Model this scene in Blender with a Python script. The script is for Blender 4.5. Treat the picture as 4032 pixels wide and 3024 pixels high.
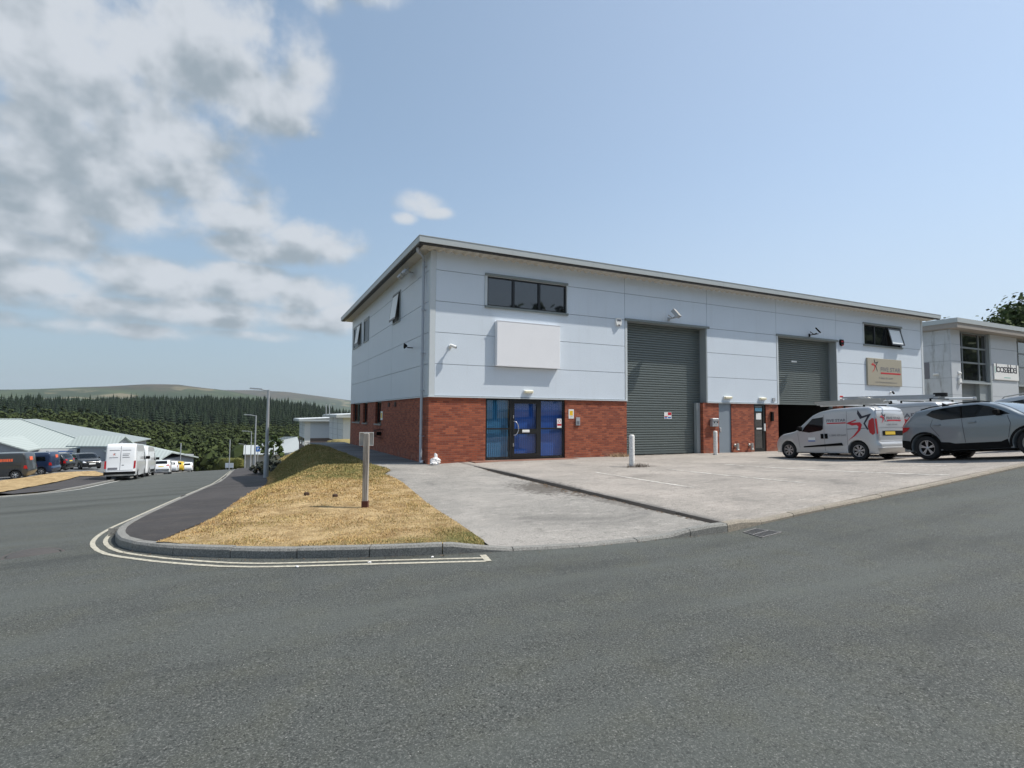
import bpy, bmesh, math, random
from mathutils import Vector, Matrix
from mathutils.geometry import delaunay_2d_cdt
PI = math.pi
rad = math.radians
random.seed(7)
scene = bpy.context.scene
for o in list(bpy.data.objects): bpy.data.objects.remove(o)
COL = scene.collection

# ------------------------------------------------------------------ camera
cam_d = bpy.data.cameras.new("camera"); cam = bpy.data.objects.new("camera", cam_d); COL.objects.link(cam)
scene.camera = cam
PITCH, ROLL, YAW = 0.0573071, 0.00699454, 0.448328
fw = Vector((math.sin(YAW)*math.cos(PITCH), math.cos(YAW)*math.cos(PITCH), math.sin(PITCH)))
r_ = Vector((math.cos(YAW), -math.sin(YAW), 0)); u_ = r_.cross(fw)
r2 = math.cos(ROLL)*r_+math.sin(ROLL)*u_; u2 = -math.sin(ROLL)*r_+math.cos(ROLL)*u_
M = Matrix((r2, u2, -fw)).transposed().to_4x4(); M.translation = (0, 0, 1.68)
cam.matrix_world = M
cam_d.sensor_width = 36; cam_d.lens = 36*2134.385/4032
cam_d.clip_start = 0.05; cam_d.clip_end = 30000
scene.render.resolution_x = 1024; scene.render.resolution_y = 768

# ------------------------------------------------------------------ world: sky and clouds
SUNV = Vector((2.05, -1.0, 3.46)).normalized()
SUN_EL = math.asin(SUNV.z); SUN_AZ = math.atan2(SUNV.x, SUNV.y)
world = bpy.data.worlds.new("World"); scene.world = world; world.use_nodes = True
nt = world.node_tree; nt.nodes.clear()
def N(t, ty, **kw):
    n = t.nodes.new(ty)
    for k, v in kw.items():
        if k in ('x',): continue
        setattr(n, k, v)
    return n
def mth(t, op, a, b=None, c=None, clamp=False):
    n = t.nodes.new('ShaderNodeMath'); n.operation = op; n.use_clamp = clamp
    for i, v in enumerate((a, b, c)):
        if v is None: continue
        if isinstance(v, (int, float)): n.inputs[i].default_value = v
        else: t.links.new(v, n.inputs[i])
    return n.outputs[0]
def maprange(t, v, a, b, c=0.0, d=1.0, smooth=True):
    n = t.nodes.new('ShaderNodeMapRange'); n.interpolation_type = 'SMOOTHSTEP' if smooth else 'LINEAR'
    t.links.new(v, n.inputs[0])
    for i, q in enumerate((a, b, c, d)): n.inputs[1+i].default_value = q
    return n.outputs[0]
def mixc(t, f, a, b, mode='MIX'):
    n = t.nodes.new('ShaderNodeMix'); n.data_type = 'RGBA'; n.blend_type = mode
    if isinstance(f, (int, float)): n.inputs[0].default_value = f
    else: t.links.new(f, n.inputs[0])
    for s, v in ((6, a), (7, b)):
        if isinstance(v, (tuple, list)): n.inputs[s].default_value = (*v[:3], 1)
        else: t.links.new(v, n.inputs[s])
    return n.outputs[2]
def noise(t, vec, scale, detail=4, rough=0.55, dist=0.0):
    n = t.nodes.new('ShaderNodeTexNoise'); n.inputs['Scale'].default_value = scale
    n.inputs['Detail'].default_value = detail; n.inputs['Roughness'].default_value = rough
    n.inputs['Distortion'].default_value = dist
    if vec is not None: t.links.new(vec, n.inputs['Vector'])
    return n.outputs['Fac']
SKY_STRENGTH = 0.150
sky = N(nt, 'ShaderNodeTexSky'); sky.sky_type = 'NISHITA'; sky.sun_disc = False
sky.sun_elevation = SUN_EL; sky.sun_rotation = SUN_AZ; sky.altitude = 150
sky.air_density = 1.0; sky.dust_density = 1.3; sky.ozone_density = 1.2
tc = N(nt, 'ShaderNodeTexCoord')
sep = N(nt, 'ShaderNodeSeparateXYZ'); nt.links.new(tc.outputs['Generated'], sep.inputs[0])
az = mth(nt, 'MULTIPLY', mth(nt, 'ARCTAN2', sep.outputs[0], sep.outputs[1]), 180/PI)
el = mth(nt, 'MULTIPLY', mth(nt, 'ARCSINE', sep.outputs[2]), 180/PI)
# cloud banks as soft patches in azimuth / elevation (degrees)
BLOBS = [(-17, 28, 15, 8, 1.0), (-5, 31, 8, 6, .95), (2.0, 31, 4.2, 4.5, .72), (3.2, 27.0, 3.0, 1.8, .5), (-17, 21, 11, 4, .95), (-9, 24, 8, 3, .9), (-4, 20.5, 6, 2.2, .85),
         (-2, 18.4, 4.5, 1.7, .85), (5.6, 16.9, 4.0, 2.0, .9), (9.4, 16.7, 1.8, .8, .55), (.5, 15.5, 5, 1.5, .6), (-19, 15.5, 7, 2.2, .85), (-12, 17.5, 8, 2.2, .75),
         (-18, 10.2, 7, 1.9, .95), (-8, 11.6, 6, 1.6, .95), (-1, 12.0, 5.5, 1.7, 1.0), (5, 11.6, 4.2, 1.7, .95), (8.5, 9.8, 3.5, 1.8, .9), (-13, 8.8, 6, 1.2, .85), (-3, 9.2, 7, 1.3, .85), (5, 9, 5, 1, .75), (-14, 7.2, 9, .9, .62), (-1, 7.4, 6, .6, .5), (-19, 12.8, 8, 1.5, .8), (3, 7.6, 4, .7, .42), (-18, 7.0, 4, .7, .42), (-9, 6.6, 3, .5, .3),
         (15.6, 21.3, 2.3, 1.1, .74), (14.2, 19.9, 1.3, .7, .62), (17.2, 20.6, 1.8, .7, .62), (5.2, 26.4, 1.1, .7, .5), (4.6, 37, 3, 1.6, .5), (10, 38, 5, 1.2, .45), (26, 15.6, 1.4, .45, .35), (31, 13.9, 1.4, .4, .32),
         (-45, 20, 14, 9, .9), (-30, 45, 12, 7, .7)]
acc = None; acc2 = None
for (a, e, ra, re, amp) in BLOBS:
    da = mth(nt, 'DIVIDE', mth(nt, 'SUBTRACT', az, a), ra); de = mth(nt, 'DIVIDE', mth(nt, 'SUBTRACT', el, e), re)
    q = mth(nt, 'ADD', mth(nt, 'MULTIPLY', da, da), mth(nt, 'MULTIPLY', de, de))
    g = mth(nt, 'MULTIPLY', mth(nt, 'POWER', 2.718, mth(nt, 'MULTIPLY', q, -0.75)), amp)
    acc = g if acc is None else mth(nt, 'MAXIMUM', acc, g)
    if a < 14:
        de2 = mth(nt, 'ADD', de, .75); q2 = mth(nt, 'ADD', mth(nt, 'MULTIPLY', da, da), mth(nt, 'MULTIPLY', de2, de2)); g2 = mth(nt, 'MULTIPLY', mth(nt, 'POWER', 2.718, mth(nt, 'MULTIPLY', q2, -0.75)), amp)
        acc2 = g2 if acc2 is None else mth(nt, 'MAXIMUM', acc2, g2)
def cloud_n(dv, da=0.0):
    c = N(nt, 'ShaderNodeCombineXYZ')
    nt.links.new(mth(nt, 'MULTIPLY', mth(nt, 'ADD', az, da), 0.06), c.inputs[0])
    # higher frequency vertically towards the horizon, where cloud layers are seen edge on
    e2 = mth(nt, 'POWER', mth(nt, 'MAXIMUM', mth(nt, 'ADD', el, dv), 0.1), .72)
    nt.links.new(mth(nt, 'MULTIPLY', e2, 0.235), c.inputs[1]); c.inputs[2].default_value = 3.7
    big = noise(nt, c.outputs[0], 2.3, 2, 0.5, 0.0)
    fine = noise(nt, c.outputs[0], 4.4, 11, 0.59, 0.12)
    mid = noise(nt, c.outputs[0], 4.0, 3, 0.5, 0.1)
    return mth(nt, 'ADD', mth(nt, 'MULTIPLY', big, .5), mth(nt, 'MULTIPLY', fine, .5)), mid
(n0, m0), (n1, m1) = cloud_n(0.0), cloud_n(1.2, .5); (n2_, m2_) = cloud_n(3.2, 1.2)
dens0 = mth(nt, 'ADD', mth(nt, 'MULTIPLY', acc, 1.12), mth(nt, 'MULTIPLY', mth(nt, 'MULTIPLY', mth(nt, 'SUBTRACT', n0, .435), 2.9), maprange(nt, acc, .05, .5, .25, 1)))
alpha = maprange(nt, dens0, .28, 1.02)
# light comes from above right: compare with the density a little higher up, near and far
s1 = mth(nt, 'MULTIPLY', mth(nt, 'SUBTRACT', n0, n1), 2.6); s2 = mth(nt, 'MULTIPLY', mth(nt, 'SUBTRACT', m0, m2_), 3.0)
lit = mth(nt, 'ADD', mth(nt, 'ADD', s1, s2), mth(nt, 'MULTIPLY', maprange(nt, dens0, .7, 1.5), -.55))
lit = mth(nt, 'ADD', lit, mth(nt, 'MULTIPLY', mth(nt, 'SUBTRACT', acc, acc2), 1.5)); lit = maprange(nt, lit, -1.15, 0.50, 0, 1)
CLD_HI = (0.66, 0.70, 0.75); CLD_LO = (0.335, 0.395, 0.445)
ccol = mixc(nt, lit, CLD_LO, CLD_HI)
bg1 = N(nt, 'ShaderNodeBackground'); bg1.inputs[1].default_value = SKY_STRENGTH
hazy = mixc(nt, maprange(nt, az, -10, 60), (2.3, 2.95, 3.6), (3.8, 4.4, 5.3))
skyc = mixc(nt, maprange(nt, el, 0, 26, .84, .40), mixc(nt, 1.0, sky.outputs[0], (1.25, 1.33, 1.27), 'MULTIPLY'), hazy)
nt.links.new(skyc, bg1.inputs[0])
bg2 = N(nt, 'ShaderNodeBackground'); bg2.inputs[1].default_value = 1.0; nt.links.new(ccol, bg2.inputs[0])
ms = N(nt, 'ShaderNodeMixShader'); nt.links.new(mth(nt, 'MULTIPLY', alpha, .93), ms.inputs[0])
nt.links.new(bg1.outputs[0], ms.inputs[1]); nt.links.new(bg2.outputs[0], ms.inputs[2])
wo = N(nt, 'ShaderNodeOutputWorld'); nt.links.new(ms.outputs[0], wo.inputs[0])

# ------------------------------------------------------------------ sun
sd = bpy.data.lights.new("sun", 'SUN'); sd.energy = 5.0; sd.angle = rad(0.53); sd.color = (1.0, 0.95, 0.87)
sun = bpy.data.objects.new("sun", sd); COL.objects.link(sun); sun.location = (20, -20, 40)
sun.rotation_euler = (-SUNV).to_track_quat('-Z', 'Y').to_euler()
scene.view_settings.view_transform = 'Standard'; scene.view_settings.look = 'None'
scene.view_settings.gamma = 1.0; scene.view_settings.use_curve_mapping = False
scene.view_settings.exposure = 0.0
scene.render.engine = 'CYCLES'
scene.cycles.max_bounces = 6; scene.cycles.transparent_max_bounces = 12; scene.cycles.volume_bounces = 0

# ------------------------------------------------------------------ tagging and linking
def tag(o, label=None, cat=None, group=None, kind=None):
    if label: o['label'] = label
    if cat: o['category'] = cat
    if group: o['group'] = group
    if kind: o['kind'] = kind
    return o
def empty(name, loc, rz=0, label=None, cat=None, group=None, ry=0):
    o = bpy.data.objects.new(name, None); COL.objects.link(o); o.empty_display_size = .3
    o.rotation_mode = 'XYZ'; o.location = loc
    o.rotation_euler = (Matrix.Rotation(rz, 3, 'Z') @ Matrix.Rotation(ry, 3, 'Y')).to_euler('XYZ')
    return tag(o, label, cat, group)
def link(name, me, mat=None, parent=None):
    o = bpy.data.objects.new(name, me); COL.objects.link(o)
    if mat is not None and not me.materials:
        for m in (mat if isinstance(mat, (list, tuple)) else [mat]): me.materials.append(m)
    if parent: o.parent = parent
    return o
def copy_tree(o, parent=None):
    c = o.copy(); COL.objects.link(c); c.parent = parent
    for ch in [q for q in ALLCH.get(o.name, [])]: copy_tree(ch, c)
    return c
ALLCH = {}
def refresh_children():
    ALLCH.clear()
    for o in bpy.data.objects:
        if o.parent: ALLCH.setdefault(o.parent.name, []).append(o)

class MB:
    def __init__(s): s.v = []; s.f = []; s.mi = []; s.sm = []
    def add(s, vs, fs, mi=0, smooth=False):
        s.g = getattr(s, 'g', []); s.g.append((len(s.v), len(s.f), len(fs), len(vs))); b = len(s.v); s.v += [tuple(v) for v in vs]
        for f in fs: s.f.append([b+i for i in f]); s.mi.append(mi); s.sm.append(smooth)
        return s
    def box(s, x0, x1, y0, y1, z0, z1, mi=0, ch=0.0):
        if ch <= 0:
            vs = [(x, y, z) for z in (z0, z1) for y in (y0, y1) for x in (x0, x1)]
            fs = [(0, 2, 3, 1), (4, 5, 7, 6), (0, 1, 5, 4), (2, 6, 7, 3), (0, 4, 6, 2), (1, 3, 7, 5)]
            return s.add(vs, fs, mi)
        # chamfered: octagonal in plan with small top and bottom chamfer
        c = ch; vs = []
        for z, i in ((z0, c), (z0+c, 0), (z1-c, 0), (z1, c)):
            a = c+i
            vs += [(x0+a, y0+i, z), (x1-a, y0+i, z), (x1-i, y0+a, z), (x1-i, y1-a, z), (x1-a, y1-i, z), (x0+a, y1-i, z), (x0+i, y1-a, z), (x0+i, y0+a, z)]
        fs = [tuple(range(7, -1, -1)), tuple(range(24, 32))]
        for k in range(3):
            for j in range(8):
                fs.append((k*8+j, k*8+(j+1) % 8, (k+1)*8+(j+1) % 8, (k+1)*8+j))
        return s.add(vs, fs, mi)
    def tube(s, pts, r, n=10, mi=0, caps=True, smooth=True, r1=None):
        pts = [Vector(p) for p in pts]; vs = []; m = len(pts)
        up = Vector((0, 0, 1))
        for i, p in enumerate(pts):
            t = (pts[min(i+1, m-1)]-pts[max(i-1, 0)]).normalized()
            a = t.cross(up)
            if a.length < 1e-3: a = t.cross(Vector((0, 1, 0)))
            a.normalize(); b = t.cross(a)
            rr = r if r1 is None else r+(r1-r)*i/(m-1)
            for k in range(n):
                q = 2*PI*k/n; vs.append(p+a*math.cos(q)*rr+b*math.sin(q)*rr)
        fs = []
        for i in range(m-1):
            for k in range(n):
                fs.append((i*n+k, i*n+(k+1) % n, (i+1)*n+(k+1) % n, (i+1)*n+k))
        s.add(vs, fs, mi, smooth)
        if caps: s.add(vs[:n], [tuple(range(n-1, -1, -1))], mi); s.add(vs[-n:], [tuple(range(n))], mi)
        return s
    def lathe(s, prof, c=(0, 0, 0), axis='Z', n=24, mi=0, smooth=True):
        vs = []
        for (r, h) in prof:
            for k in range(n):
                q = 2*PI*k/n; a, b = r*math.cos(q), r*math.sin(q)
                if axis == 'Z': p = (a, b, h)
                elif axis == 'Y': p = (a, h, b)
                else: p = (h, a, b)
                vs.append((p[0]+c[0], p[1]+c[1], p[2]+c[2]))
        fs = []
        for i in range(len(prof)-1):
            for k in range(n):
                f = (i*n+k, i*n+(k+1) % n, (i+1)*n+(k+1) % n, (i+1)*n+k)
                fs.append(f)
        return s.add(vs, fs, mi, smooth)
    def poly(s, pts, mi=0): return s.add(pts, [tuple(range(len(pts)))], mi)
    def prism(s, pts, d, mi=0):           # closed outline pts (3D) pushed along vector d
        n = len(pts); d = Vector(d); vs = [Vector(p) for p in pts]+[Vector(p)+d for p in pts]
        fs = [tuple(range(n)), tuple(range(2*n-1, n-1, -1))]+[(i, i+n, (i+1) % n+n, (i+1) % n) for i in range(n)]
        return s.add(vs, fs, mi)
    def mesh(s, name):
        me = bpy.data.meshes.new(name); me.from_pydata(s.v, [], s.f)
        me.polygons.foreach_set('material_index', s.mi); me.polygons.foreach_set('use_smooth', s.sm)
        me.update(); return me
    def build(s, name, mat, parent=None, fix=True):
        me = s.mesh(name)
        if fix:
            bm = bmesh.new(); bm.from_mesh(me); bmesh.ops.recalc_face_normals(bm, faces=bm.faces); bm.to_mesh(me); bm.free()
        return link(name, me, mat, parent)

# ------------------------------------------------------------------ materials
MATS = {}
def new_mat(name):
    m = bpy.data.materials.new(name); m.use_nodes = True; t = m.node_tree; t.nodes.clear()
    out = t.nodes.new('ShaderNodeOutputMaterial'); b = t.nodes.new('ShaderNodeBsdfPrincipled')
    t.links.new(b.outputs[0], out.inputs[0]); MATS[name] = m
    return m, t, b
def objco(t): return t.nodes.new('ShaderNodeTexCoord').outputs['Object']
def geopos(t): return t.nodes.new('ShaderNodeNewGeometry').outputs['Position']
def bump(t, b, h, strength=.3, dist=.01):
    n = t.nodes.new('ShaderNodeBump'); n.inputs['Strength'].default_value = strength; n.inputs['Distance'].default_value = dist
    t.links.new(h, n.inputs['Height']); t.links.new(n.outputs[0], b.inputs['Normal'])
def paint(name, c, rough=.5, metal=0.0, var=.08, scale=3.0, spec=.5, coat=0.0, fine=0.0, bmp=0.0, bscale=60):
    m, t, b = new_mat(name); p = objco(t)
    n = noise(t, p, scale, 5, .6)
    lo = tuple(max(0, v*(1-var)) for v in c); hi = tuple(min(1, v*(1+var)) for v in c)
    col = mixc(t, n, lo, hi)
    if fine > 0:
        f = noise(t, p, bscale, 2, .6); col = mixc(t, maprange(t, f, .35, .65), mixc(t, fine, col, (0, 0, 0)), col)
    t.links.new(col, b.inputs['Base Color'])
    b.inputs['Roughness'].default_value = rough; b.inputs['Metallic'].default_value = metal
    b.inputs['Specular IOR Level'].default_value = spec; b.inputs['Coat Weight'].default_value = coat; b.inputs['Coat Roughness'].default_value = .05
    if bmp > 0: bump(t, b, noise(t, p, bscale, 3, .6), bmp, .004)
    return m
def glass_dark(name, c=(.012, .014, .016), rough=.03):
    m, t, b = new_mat(name); b.inputs['Base Color'].default_value = (*c, 1); b.inputs['Roughness'].default_value = rough
    b.inputs['Specular IOR Level'].default_value = .8; b.inputs['Coat Weight'].default_value = .6; b.inputs['Coat Roughness'].default_value = .02
    p = objco(t); bump(t, b, noise(t, p, 1.3, 1, .4), .06, .02)
    return m
def glass_clear(name, tint=(.8, .88, .95)):
    m = bpy.data.materials.new(name); m.use_nodes = True; t = m.node_tree; t.nodes.clear()
    out = t.nodes.new('ShaderNodeOutputMaterial'); tr = t.nodes.new('ShaderNodeBsdfTransparent'); tr.inputs[0].default_value = (*tint, 1)
    gl = t.nodes.new('ShaderNodeBsdfGlossy'); gl.inputs['Roughness'].default_value = .02
    fr = t.nodes.new('ShaderNodeLayerWeight'); fr.inputs[0].default_value = .5
    mx = t.nodes.new('ShaderNodeMixShader')
    t.links.new(mth(t, 'ADD', mth(t, 'MULTIPLY', mth(t, 'POWER', fr.outputs['Facing'], 4.0), .85), .07, clamp=True), mx.inputs[0]); t.links.new(tr.outputs[0], mx.inputs[1]); t.links.new(gl.outputs[0], mx.inputs[2])
    t.links.new(mx.outputs[0], out.inputs[0]); MATS[name] = m
    return m
def clad_mat(name, c, axis='X'):
    m, t, b = new_mat(name); p = objco(t)
    n = noise(t, p, .9, 4, .6); n2 = noise(t, p, 26, 3, .7)
    mp = t.nodes.new('ShaderNodeMapping'); mp.inputs['Scale'].default_value = (5, 5, .25); t.links.new(p, mp.inputs['Vector'])
    st = noise(t, mp.outputs[0], 1.0, 4, .6)
    col = mixc(t, n, tuple(v*.95 for v in c), tuple(min(1, v*1.04) for v in c))
    col = mixc(t, mth(t, 'MULTIPLY', maprange(t, n2, .45, .62), .10), col, tuple(v*.6 for v in c))
    col = mixc(t, mth(t, 'MULTIPLY', maprange(t, st, .55, .78), .08), col, (.36, .36, .34))
    t.links.new(col, b.inputs['Base Color']); b.inputs['Roughness'].default_value = .42; b.inputs['Metallic'].default_value = 0.0
    b.inputs['Specular IOR Level'].default_value = .5
    bump(t, b, noise(t, p, 34, 3, .6), .18, .004)
    return m
def brick_mat(name, axis):
    m, t, b = new_mat(name); p = objco(t)
    s = t.nodes.new('ShaderNodeSeparateXYZ'); t.links.new(p, s.inputs[0]); c = t.nodes.new('ShaderNodeCombineXYZ')
    t.links.new(s.outputs[0 if axis == 'X' else 1], c.inputs[0]); t.links.new(s.outputs[2], c.inputs[1])
    br = t.nodes.new('ShaderNodeTexBrick'); t.links.new(c.outputs[0], br.inputs['Vector'])
    br.inputs['Scale'].default_value = 1.0; br.inputs['Brick Width'].default_value = .225; br.inputs['Row Height'].default_value = .075
    br.inputs['Mortar Size'].default_value = .008; br.inputs['Mortar Smooth'].default_value = .2; br.inputs['Bias'].default_value = -.1
    br.inputs['Color1'].default_value = (.21, .042, .021, 1); br.inputs['Color2'].default_value = (.44, .115, .050, 1); br.inputs['Mortar'].default_value = (.20, .095, .065, 1)
    n = noise(t, p, 1.1, 5, .6); nf = noise(t, c.outputs[0], 38, 4, .7)
    col = mixc(t, n, mixc(t, .22, br.outputs[0], (.10, .03, .02)), br.outputs[0])
    col = mixc(t, mth(t, 'MULTIPLY', maprange(t, nf, .5, .75), .3), col, (.5, .26, .16))
    # pale efflorescence and splash stains low on the wall
    low = mth(t, 'MULTIPLY', maprange(t, s.outputs[2], .45, -.15), maprange(t, noise(t, p, 2.3, 5, .7), .46, .66))
    col = mixc(t, mth(t, 'MULTIPLY', low, .5), col, (.33, .20, .14))
    t.links.new(col, b.inputs['Base Color']); b.inputs['Roughness'].default_value = .85
    hh = mth(t, 'ADD', mth(t, 'MULTIPLY', br.outputs['Fac'], -1.0), mth(t, 'MULTIPLY', nf, .35)); bump(t, b, hh, .6, .008)
    return m
def asphalt(name, base, fleck, flk=.5, tint=(.09, .085, .07), patch=.14, sc=1.0):
    m, t, b = new_mat(name); p = geopos(t)
    n = noise(t, p, .35, 5, .6); n2 = noise(t, p, 42*sc, 4, .8); n3 = noise(t, p, 75*sc, 3, .8); n4 = noise(t, p, 2.2, 4, .6)
    col = mixc(t, maprange(t, n, .3, .7), tuple(v*(1-patch) for v in base), tuple(v*(1+patch) for v in base))
    col = mixc(t, maprange(t, n4, .40, .75), col, tint)
    col = mixc(t, maprange(t, n2, .50, .34), col, tuple(v*.22 for v in base))
    col = mixc(t, mth(t, 'MULTIPLY', maprange(t, n3, .50, .66), flk), col, fleck)
    v = t.nodes.new('ShaderNodeTexVoronoi'); v.inputs['Scale'].default_value = 11; t.links.new(p, v.inputs['Vector'])
    col = mixc(t, mth(t, 'MULTIPLY', maprange(t, v.outputs['Distance'], .055, .035), .7), col, (.55, .53, .5))
    # worn lanes that follow the main road, tar stains
    mp = t.nodes.new('ShaderNodeMapping'); mp.inputs['Scale'].default_value = (.12, .75, 1); mp.inputs['Rotation'].default_value = (0, 0, .10); t.links.new(p, mp.inputs['Vector'])
    ln = noise(t, mp.outputs[0], 1.0, 4, .6, .3); col = mixc(t, mth(t, 'MULTIPLY', maprange(t, ln, .45, .66), .55), col, tuple(v*1.6 for v in base))
    col = mixc(t, mth(t, 'MULTIPLY', maprange(t, ln, .47, .32), .5), col, tuple(v*.55 for v in base))
    sp = noise(t, p, 1.1, 5, .75, .6); col = mixc(t, mth(t, 'MULTIPLY', maprange(t, sp, .70, .76), .5), col, tuple(v*.45 for v in base))
    t.links.new(col, b.inputs['Base Color']); b.inputs['Roughness'].default_value = .82; b.inputs['Specular IOR Level'].default_value = .35
    bump(t, b, mth(t, 'ADD', n2, mth(t, 'MULTIPLY', n3, .5)), .75, .012)
    return m
M_ROAD = asphalt('road_asphalt', (.062, .068, .063), (.34, .34, .32), .45, tint=(.070, .074, .060))
M_ROAD2 = asphalt('side_road_asphalt', (.150, .150, .140), (.26, .26, .26), .35, tint=(.10, .10, .09))
M_FOOT = asphalt('footway_asphalt', (.046, .042, .042), (.14, .14, .14), .35, tint=(.075, .065, .06))
M_PATH = asphalt('path_tarmac', (.115, .12, .125), (.28, .28, .28), .4, tint=(.13, .13, .12))
def concrete_tar(name, base, pale, dark, pk=.5):
    m, t, b = new_mat(name); p = geopos(t)
    mp = t.nodes.new('ShaderNodeMapping'); mp.inputs['Scale'].default_value = (.7, 2.2, 1); mp.inputs['Rotation'].default_value = (0, 0, .25); t.links.new(p, mp.inputs['Vector'])
    n = noise(t, mp.outputs[0], .8, 7, .68); nb = noise(t, p, .45, 4, .6, .6); nf = noise(t, p, 48, 4, .8); ns = noise(t, mp.outputs[0], 3.2, 8, .75, .4)
    col = mixc(t, maprange(t, n, .35, .65), base, tuple(v*1.12 for v in base))
    col = mixc(t, mth(t, 'MULTIPLY', maprange(t, nb, .46, .62), pk), col, pale)
    col = mixc(t, mth(t, 'MULTIPLY', maprange(t, ns, .50, .70), .6), col, tuple(v*1.18 for v in pale))
    col = mixc(t, mth(t, 'MULTIPLY', maprange(t, nb, .42, .28), .7), col, dark)
    nm = noise(t, p, 7, 6, .8)
    col = mixc(t, mth(t, 'MULTIPLY', maprange(t, nm, .47, .34), .6), col, tuple(v*.55 for v in base))
    col = mixc(t, mth(t, 'MULTIPLY', maprange(t, nm, .56, .70), .5), col, (.48, .44, .39))
    col = mixc(t, mth(t, 'MULTIPLY', maprange(t, nf, .5, .34), .9), col, tuple(v*.30 for v in base))
    col = mixc(t, mth(t, 'MULTIPLY', maprange(t, nf, .58, .75), .5), col, (.55, .51, .46))
    for (sx, sy, rx, ry, k) in ((6.35, 11.4, .75, 1.5, .75), (6.6, 9.2, .30, 1.4, .45), (11.6, 14.3, .9, .35, .35), (9.5, 12.0, 1.4, .5, .22)):   # oily and muddy stains
        vm = t.nodes.new('ShaderNodeMapping'); vm.vector_type = 'TEXTURE'; vm.inputs['Location'].default_value = (sx, sy, 0); vm.inputs['Scale'].default_value = (rx, ry, 50); t.links.new(p, vm.inputs['Vector'])
        ln_ = t.nodes.new('ShaderNodeVectorMath'); ln_.operation = 'LENGTH'; t.links.new(vm.outputs[0], ln_.inputs[0])
        col = mixc(t, mth(t, 'MULTIPLY', maprange(t, mth(t, 'ADD', ln_.outputs['Value'], mth(t, 'MULTIPLY', mth(t, 'SUBTRACT', nm, .5), 3.4)), 1.05, .45), k), col, (.075, .065, .055))
    t.links.new(col, b.inputs['Base Color']); b.inputs['Roughness'].default_value = .88; b.inputs['Specular IOR Level'].default_value = .3
    bump(t, b, nf, .7, .012)
    return m
M_FORE = concrete_tar('forecourt_worn', (.30, .275, .248), (.44, .395, .355), (.17, .16, .148))
M_FORE2 = concrete_tar('entrance_drive_worn', (.265, .252, .232), (.39, .365, .335), (.16, .155, .145), .6)
M_KERB = paint('kerb_concrete', (.27, .265, .245), .85, var=.22, scale=5, fine=.45, bmp=.3, bscale=60)
M_KERB_TAN = paint('kerb_concrete_tan', (.33, .29, .235), .85, var=.2, scale=4, fine=.45, bmp=.3, bscale=60)
M_LINE = paint('line_paint', (.52, .485, .39), .7, var=.15, scale=9, fine=.35, bscale=26)
M_LINEW = paint('line_paint_pale', (.66, .65, .60), .7, var=.15, scale=9, fine=.3, bscale=30)
def faded_line():
    m, t, b = new_mat('worn_line_paint'); p = geopos(t)
    n = noise(t, p, 9, 6, .8); n2 = noise(t, p, 1.4, 3, .6)
    col = mixc(t, maprange(t, mth(t, 'ADD', n, mth(t, 'MULTIPLY', n2, .5)), .64, .86), (.32, .29, .262), (.72, .69, .64))
    t.links.new(col, b.inputs['Base Color']); b.inputs['Roughness'].default_value = .8
    return m
M_WORN = faded_line()
def grass_ground(name='grass_ground'):
    m, t, b = new_mat(name); p = geopos(t)
    n = noise(t, p, .55, 5, .65); n2 = noise(t, p, 2.4, 6, .7); n3 = noise(t, p, 26, 5, .8)
    g = t.nodes.new('ShaderNodeAttribute'); g.attribute_name = 'green'
    gr = mth(t, 'ADD', mth(t, 'ADD', g.outputs['Fac'], mth(t, 'MULTIPLY', mth(t, 'SUBTRACT', n, .5), .9)), mth(t, 'MULTIPLY', mth(t, 'SUBTRACT', n2, .5), .8))
    col = mixc(t, maprange(t, n2, .35, .65), (.29, .20, .10), (.54, .40, .22))
    col = mixc(t, maprange(t, gr, .30, .80), col, (.125, .125, .045))
    col = mixc(t, mth(t, 'MULTIPLY', maprange(t, n3, .52, .34), .6), col, (.07, .05, .02))
    t.links.new(col, b.inputs['Base Color']); b.inputs['Roughness'].default_value = .95; b.inputs['Specular IOR Level'].default_value = .1
    bump(t, b, n3, .9, .03)
    return m
M_GRASSG = grass_ground()
def blade_mat(name, c1, c2, c3=None):
    m, t, b = new_mat(name); p = geopos(t)
    g = t.nodes.new('ShaderNodeAttribute'); g.attribute_name = 'green'
    n = noise(t, p, 30, 2, .6)
    col = mixc(t, maprange(t, n, .35, .65), c1, tuple(v*.7 for v in c1)); col2 = mixc(t, n, c2, tuple(v*1.5 for v in c2))
    nb = noise(t, p, 1.6, 4, .7); col = mixc(t, mth(t, 'MULTIPLY', maprange(t, nb, .46, .64), .75), col, (.34, .20, .085)); nc = noise(t, p, .8, 3, .6); col = mixc(t, mth(t, 'MULTIPLY', maprange(t, nc, .52, .66), .5), col, (.30, .27, .09))
    col = mixc(t, g.outputs['Fac'], col, col2)
    t.links.new(col, b.inputs['Base Color']); b.inputs['Roughness'].default_value = .9; b.inputs['Specular IOR Level'].default_value = .15
    return m
M_BLADE = blade_mat('grass_blades', (.60, .42, .19), (.15, .15, .055))
def foliage(name, c1, c2, scale=.35, objrand=.3):
    m, t, b = new_mat(name); p = geopos(t); n = noise(t, p, scale, 4, .6); n2 = noise(t, p, scale*6, 2, .6)
    oi = t.nodes.new('ShaderNodeObjectInfo')
    col = mixc(t, maprange(t, n, .3, .7), c1, c2)
    col = mixc(t, mth(t, 'MULTIPLY', oi.outputs['Random'], objrand), col, tuple(v*1.5 for v in c2))
    col = mixc(t, mth(t, 'MULTIPLY', maprange(t, n2, .4, .7), .35), col, tuple(v*.5 for v in c1))
    t.links.new(col, b.inputs['Base Color']); b.inputs['Roughness'].default_value = .8; b.inputs['Specular IOR Level'].default_value = .2
    return m
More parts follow.
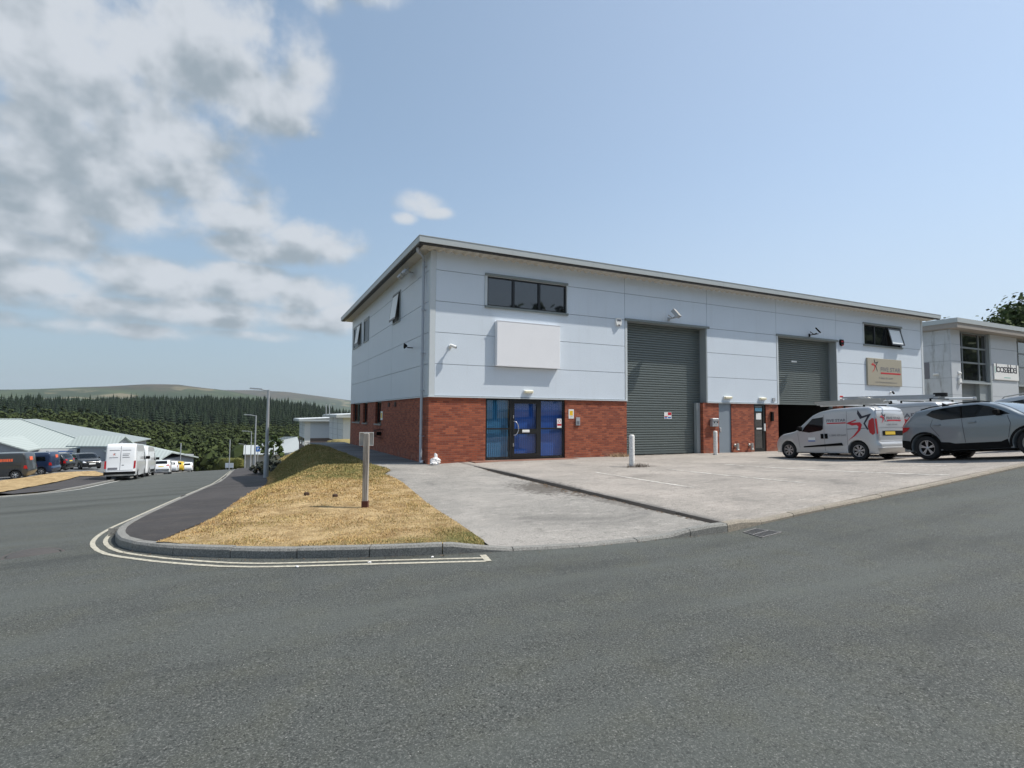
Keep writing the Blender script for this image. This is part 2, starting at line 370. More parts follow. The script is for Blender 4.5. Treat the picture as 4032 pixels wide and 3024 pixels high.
M_CONIF = foliage('conifer_needles', (.006, .015, .008), (.024, .040, .018), .12, .5)
M_BROAD = foliage('broadleaf_leaves', (.022, .034, .010), (.052, .068, .018), .05, .35)
M_LEAF = foliage('tree_leaves', (.035, .060, .018), (.09, .12, .035), 1.2, .2)
M_HEDGE = foliage('hedge_leaves', (.10, .105, .03), (.17, .17, .05), 2, .2)
M_BARK = paint('bark', (.09, .07, .05), .9, var=.3, scale=8)
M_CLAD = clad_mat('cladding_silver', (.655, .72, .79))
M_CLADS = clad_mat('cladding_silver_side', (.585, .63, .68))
M_JOINT = paint('joint_gasket', (.26, .29, .32), .7)
M_TRIM = paint('trim_light', (.56, .60, .62), .45, var=.05)
M_TRIMG = paint('trim_grey', (.20, .225, .22), .5, var=.08, bscale=30)
M_FASCIA = paint('fascia_grey', (.42, .45, .45), .42, var=.06)
M_SOFFIT = paint('soffit_sheet', (.55, .52, .46), .7, var=.15, scale=6)
M_GUTTER = paint('gutter_dark', (.045, .043, .04), .6)
M_BRX = brick_mat('red_brick_front', 'X'); M_BRY = brick_mat('red_brick_side', 'Y')
M_SHUT = paint('shutter_steel', (.155, .18, .175), .42, .25, var=.08, scale=2)
M_SHUTG = paint('shutter_guide', (.20, .225, .235), .5, .1, var=.08)
M_REVEAL = paint('reveal_grey', (.30, .335, .345), .5, var=.06)
M_FRAMEB = paint('frame_black', (.012, .013, .014), .35, var=.1)
M_GLASS = glass_dark('window_glass'); M_GLC = glass_clear('door_glass', (.86, .93, 1.0))
M_GLC2 = glass_clear('clear_glass', (.8, .85, .85))
M_BLIND = paint('blue_blind_fabric', (.045, .22, .38), .8, var=.15, scale=5)
M_BLIND2 = paint('deep_blue_blind_fabric', (.015, .095, .36), .8, var=.1, scale=5)
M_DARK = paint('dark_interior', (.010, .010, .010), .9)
M_WHITE = paint('white_plastic', (.78, .78, .76), .45, var=.05, scale=10)
M_WHITE2 = paint('white_sign_panel', (.80, .80, .82), .5, var=.04, scale=1.5)
M_CREAM = paint('cream_plastic', (.72, .68, .50), .45, var=.05)
M_BLACK = paint('black_plastic', (.006, .006, .0065), .75, var=.15, spec=.15)
M_RUBBER = paint('tyre_rubber', (.014, .014, .015), .85, var=.2)
M_ALLOY = paint('alloy_silver', (.55, .55, .56), .3, .7, var=.06)
M_GALV = paint('galvanised_steel', (.42, .44, .46), .45, .35, var=.18, scale=6)
M_PIPE = paint('downpipe_grey', (.42, .46, .52), .4, var=.05)
M_ALU = paint('ladder_aluminium', (.46, .45, .42), .45, .4, var=.15, scale=8)
M_WOOD = None
def wood():
    m, t, b = new_mat('weathered_wood'); p = objco(t)
    mp = t.nodes.new('ShaderNodeMapping'); mp.inputs['Scale'].default_value = (18, 18, 1.6); t.links.new(p, mp.inputs['Vector'])
    n = noise(t, mp.outputs[0], 1.0, 6, .65, .4); n2 = noise(t, p, 2.5, 3, .6)
    col = mixc(t, maprange(t, n, .3, .7), (.16, .14, .12), (.50, .48, .45)); col = mixc(t, mth(t, 'MULTIPLY', n2, .25), col, (.32, .27, .22))
    t.links.new(col, b.inputs['Base Color']); b.inputs['Roughness'].default_value = .85; bump(t, b, n, .5, .006)
    return m
M_WOOD = wood()
M_RUST = paint('rust_sleeve', (.10, .035, .024), .85, var=.4, scale=12)
M_BAG = paint('white_plastic_bag', (.78, .76, .75), .5, var=.06)
M_RED = paint('red_paint', (.50, .012, .025), .4, var=.04)
M_YEL = paint('yellow_paint', (.80, .50, .03), .4, var=.05); M_BLUE = paint('blue_paint', (.02, .12, .42), .4, var=.05)
M_INK = paint('dark_ink', (.02, .02, .035), .45, var=.05); M_INKG = paint('grey_ink', (.16, .16, .18), .45, var=.05)
M_SIGNT = paint('taupe_sign_panel', (.36, .33, .26), .5, var=.06, scale=1.5)
M_ROOFL = paint('pale_sheet_roof', (.50, .53, .52), .6, var=.12, scale=.6); M_WALLG = paint('grey_far_wall', (.30, .31, .33), .7, var=.1, scale=.4)
def car_paint(name, c, metal=.3, rough=.35): return paint(name, c, rough, metal, var=.03, scale=1, coat=.8)
M_SILV = car_paint('silver_paint', (.50, .51, .52), .35, .38); M_SLATE = car_paint('slate_grey_paint', (.21, .24, .262), .35, .3)
M_CW = car_paint('white_car_paint', (.78, .79, .80), 0, .3); M_CB = car_paint('black_car_paint', (.010, .011, .013), .1, .25)
M_CN = car_paint('navy_car_paint', (.015, .03, .075), .2, .3); M_CG = car_paint('charcoal_car_paint', (.03, .033, .036), .1, .35)
M_CY = car_paint('yellow_car_paint', (.62, .42, .02), 0, .3)
M_CGLASS = glass_dark('car_glass', (.004, .006, .008)); MATS['car_glass'].node_tree.nodes['Principled BSDF'].inputs['Coat Weight'].default_value = 0; MATS['car_glass'].node_tree.nodes['Principled BSDF'].inputs['Specular IOR Level'].default_value = .35; M_TAIL = paint('tail_lamp_red', (.40, .004, .006), .35, var=.05, coat=.15)
M_LENS = paint('headlamp_lens', (.55, .57, .6), .12, .3, var=.05, coat=.8)
M_PLATEY = paint('rear_number_plate', (.72, .50, .06), .5, var=.05); M_PLATEW = paint('front_number_plate', (.70, .70, .68), .5, var=.05)
M_ORANGE = paint('orange_red_lettering', (.75, .13, .05), .5, var=.04)
M_REFLP = paint('pale_reflection_glass', (.74, .77, .78), .35, var=.06, scale=12)  # pale colour stands in for the reflection in the tilted panes

# ------------------------------------------------------------------ ground shape (metres; z = 0 is the building floor)
def tab(t, x):
    n = len(t)
    if x <= t[0][0]: return t[0][1]+(t[1][1]-t[0][1])/(t[1][0]-t[0][0])*(x-t[0][0])
    if x >= t[-1][0]: return t[-1][1]+(t[-1][1]-t[-2][1])/(t[-1][0]-t[-2][0])*(x-t[-1][0])
    for i in range(n-1):
        if x <= t[i+1][0]: break
    def sl(k):
        if k == 0: return (t[1][1]-t[0][1])/(t[1][0]-t[0][0])
        if k == n-1: return (t[-1][1]-t[-2][1])/(t[-1][0]-t[-2][0])
        return (t[k+1][1]-t[k-1][1])/(t[k+1][0]-t[k-1][0])
    h = t[i+1][0]-t[i][0]; u = (x-t[i][0])/h; a, b = t[i][1], t[i+1][1]; ma, mb = sl(i)*h, sl(i+1)*h
    return (2*u**3-3*u*u+1)*a+(u**3-2*u*u+u)*ma+(-2*u**3+3*u*u)*b+(u**3-u*u)*mb
def lin(t, x):
    if x <= t[0][0]: return t[0][1]
    for i in range(len(t)-1):
        if x <= t[i+1][0]: return t[i][1]+(x-t[i][0])/(t[i+1][0]-t[i][0])*(t[i+1][1]-t[i][1])
    return t[-1][1]
RX = [(-30, -.85), (-8, -.33), (-2, -.18), (2, -.10), (6.5, -.075), (9, .01), (12, .16), (18, .51), (30, 1.2), (60, 2.8)]
GY = [(-30, .15), (0, .07), (6.5, 0), (10, -.12), (16, -.48), (24, -1.05), (33, -1.85), (45, -2.75), (56, -3.55), (68, -4.5), (80, -5.6), (92, -6.6), (104, -7.65), (116, -8.8), (130, -10.8), (150, -15.5), (170, -19), (200, -22)]
GL = [(-30, .15), (0, .07), (6.5, 0), (10, -.12), (16, -.48), (24, -1.0), (33, -1.75), (45, -2.55), (56, -3.0), (68, -3.55), (92, -4.8), (116, -6.2), (130, -7.5), (150, -11), (170, -16), (200, -22)]
def ss(a, b, x):
    t = min(1, max(0, (x-a)/(b-a))); return t*t*(3-2*t)
def R(x, y):
    w = ss(-15, -9, x); rx = tab(RX, x)
    if y > 8 and x > 2: rx += (max(min(rx, .0), -.5)-rx)*ss(8, 20, y)
    return rx+w*tab(GY, y)+(1-w)*tab(GL, y)
KY = [(2.79, 6.59), (3.82, 6.30), (5.5, 6.16), (6.41, 6.1), (8.5, 6.33), (10.8, 6.45), (14.3, 6.6), (17.6, 6.75), (60, 7.5)]
def kerb_y(x):
    return lin(KY, x) if x > 2.79 else 6.59+(2.79-x)*.2
def FC(x, y):
    ky = kerb_y(x); kz = R(x, ky)+.06+.02*ss(8, 12, x)
    t = min(1, max(0, (18.54-y)/(18.54-ky)))
    left = -.08+(R(x, ky)+.03+.08)*t; right = kz*t**2.2
    w = 1.0 if x > 6.8 else 0.0
    if y > 14.5:
        s = ss(14.5, 17.0, y); w = w*(1-s)+s*ss(5.0, 8.5, x)
    return left*(1-w)+right*w
FARR = [(110, -8.8), (150, -15.5), (180, -19), (260, -20.5), (400, -20), (500, -16), (560, -8.6), (700, -2), (820, 4), (1000, 0), (1500, -45), (2400, -40), (3000, 10)]
HILL1 = [(-40, .022), (-25, .027), (-17.7, .0295), (-13.1, .0362), (-8.6, .042), (-6, .0437), (-2.7, .0385), (0.3, .030), (3, .020), (8, .005), (20, .0)]
HILL2 = [(-6, .02), (-2.7, .037), (.3, .0376), (3.2, .0370), (5.2, .0326), (9.1, .024), (12, .018), (20, .012), (60, .01)]
def hsh(a, b, s=0.0):
    v = math.sin(a*12.9898+b*78.233+s)*43758.5453; return v-math.floor(v)
def vn(x, y):
    xi, yi = math.floor(x), math.floor(y); fx, fy = x-xi, y-yi; fx = fx*fx*(3-2*fx); fy = fy*fy*(3-2*fy)
    return (hsh(xi, yi)*(1-fx)+hsh(xi+1, yi)*fx)*(1-fy)+(hsh(xi, yi+1)*(1-fx)+hsh(xi+1, yi+1)*fx)*fy
def TERR(x, y):
    r = math.hypot(x, y); azd = math.degrees(math.atan2(x, y))
    near = R(max(-30, min(60, x)), max(-30, min(200, y)))-.30
    plat = -.45 if y < 48 else -.45-(y-48)*.09
    if x > 5: near = near+(plat-near)*ss(5.2, 6.2, x)*(1-ss(70, 100, y)) if y > 17 else near
    if x > 6 and y <= 17: near = min(near, FC(x, max(y, 7))-.25)
    far = tab(FARR, r)
    far -= ss(1, 13, azd)*22*ss(380, 560, r) if azd < 60 else 22*ss(380, 560, r)
    far += ss(-4, -16, azd)*6*math.exp(-((r-330)/110)**2)
    far -= ss(-4, -20, azd)*9*ss(600, 820, r)*(1-ss(900, 1200, r))
    if r > 2400:
        e1 = lin(HILL1, azd); e2 = lin(HILL2, azd)
        h1 = (e1*4500+12*(vn(x/300, y/300)-.5))*math.exp(-((r-4500)/900)**2) if r < 4500 else (e1*4500)*math.exp(-((r-4500)/700)**2)
        h2 = (e2*6600+14*(vn(x/400, y/400)-.5))*math.exp(-((r-6600)/1100)**2)
        far = max(-40+(far+40)*(1-ss(2400, 3000, r)), -40)+0
        far = max(h1, h2, -40+0.01*(r-2400)) if r > 3000 else max(far, h1)
    w = ss(100, 175, r) if y > 0 else ss(120, 300, r)
    return near*(1-w)+far*w
def polar_ground():
    rs = [0.0]; r = 1.5
    while r < 9000:
        rs.append(r); r *= 1.045 if r < 900 else 1.03
    azs = []; a = -180.0
    while a < 180: azs.append(a); a += .5 if -24 <= a < 16 else 1.5 if -35 <= a < 75 else 6.0
    n = len(azs); vs = [(0, 0, TERR(0, 0))]
    for rr in rs[1:]:
        for a in azs:
            x, y = rr*math.sin(rad(a)), rr*math.cos(rad(a)); vs.append((x, y, TERR(x, y)))
    fs = [(0, 1+(k+1) % n, 1+k) for k in range(n)]
    for i in range(len(rs)-2):
        b0, b1 = 1+i*n, 1+(i+1)*n
        for k in range(n): fs.append((b0+k, b0+(k+1) % n, b1+(k+1) % n, b1+k))
    return vs, fs
def terrain_mat():
    m, t, b = new_mat('terrain_cover'); p = geopos(t); s = t.nodes.new('ShaderNodeSeparateXYZ'); t.links.new(p, s.inputs[0])
    L = t.nodes.new('ShaderNodeVectorMath'); L.operation = 'LENGTH'; t.links.new(p, L.inputs[0]); dist = L.outputs['Value']
    n1 = noise(t, p, .0035, 6, .65, .5); n2 = noise(t, p, .012, 5, .7); n3 = noise(t, p, .6, 5, .7)
    near = mixc(t, n3, (.16, .15, .06), (.36, .27, .12)); field = mixc(t, maprange(t, n2, .42, .58), (.035, .055, .024), (.07, .09, .04))
    moor = mixc(t, maprange(t, n2, .38, .62), (.040, .043, .028), (.085, .070, .044))
    v = t.nodes.new('ShaderNodeTexVoronoi'); v.inputs['Scale'].default_value = .0045; t.links.new(p, v.inputs['Vector'])
    sv = t.nodes.new('ShaderNodeSeparateColor'); t.links.new(v.outputs['Color'], sv.inputs[0])
    low = mixc(t, maprange(t, sv.outputs[0], .80, .84), field, (.17, .15, .09)); low = mixc(t, maprange(t, n1, .45, .55), low, (.035, .052, .025))
    hill = mixc(t, maprange(t, mth(t, 'ADD', s.outputs[2], mth(t, 'MULTIPLY', n1, 160)), 205, 255), low, moor)
    col = mixc(t, maprange(t, dist, 140, 260), near, (.05, .06, .025)); col = mixc(t, maprange(t, dist, 1500, 2600), col, hill)
    t.links.new(col, b.inputs['Base Color']); b.inputs['Roughness'].default_value = .95; b.inputs['Specular IOR Level'].default_value = .1
    return m
me = bpy.data.meshes.new('ground'); vs, fs = polar_ground(); me.from_pydata(vs, [], fs); me.polygons.foreach_set('use_smooth', [True]*len(fs)); me.update()
tag(link('ground', me, terrain_mat()), kind='structure')

def cdt(poly, step, holes=None, inner=None, jitter=0.0):
    """triangulate a 2D outline with an inner grid; returns verts2d, faces"""
    pts = [Vector(q) for q in poly]; n = len(pts); edges = [(i, (i+1) % n) for i in range(n)]
    x0, x1 = min(q[0] for q in poly), max(q[0] for q in poly); y0, y1 = min(q[1] for q in poly), max(q[1] for q in poly)
    def inside(x, y):
        c = False
        for i in range(n):
            a, b = poly[i], poly[(i+1) % n]
            if (a[1] > y) != (b[1] > y) and x < (b[0]-a[0])*(y-a[1])/(b[1]-a[1])+a[0]: c = not c
        return c
    sx, sy = step if isinstance(step, tuple) else (step, step)
    y = y0+sy/2
    while y < y1:
        x = x0+sx/2
        while x < x1:
            if inside(x, y): pts.append(Vector((x+random.uniform(-1, 1)*jitter, y+random.uniform(-1, 1)*jitter)))
            x += sx
        y += sy
    r = delaunay_2d_cdt(pts, edges, [], 1, 1e-5)
    return [tuple(v) for v in r[0]], [tuple(f) for f in r[2]]
def dens(poly, step):
    out = []
    for i in range(len(poly)):
        a, b = Vector(poly[i]), Vector(poly[(i+1) % len(poly)]); k = max(1, int((b-a).length/step))
        out += [tuple(a+(b-a)*j/k) for j in range(k)]
    return out
def sheet(name, poly, F, mat, step=.8, edge=.5, kind='structure', skirt=0.0):
    pl = dens(poly, edge); v, f = cdt(pl, step)
    me = bpy.data.meshes.new(name); me.from_pydata([(x, y, F(x, y)) for x, y in v], [], f); me.polygons.foreach_set('use_smooth', [True]*len(f)); me.update()
    bm = bmesh.new(); bm.from_mesh(me)
    for fc in bm.faces:
        fc.normal_update()
        if fc.normal.z < 0: fc.normal_flip()
    if skirt > 0:
        be = [e for e in bm.edges if e.is_boundary]; g = bmesh.ops.extrude_edge_only(bm, edges=be)
        for q in g['geom']:
            if isinstance(q, bmesh.types.BMVert): q.co.z -= skirt
            if isinstance(q, bmesh.types.BMFace): q.smooth = False
    bm.to_mesh(me); bm.free()
    return tag(link(name, me, mat), kind=kind)
def smoothline(pts, step=.3):
    P = [Vector(p) for p in pts]; out = []
    for i in range(len(P)-1):
        p0, p1, p2, p3 = P[max(i-1, 0)], P[i], P[i+1], P[min(i+2, len(P)-1)]
        k = max(1, int((p2-p1).length/step))
        for j in range(k):
            t = j/k; out.append(.5*((2*p1)+(-p0+p2)*t+(2*p0-5*p1+4*p2-p3)*t*t+(-p0+3*p1-3*p2+p3)*t**3))
    out.append(P[-1]); return out
def offs(pl, d):
    out = []
    for i, p in enumerate(pl):
        t = (pl[min(i+1, len(pl)-1)]-pl[max(i-1, 0)]).normalized(); out.append(p+Vector((-t.y, t.x))*d)
    return out
def ribbon(name, pl, d0, d1, F, mat, up=.004, mb=None):
    a, b = offs(pl, d0), offs(pl, d1); own = mb is None; mb = mb or MB(); n = len(pl)
    mb.add([(q.x, q.y, F(q.x, q.y)+up) for q in a]+[(q.x, q.y, F(q.x, q.y)+up) for q in b], [(i, i+1, n+i+1, n+i) for i in range(n-1)])
    if own: return tag(mb.build(name, mat), kind='structure')
# roads: the main road in front, the side road running down the hill on the left
KERB = [(-1.6, 140), (-1.55, 110), (-1.5, 85), (-1.42, 61), (-1.35, 45), (-1.35, 35), (-1.30, 28), (-1.38, 23), (-1.66, 17.5), (-1.84, 14), (-1.93, 12.2), (-1.92, 11), (-1.80, 10.2), (-1.66, 9.7), (-1.41, 9.21), (-1.08, 8.77), (-.79, 8.44), (.14, 7.7), (1.01, 7.21), (1.95, 6.82), (2.79, 6.56), (3.82, 6.29), (4.75, 6.2), (5.51, 6.14), (6.55, 6.06)]
KERBR = [(6.55, 6.06), (7.4, 6.2), (8.51, 6.33), (10.83, 6.45), (14.41, 6.6), (17.54, 6.72), (24, 6.85), (40, 7.2), (60, 7.5)]
KL = [(-26, 26.5), (-18, 27.6), (-12.5, 30.0), (-10.1, 31.9), (-8.95, 33.6), (-8.5, 36.2), (-8.6, 40), (-8.9, 46), (-9.1, 56), (-9.1, 85), (-9.1, 140)]
kerb = smoothline(KERB, .3); kerbr = smoothline(KERBR, .4); kerbl = smoothline(KL, .6)
main = [(-60, -30), (60, -30), (60, 7.5)]+[(p.x, p.y) for p in reversed(kerbr[:-1])]+[(p.x, p.y) for p in reversed(kerb[:-1])]+[(-9.1, 140)]+[(p.x, p.y) for p in reversed(kerbl[:-1])]+[(-60, 24)]
near_poly = []
def RD(x, y): return R(x, y)
sheet('road', [(-60, -25), (60, -25), (60, 7.5)]+[(p.x, p.y) for p in reversed(kerbr[::3][:-1])]+[(p.x, p.y) for p in reversed(kerb)]+[(-9.1, 140)]+[(p.x, p.y) for p in reversed(kerbl[::2])]+[(-60, 24)], RD, M_ROAD, 1.4, 1.0)
# kerb stones, each a little apart
def kerb_run(name, pl, upf, mat, w=.125, L=.915, side=1):
    mb = MB(); dist = 0.0; seg = [pl[0]]; acc_ = []
    for a, b in zip(pl[:-1], pl[1:]):
        d = (b-a).length; t = 0.0
        while dist+(d-t) >= L:
            t += L-dist; seg.append(a+(b-a)*t/d); acc_.append(seg); seg = [seg[-1]]; dist = 0.0
        dist += d-t; seg.append(b)
    if len(seg) > 1: acc_.append(seg)
    for sg in acc_:
        sg = [q for i, q in enumerate(sg) if i == 0 or (q-sg[i-1]).length > 1e-4]
        if len(sg) < 2: continue
        g = .012; t0 = (sg[1]-sg[0]).normalized(); t1 = (sg[-1]-sg[-2]).normalized(); sg = [sg[0]+t0*g/2]+sg[1:-1]+[sg[-1]-t1*g/2]
        jz = random.uniform(-.004, .004); rings = []
        for q, nrm in zip(sg, [((sg[min(i+1, len(sg)-1)]-sg[max(i-1, 0)]).normalized()) for i in range(len(sg))]):
            nn = Vector((-nrm.y, nrm.x))*side; z = R(q.x, q.y); h = upf(q)+jz
            prof = [(0, -.15), (0, max(h-.03, .002)), (.022, h), (w, h+.002), (w, -.15)]
            rings.append([(q.x+nn.x*u, q.y+nn.y*u, z+v) for u, v in prof])
        vs = [p for r in rings for p in r]; m = 5; fs = []
        for i in range(len(rings)-1):
            for k in range(m-1): fs.append((i*m+k, i*m+k+1, (i+1)*m+k+1, (i+1)*m+k))
        fs += [tuple(range(m)), tuple(range((len(rings)-1)*m+m-1, (len(rings)-1)*m-1, -1))]
        mb.add(vs, fs)
    return tag(mb.build(name, mat), kind='structure')
def up_main(q):
    if q.x > 1.95 or (q.x > 2.3): return .125+( .03-.125)*ss(2.35, 3.1, q.x)+ (.10)*ss(5.3, 6.2, q.x) if q.y < 7 else .125
    return .125
kerb_run('kerb', kerb, up_main, M_KERB, side=1)
kerb_run('kerb_forecourt', kerbr, lambda q: .135-.075*ss(6.8, 7.6, q.x), M_KERB_TAN, side=1)
kerb_run('kerb_left', kerbl, lambda q: .03+.08*ss(33.5, 36.5, q.y) if q.y > 30 else .10, M_KERB, side=1)
# painted lines
OUT = [(2.62, 6.14), (1.52, 6.60), (.07, 7.27), (-.74, 7.95), (-1.26, 8.54), (-1.72, 9.19), (-2.03, 10.0), (-2.19, 10.9), (-2.22, 12.14), (-2.12, 13.89), (-1.94, 17.49), (-1.66, 23.2), (-1.62, 28), (-1.64, 35), (-1.64, 45), (-1.70, 61), (-1.8, 85), (-1.85, 112)]
ol = smoothline(OUT, .3)
mb = MB(); ribbon('', ol, -.03, .035, R, None, .004, mb); ribbon('', ol, -.185, -.125, R, None, .004, mb)
ends = [(2.60, 6.12), (2.68, 6.10), (2.74, 6.42), (2.66, 6.44)]
mb.add([(x, y, R(x, y)+.0075) for x, y in ends], [(0, 1, 2, 3)])
tag(mb.build('double_line_marking', M_LINE), kind='structure')
wl = smoothline([(-26, 26.1), (-18, 27.2), (-12.4, 29.5), (-9.85, 31.5), (-8.65, 33.4), (-8.2, 36.2), (-8.3, 40), (-8.6, 46), (-8.8, 53)], .6)
ribbon('edge_line_marking', wl, -.07, .07, R, M_LINEW, .004)
# footway beside the side road
TOE = [(-1.12, 8.92), (-.96, 9.69), (-.54, 11.41), (-.26, 13.88), (.27, 18.22), (.63, 22.55), (.80, 28), (.95, 33), (1.0, 38.5), (.7, 60), (.5, 85), (.4, 112), (.4, 140)]
toe = smoothline(TOE, .4)
kin = [q for q in offs(kerb, .12) if q.y > 9.12]
sheet('footway', [(q.x, q.y) for q in kin]+[(q.x, q.y) for q in toe], lambda x, y: R(x, y)+.118, M_FOOT, .8, .6)
# left verge, footway and car park
kol = offs(kerbl, .125)
def RL(x, y): return R(x, y)+.10
sheet('footway_left', [(q.x, q.y) for q in kol if q.y > 32.5]+[(-11.3, 140), (-11.3, 56), (-12.3, 55), (-11.9, 50), (-11.4, 41), (-10.75, 34.3)], RL, M_FOOT, 1.2, .8)
sheet('car_park', [(-11.35, 140), (-11.35, 60), (-13.0, 63), (-14.5, 58.5), (-15.2, 52), (-16.5, 46), (-60, 44), (-60, 140)], lambda x, y: R(x, y)+.06, M_PATH, 2.5, 1.5)
# the drive, the forecourt and the path by the side wall
EDGE = [(2.93, 6.72), (3.05, 8.28), (3.18, 10.4), (3.50, 13.28), (3.62, 15.0), (3.58, 16.0), (3.98, 16.95), (4.02, 17.7), (3.86, 19.7)]
edge = smoothline(EDGE, .35)
kin2 = [q for q in offs(kerb, .12) if q.x > 2.9 and q.y < 7]
sheet('entrance_drive', [(q.x, q.y) for q in kin2 if q.x < 6.7]+[(6.795, 6.2), (6.795, 18.56), (5.662, 18.56), (5.662, 19.7)]+[(q.x, q.y) for q in reversed(edge)], lambda x, y: FC(min(x, 6.8), y), M_FORE2, .5, .4)
kor = [q for q in offs(kerbr, .125) if q.x > 6.95]
sheet('forecourt', [(6.80, 6.3)]+[(q.x, q.y) for q in kor]+[(60, 19.2), (37, 19.2), (37, 23.5), (36.2, 23.5), (36.2, 18.8), (28.4, 18.8), (28.4, 24), (23.4, 24), (23.4, 18.8), (6.80, 18.56)], lambda x, y: FC(max(x, 6.8001), y), M_FORE, .55, .4, skirt=.12)
sheet('side_path', [(3.86, 19.7), (5.67, 19.7), (5.67, 37.5), (3.2, 37.5), (3.6, 34), (3.95, 30), (3.92, 24)], lambda x, y: -.08-.006*max(0, y-19.7), M_PATH, .8, .5)
# broken tar edge between drive and forecourt, the step's shade put into its colour
mb = MB(); y = 6.35
while y < 16.5:
    L = random.uniform(.35, .9); w = random.uniform(.05, .085)*(1-.5*ss(14.5, 16.5, y)); z0 = FC(6.79, y)+.004; zt = FC(6.81, y)+.004
    mb.add([(6.795-w, y, z0+.001), (6.81, y, zt), (6.81, y+L, FC(6.81, y+L)+.005), (6.795-w*random.uniform(.7, 1.2), y+L, FC(6.79, y+L)+.006)], [(0, 1, 2, 3)]); y += L
tag(mb.build('edging_strip', paint('shaded_tar_edge', (.022, .018, .015), .9, var=.4, scale=9)), kind='structure')
# worn parking lines on the forecourt
mb = MB()
for (x, y0, y1) in [(14.6, 7.0, 13.6), (17.0, 8.2, 13.5), (11.7, 8.5, 13.2), (9.2, 9.5, 13.4)]:
    pl = [Vector((x+(.0 if x > 14 else 0), y0+(y1-y0)*i/16)) for i in range(17)]; ribbon('', pl, -.045, .045, FC, None, .006, mb)
tag(mb.build('parking_line_marking', M_WORN), kind='structure')
# block paving strip at the entrance
mb = MB()
mb.box(7.2, 11.6, 17.95, 18.52, -.1, .004)
tag(mb.build('threshold_paving', brick_mat('threshold_brick', 'X')), kind='structure')

# ------------------------------------------------------------------ grass bank
def gz(x, y):
    # heights of toe and crest, blended across the bank
    e = lin([(6.72, 2.93), (8.28, 3.05), (10.4, 3.18), (13.28, 3.5), (15, 3.62), (16, 3.58), (17, 3.98), (19.7, 3.86), (30, 3.95), (34, 3.6), (37.5, 3.2), (60, 3.2)], y)
    zt = R(x, y)+.13; top = -.09 if y > 19.7 else FC(min(e, 3.6), y)-.0
    if y > 33: top = -.165-(y-33)*.11
    tx = lin([(8.9, -1.1), (9.7, -.96), (11.4, -.54), (13.9, -.26), (18.2, .27), (22.5, .63), (28, .8), (33, .95), (60, .8)], y)
    cx = lin([(8, -.8), (10, -.3), (13, .45), (15, 1.1), (20.4, 2.45), (30, 3.0), (36, 3.1), (60, 3.0)], y)
    kd = 99.0
    if y < 10: # near the kerb follow the kerb top
        for q in kerb[::2]:
            if q.y < 11 and q.x > -2: kd = min(kd, math.hypot(q.x-x, q.y-y))
    a = min(1, max(0, (x-tx)/max(.3, cx-tx))); a = a*a*(3-2*a)*.75+a*.25
    z = zt+(top-zt)*a
    if y < 10: w = ss(.12, 1.6, kd); z = zt*(1-w)+z*w
    z += .035*(vn(x*1.7, y*1.7)-.5)+.03*math.sin(x*.9+y*.5)*ss(0, 1, kd)
    z += .06*math.exp(-((x-.9)**2+(y-11.6)**2)/1.2)
    de = abs(x-e) if x < e else 0
    return z if de > .6 else z*(de/.6)+(FC(min(x, 6.7), y)+.015 if y < 19.7 else -.075-.006*max(0, y-19.7) if y < 33 else top+.01)*(1-de/.6)
gpoly = [(q.x, q.y) for q in offs(kerb, .12) if -1.12 < q.x < 2.92 and q.y < 9]+[(q.x, q.y) for q in edge[1:]]+[(3.92, 24), (3.95, 30), (3.6, 34), (3.2, 37.5), (3.3, 60)]+[(q.x, q.y) for q in reversed(toe) if q.y < 60][:]
def greenness(x, y):
    g = .20+.30*(vn(x*.9+3, y*1.3)-.4)+.55*math.exp(-((gz(x, y)+.55)/.35)**2)*ss(9.5, 12, y) if x < 2.4 else .25
    g -= .12
    g += .55*ss(14.0, 16.5, y)*ss(.6, 1.6, x)+ .35*ss(8.3, 7.4, y)+.25*math.exp(-((x-2.8)/.25)**2)
    g += .25*ss(18, 21, y)
    if x < lin(TOE[::-1] and [(8.9, -1.1), (13.9, -.26), (22.5, .63), (60, .8)], y)+.28: g -= .5
    if 6.4 < y < 7.4 and x > 1.5: g += .12
    return max(0, min(1, g))
bank = sheet('grass_bank', gpoly, gz, M_GRASSG, .28, .3)
at = bank.data.attributes.new('green', 'FLOAT', 'POINT')
at.data.foreach_set('value', [greenness(v.co.x, v.co.y) for v in bank.data.vertices])
def in_poly(x, y, poly):
    c = False; n = len(poly)
    for i in range(n):
        a, b = poly[i], poly[(i+1) % n]
        if (a[1] > y) != (b[1] > y) and x < (b[0]-a[0])*(y-a[1])/(b[1]-a[1])+a[0]: c = not c
    return c
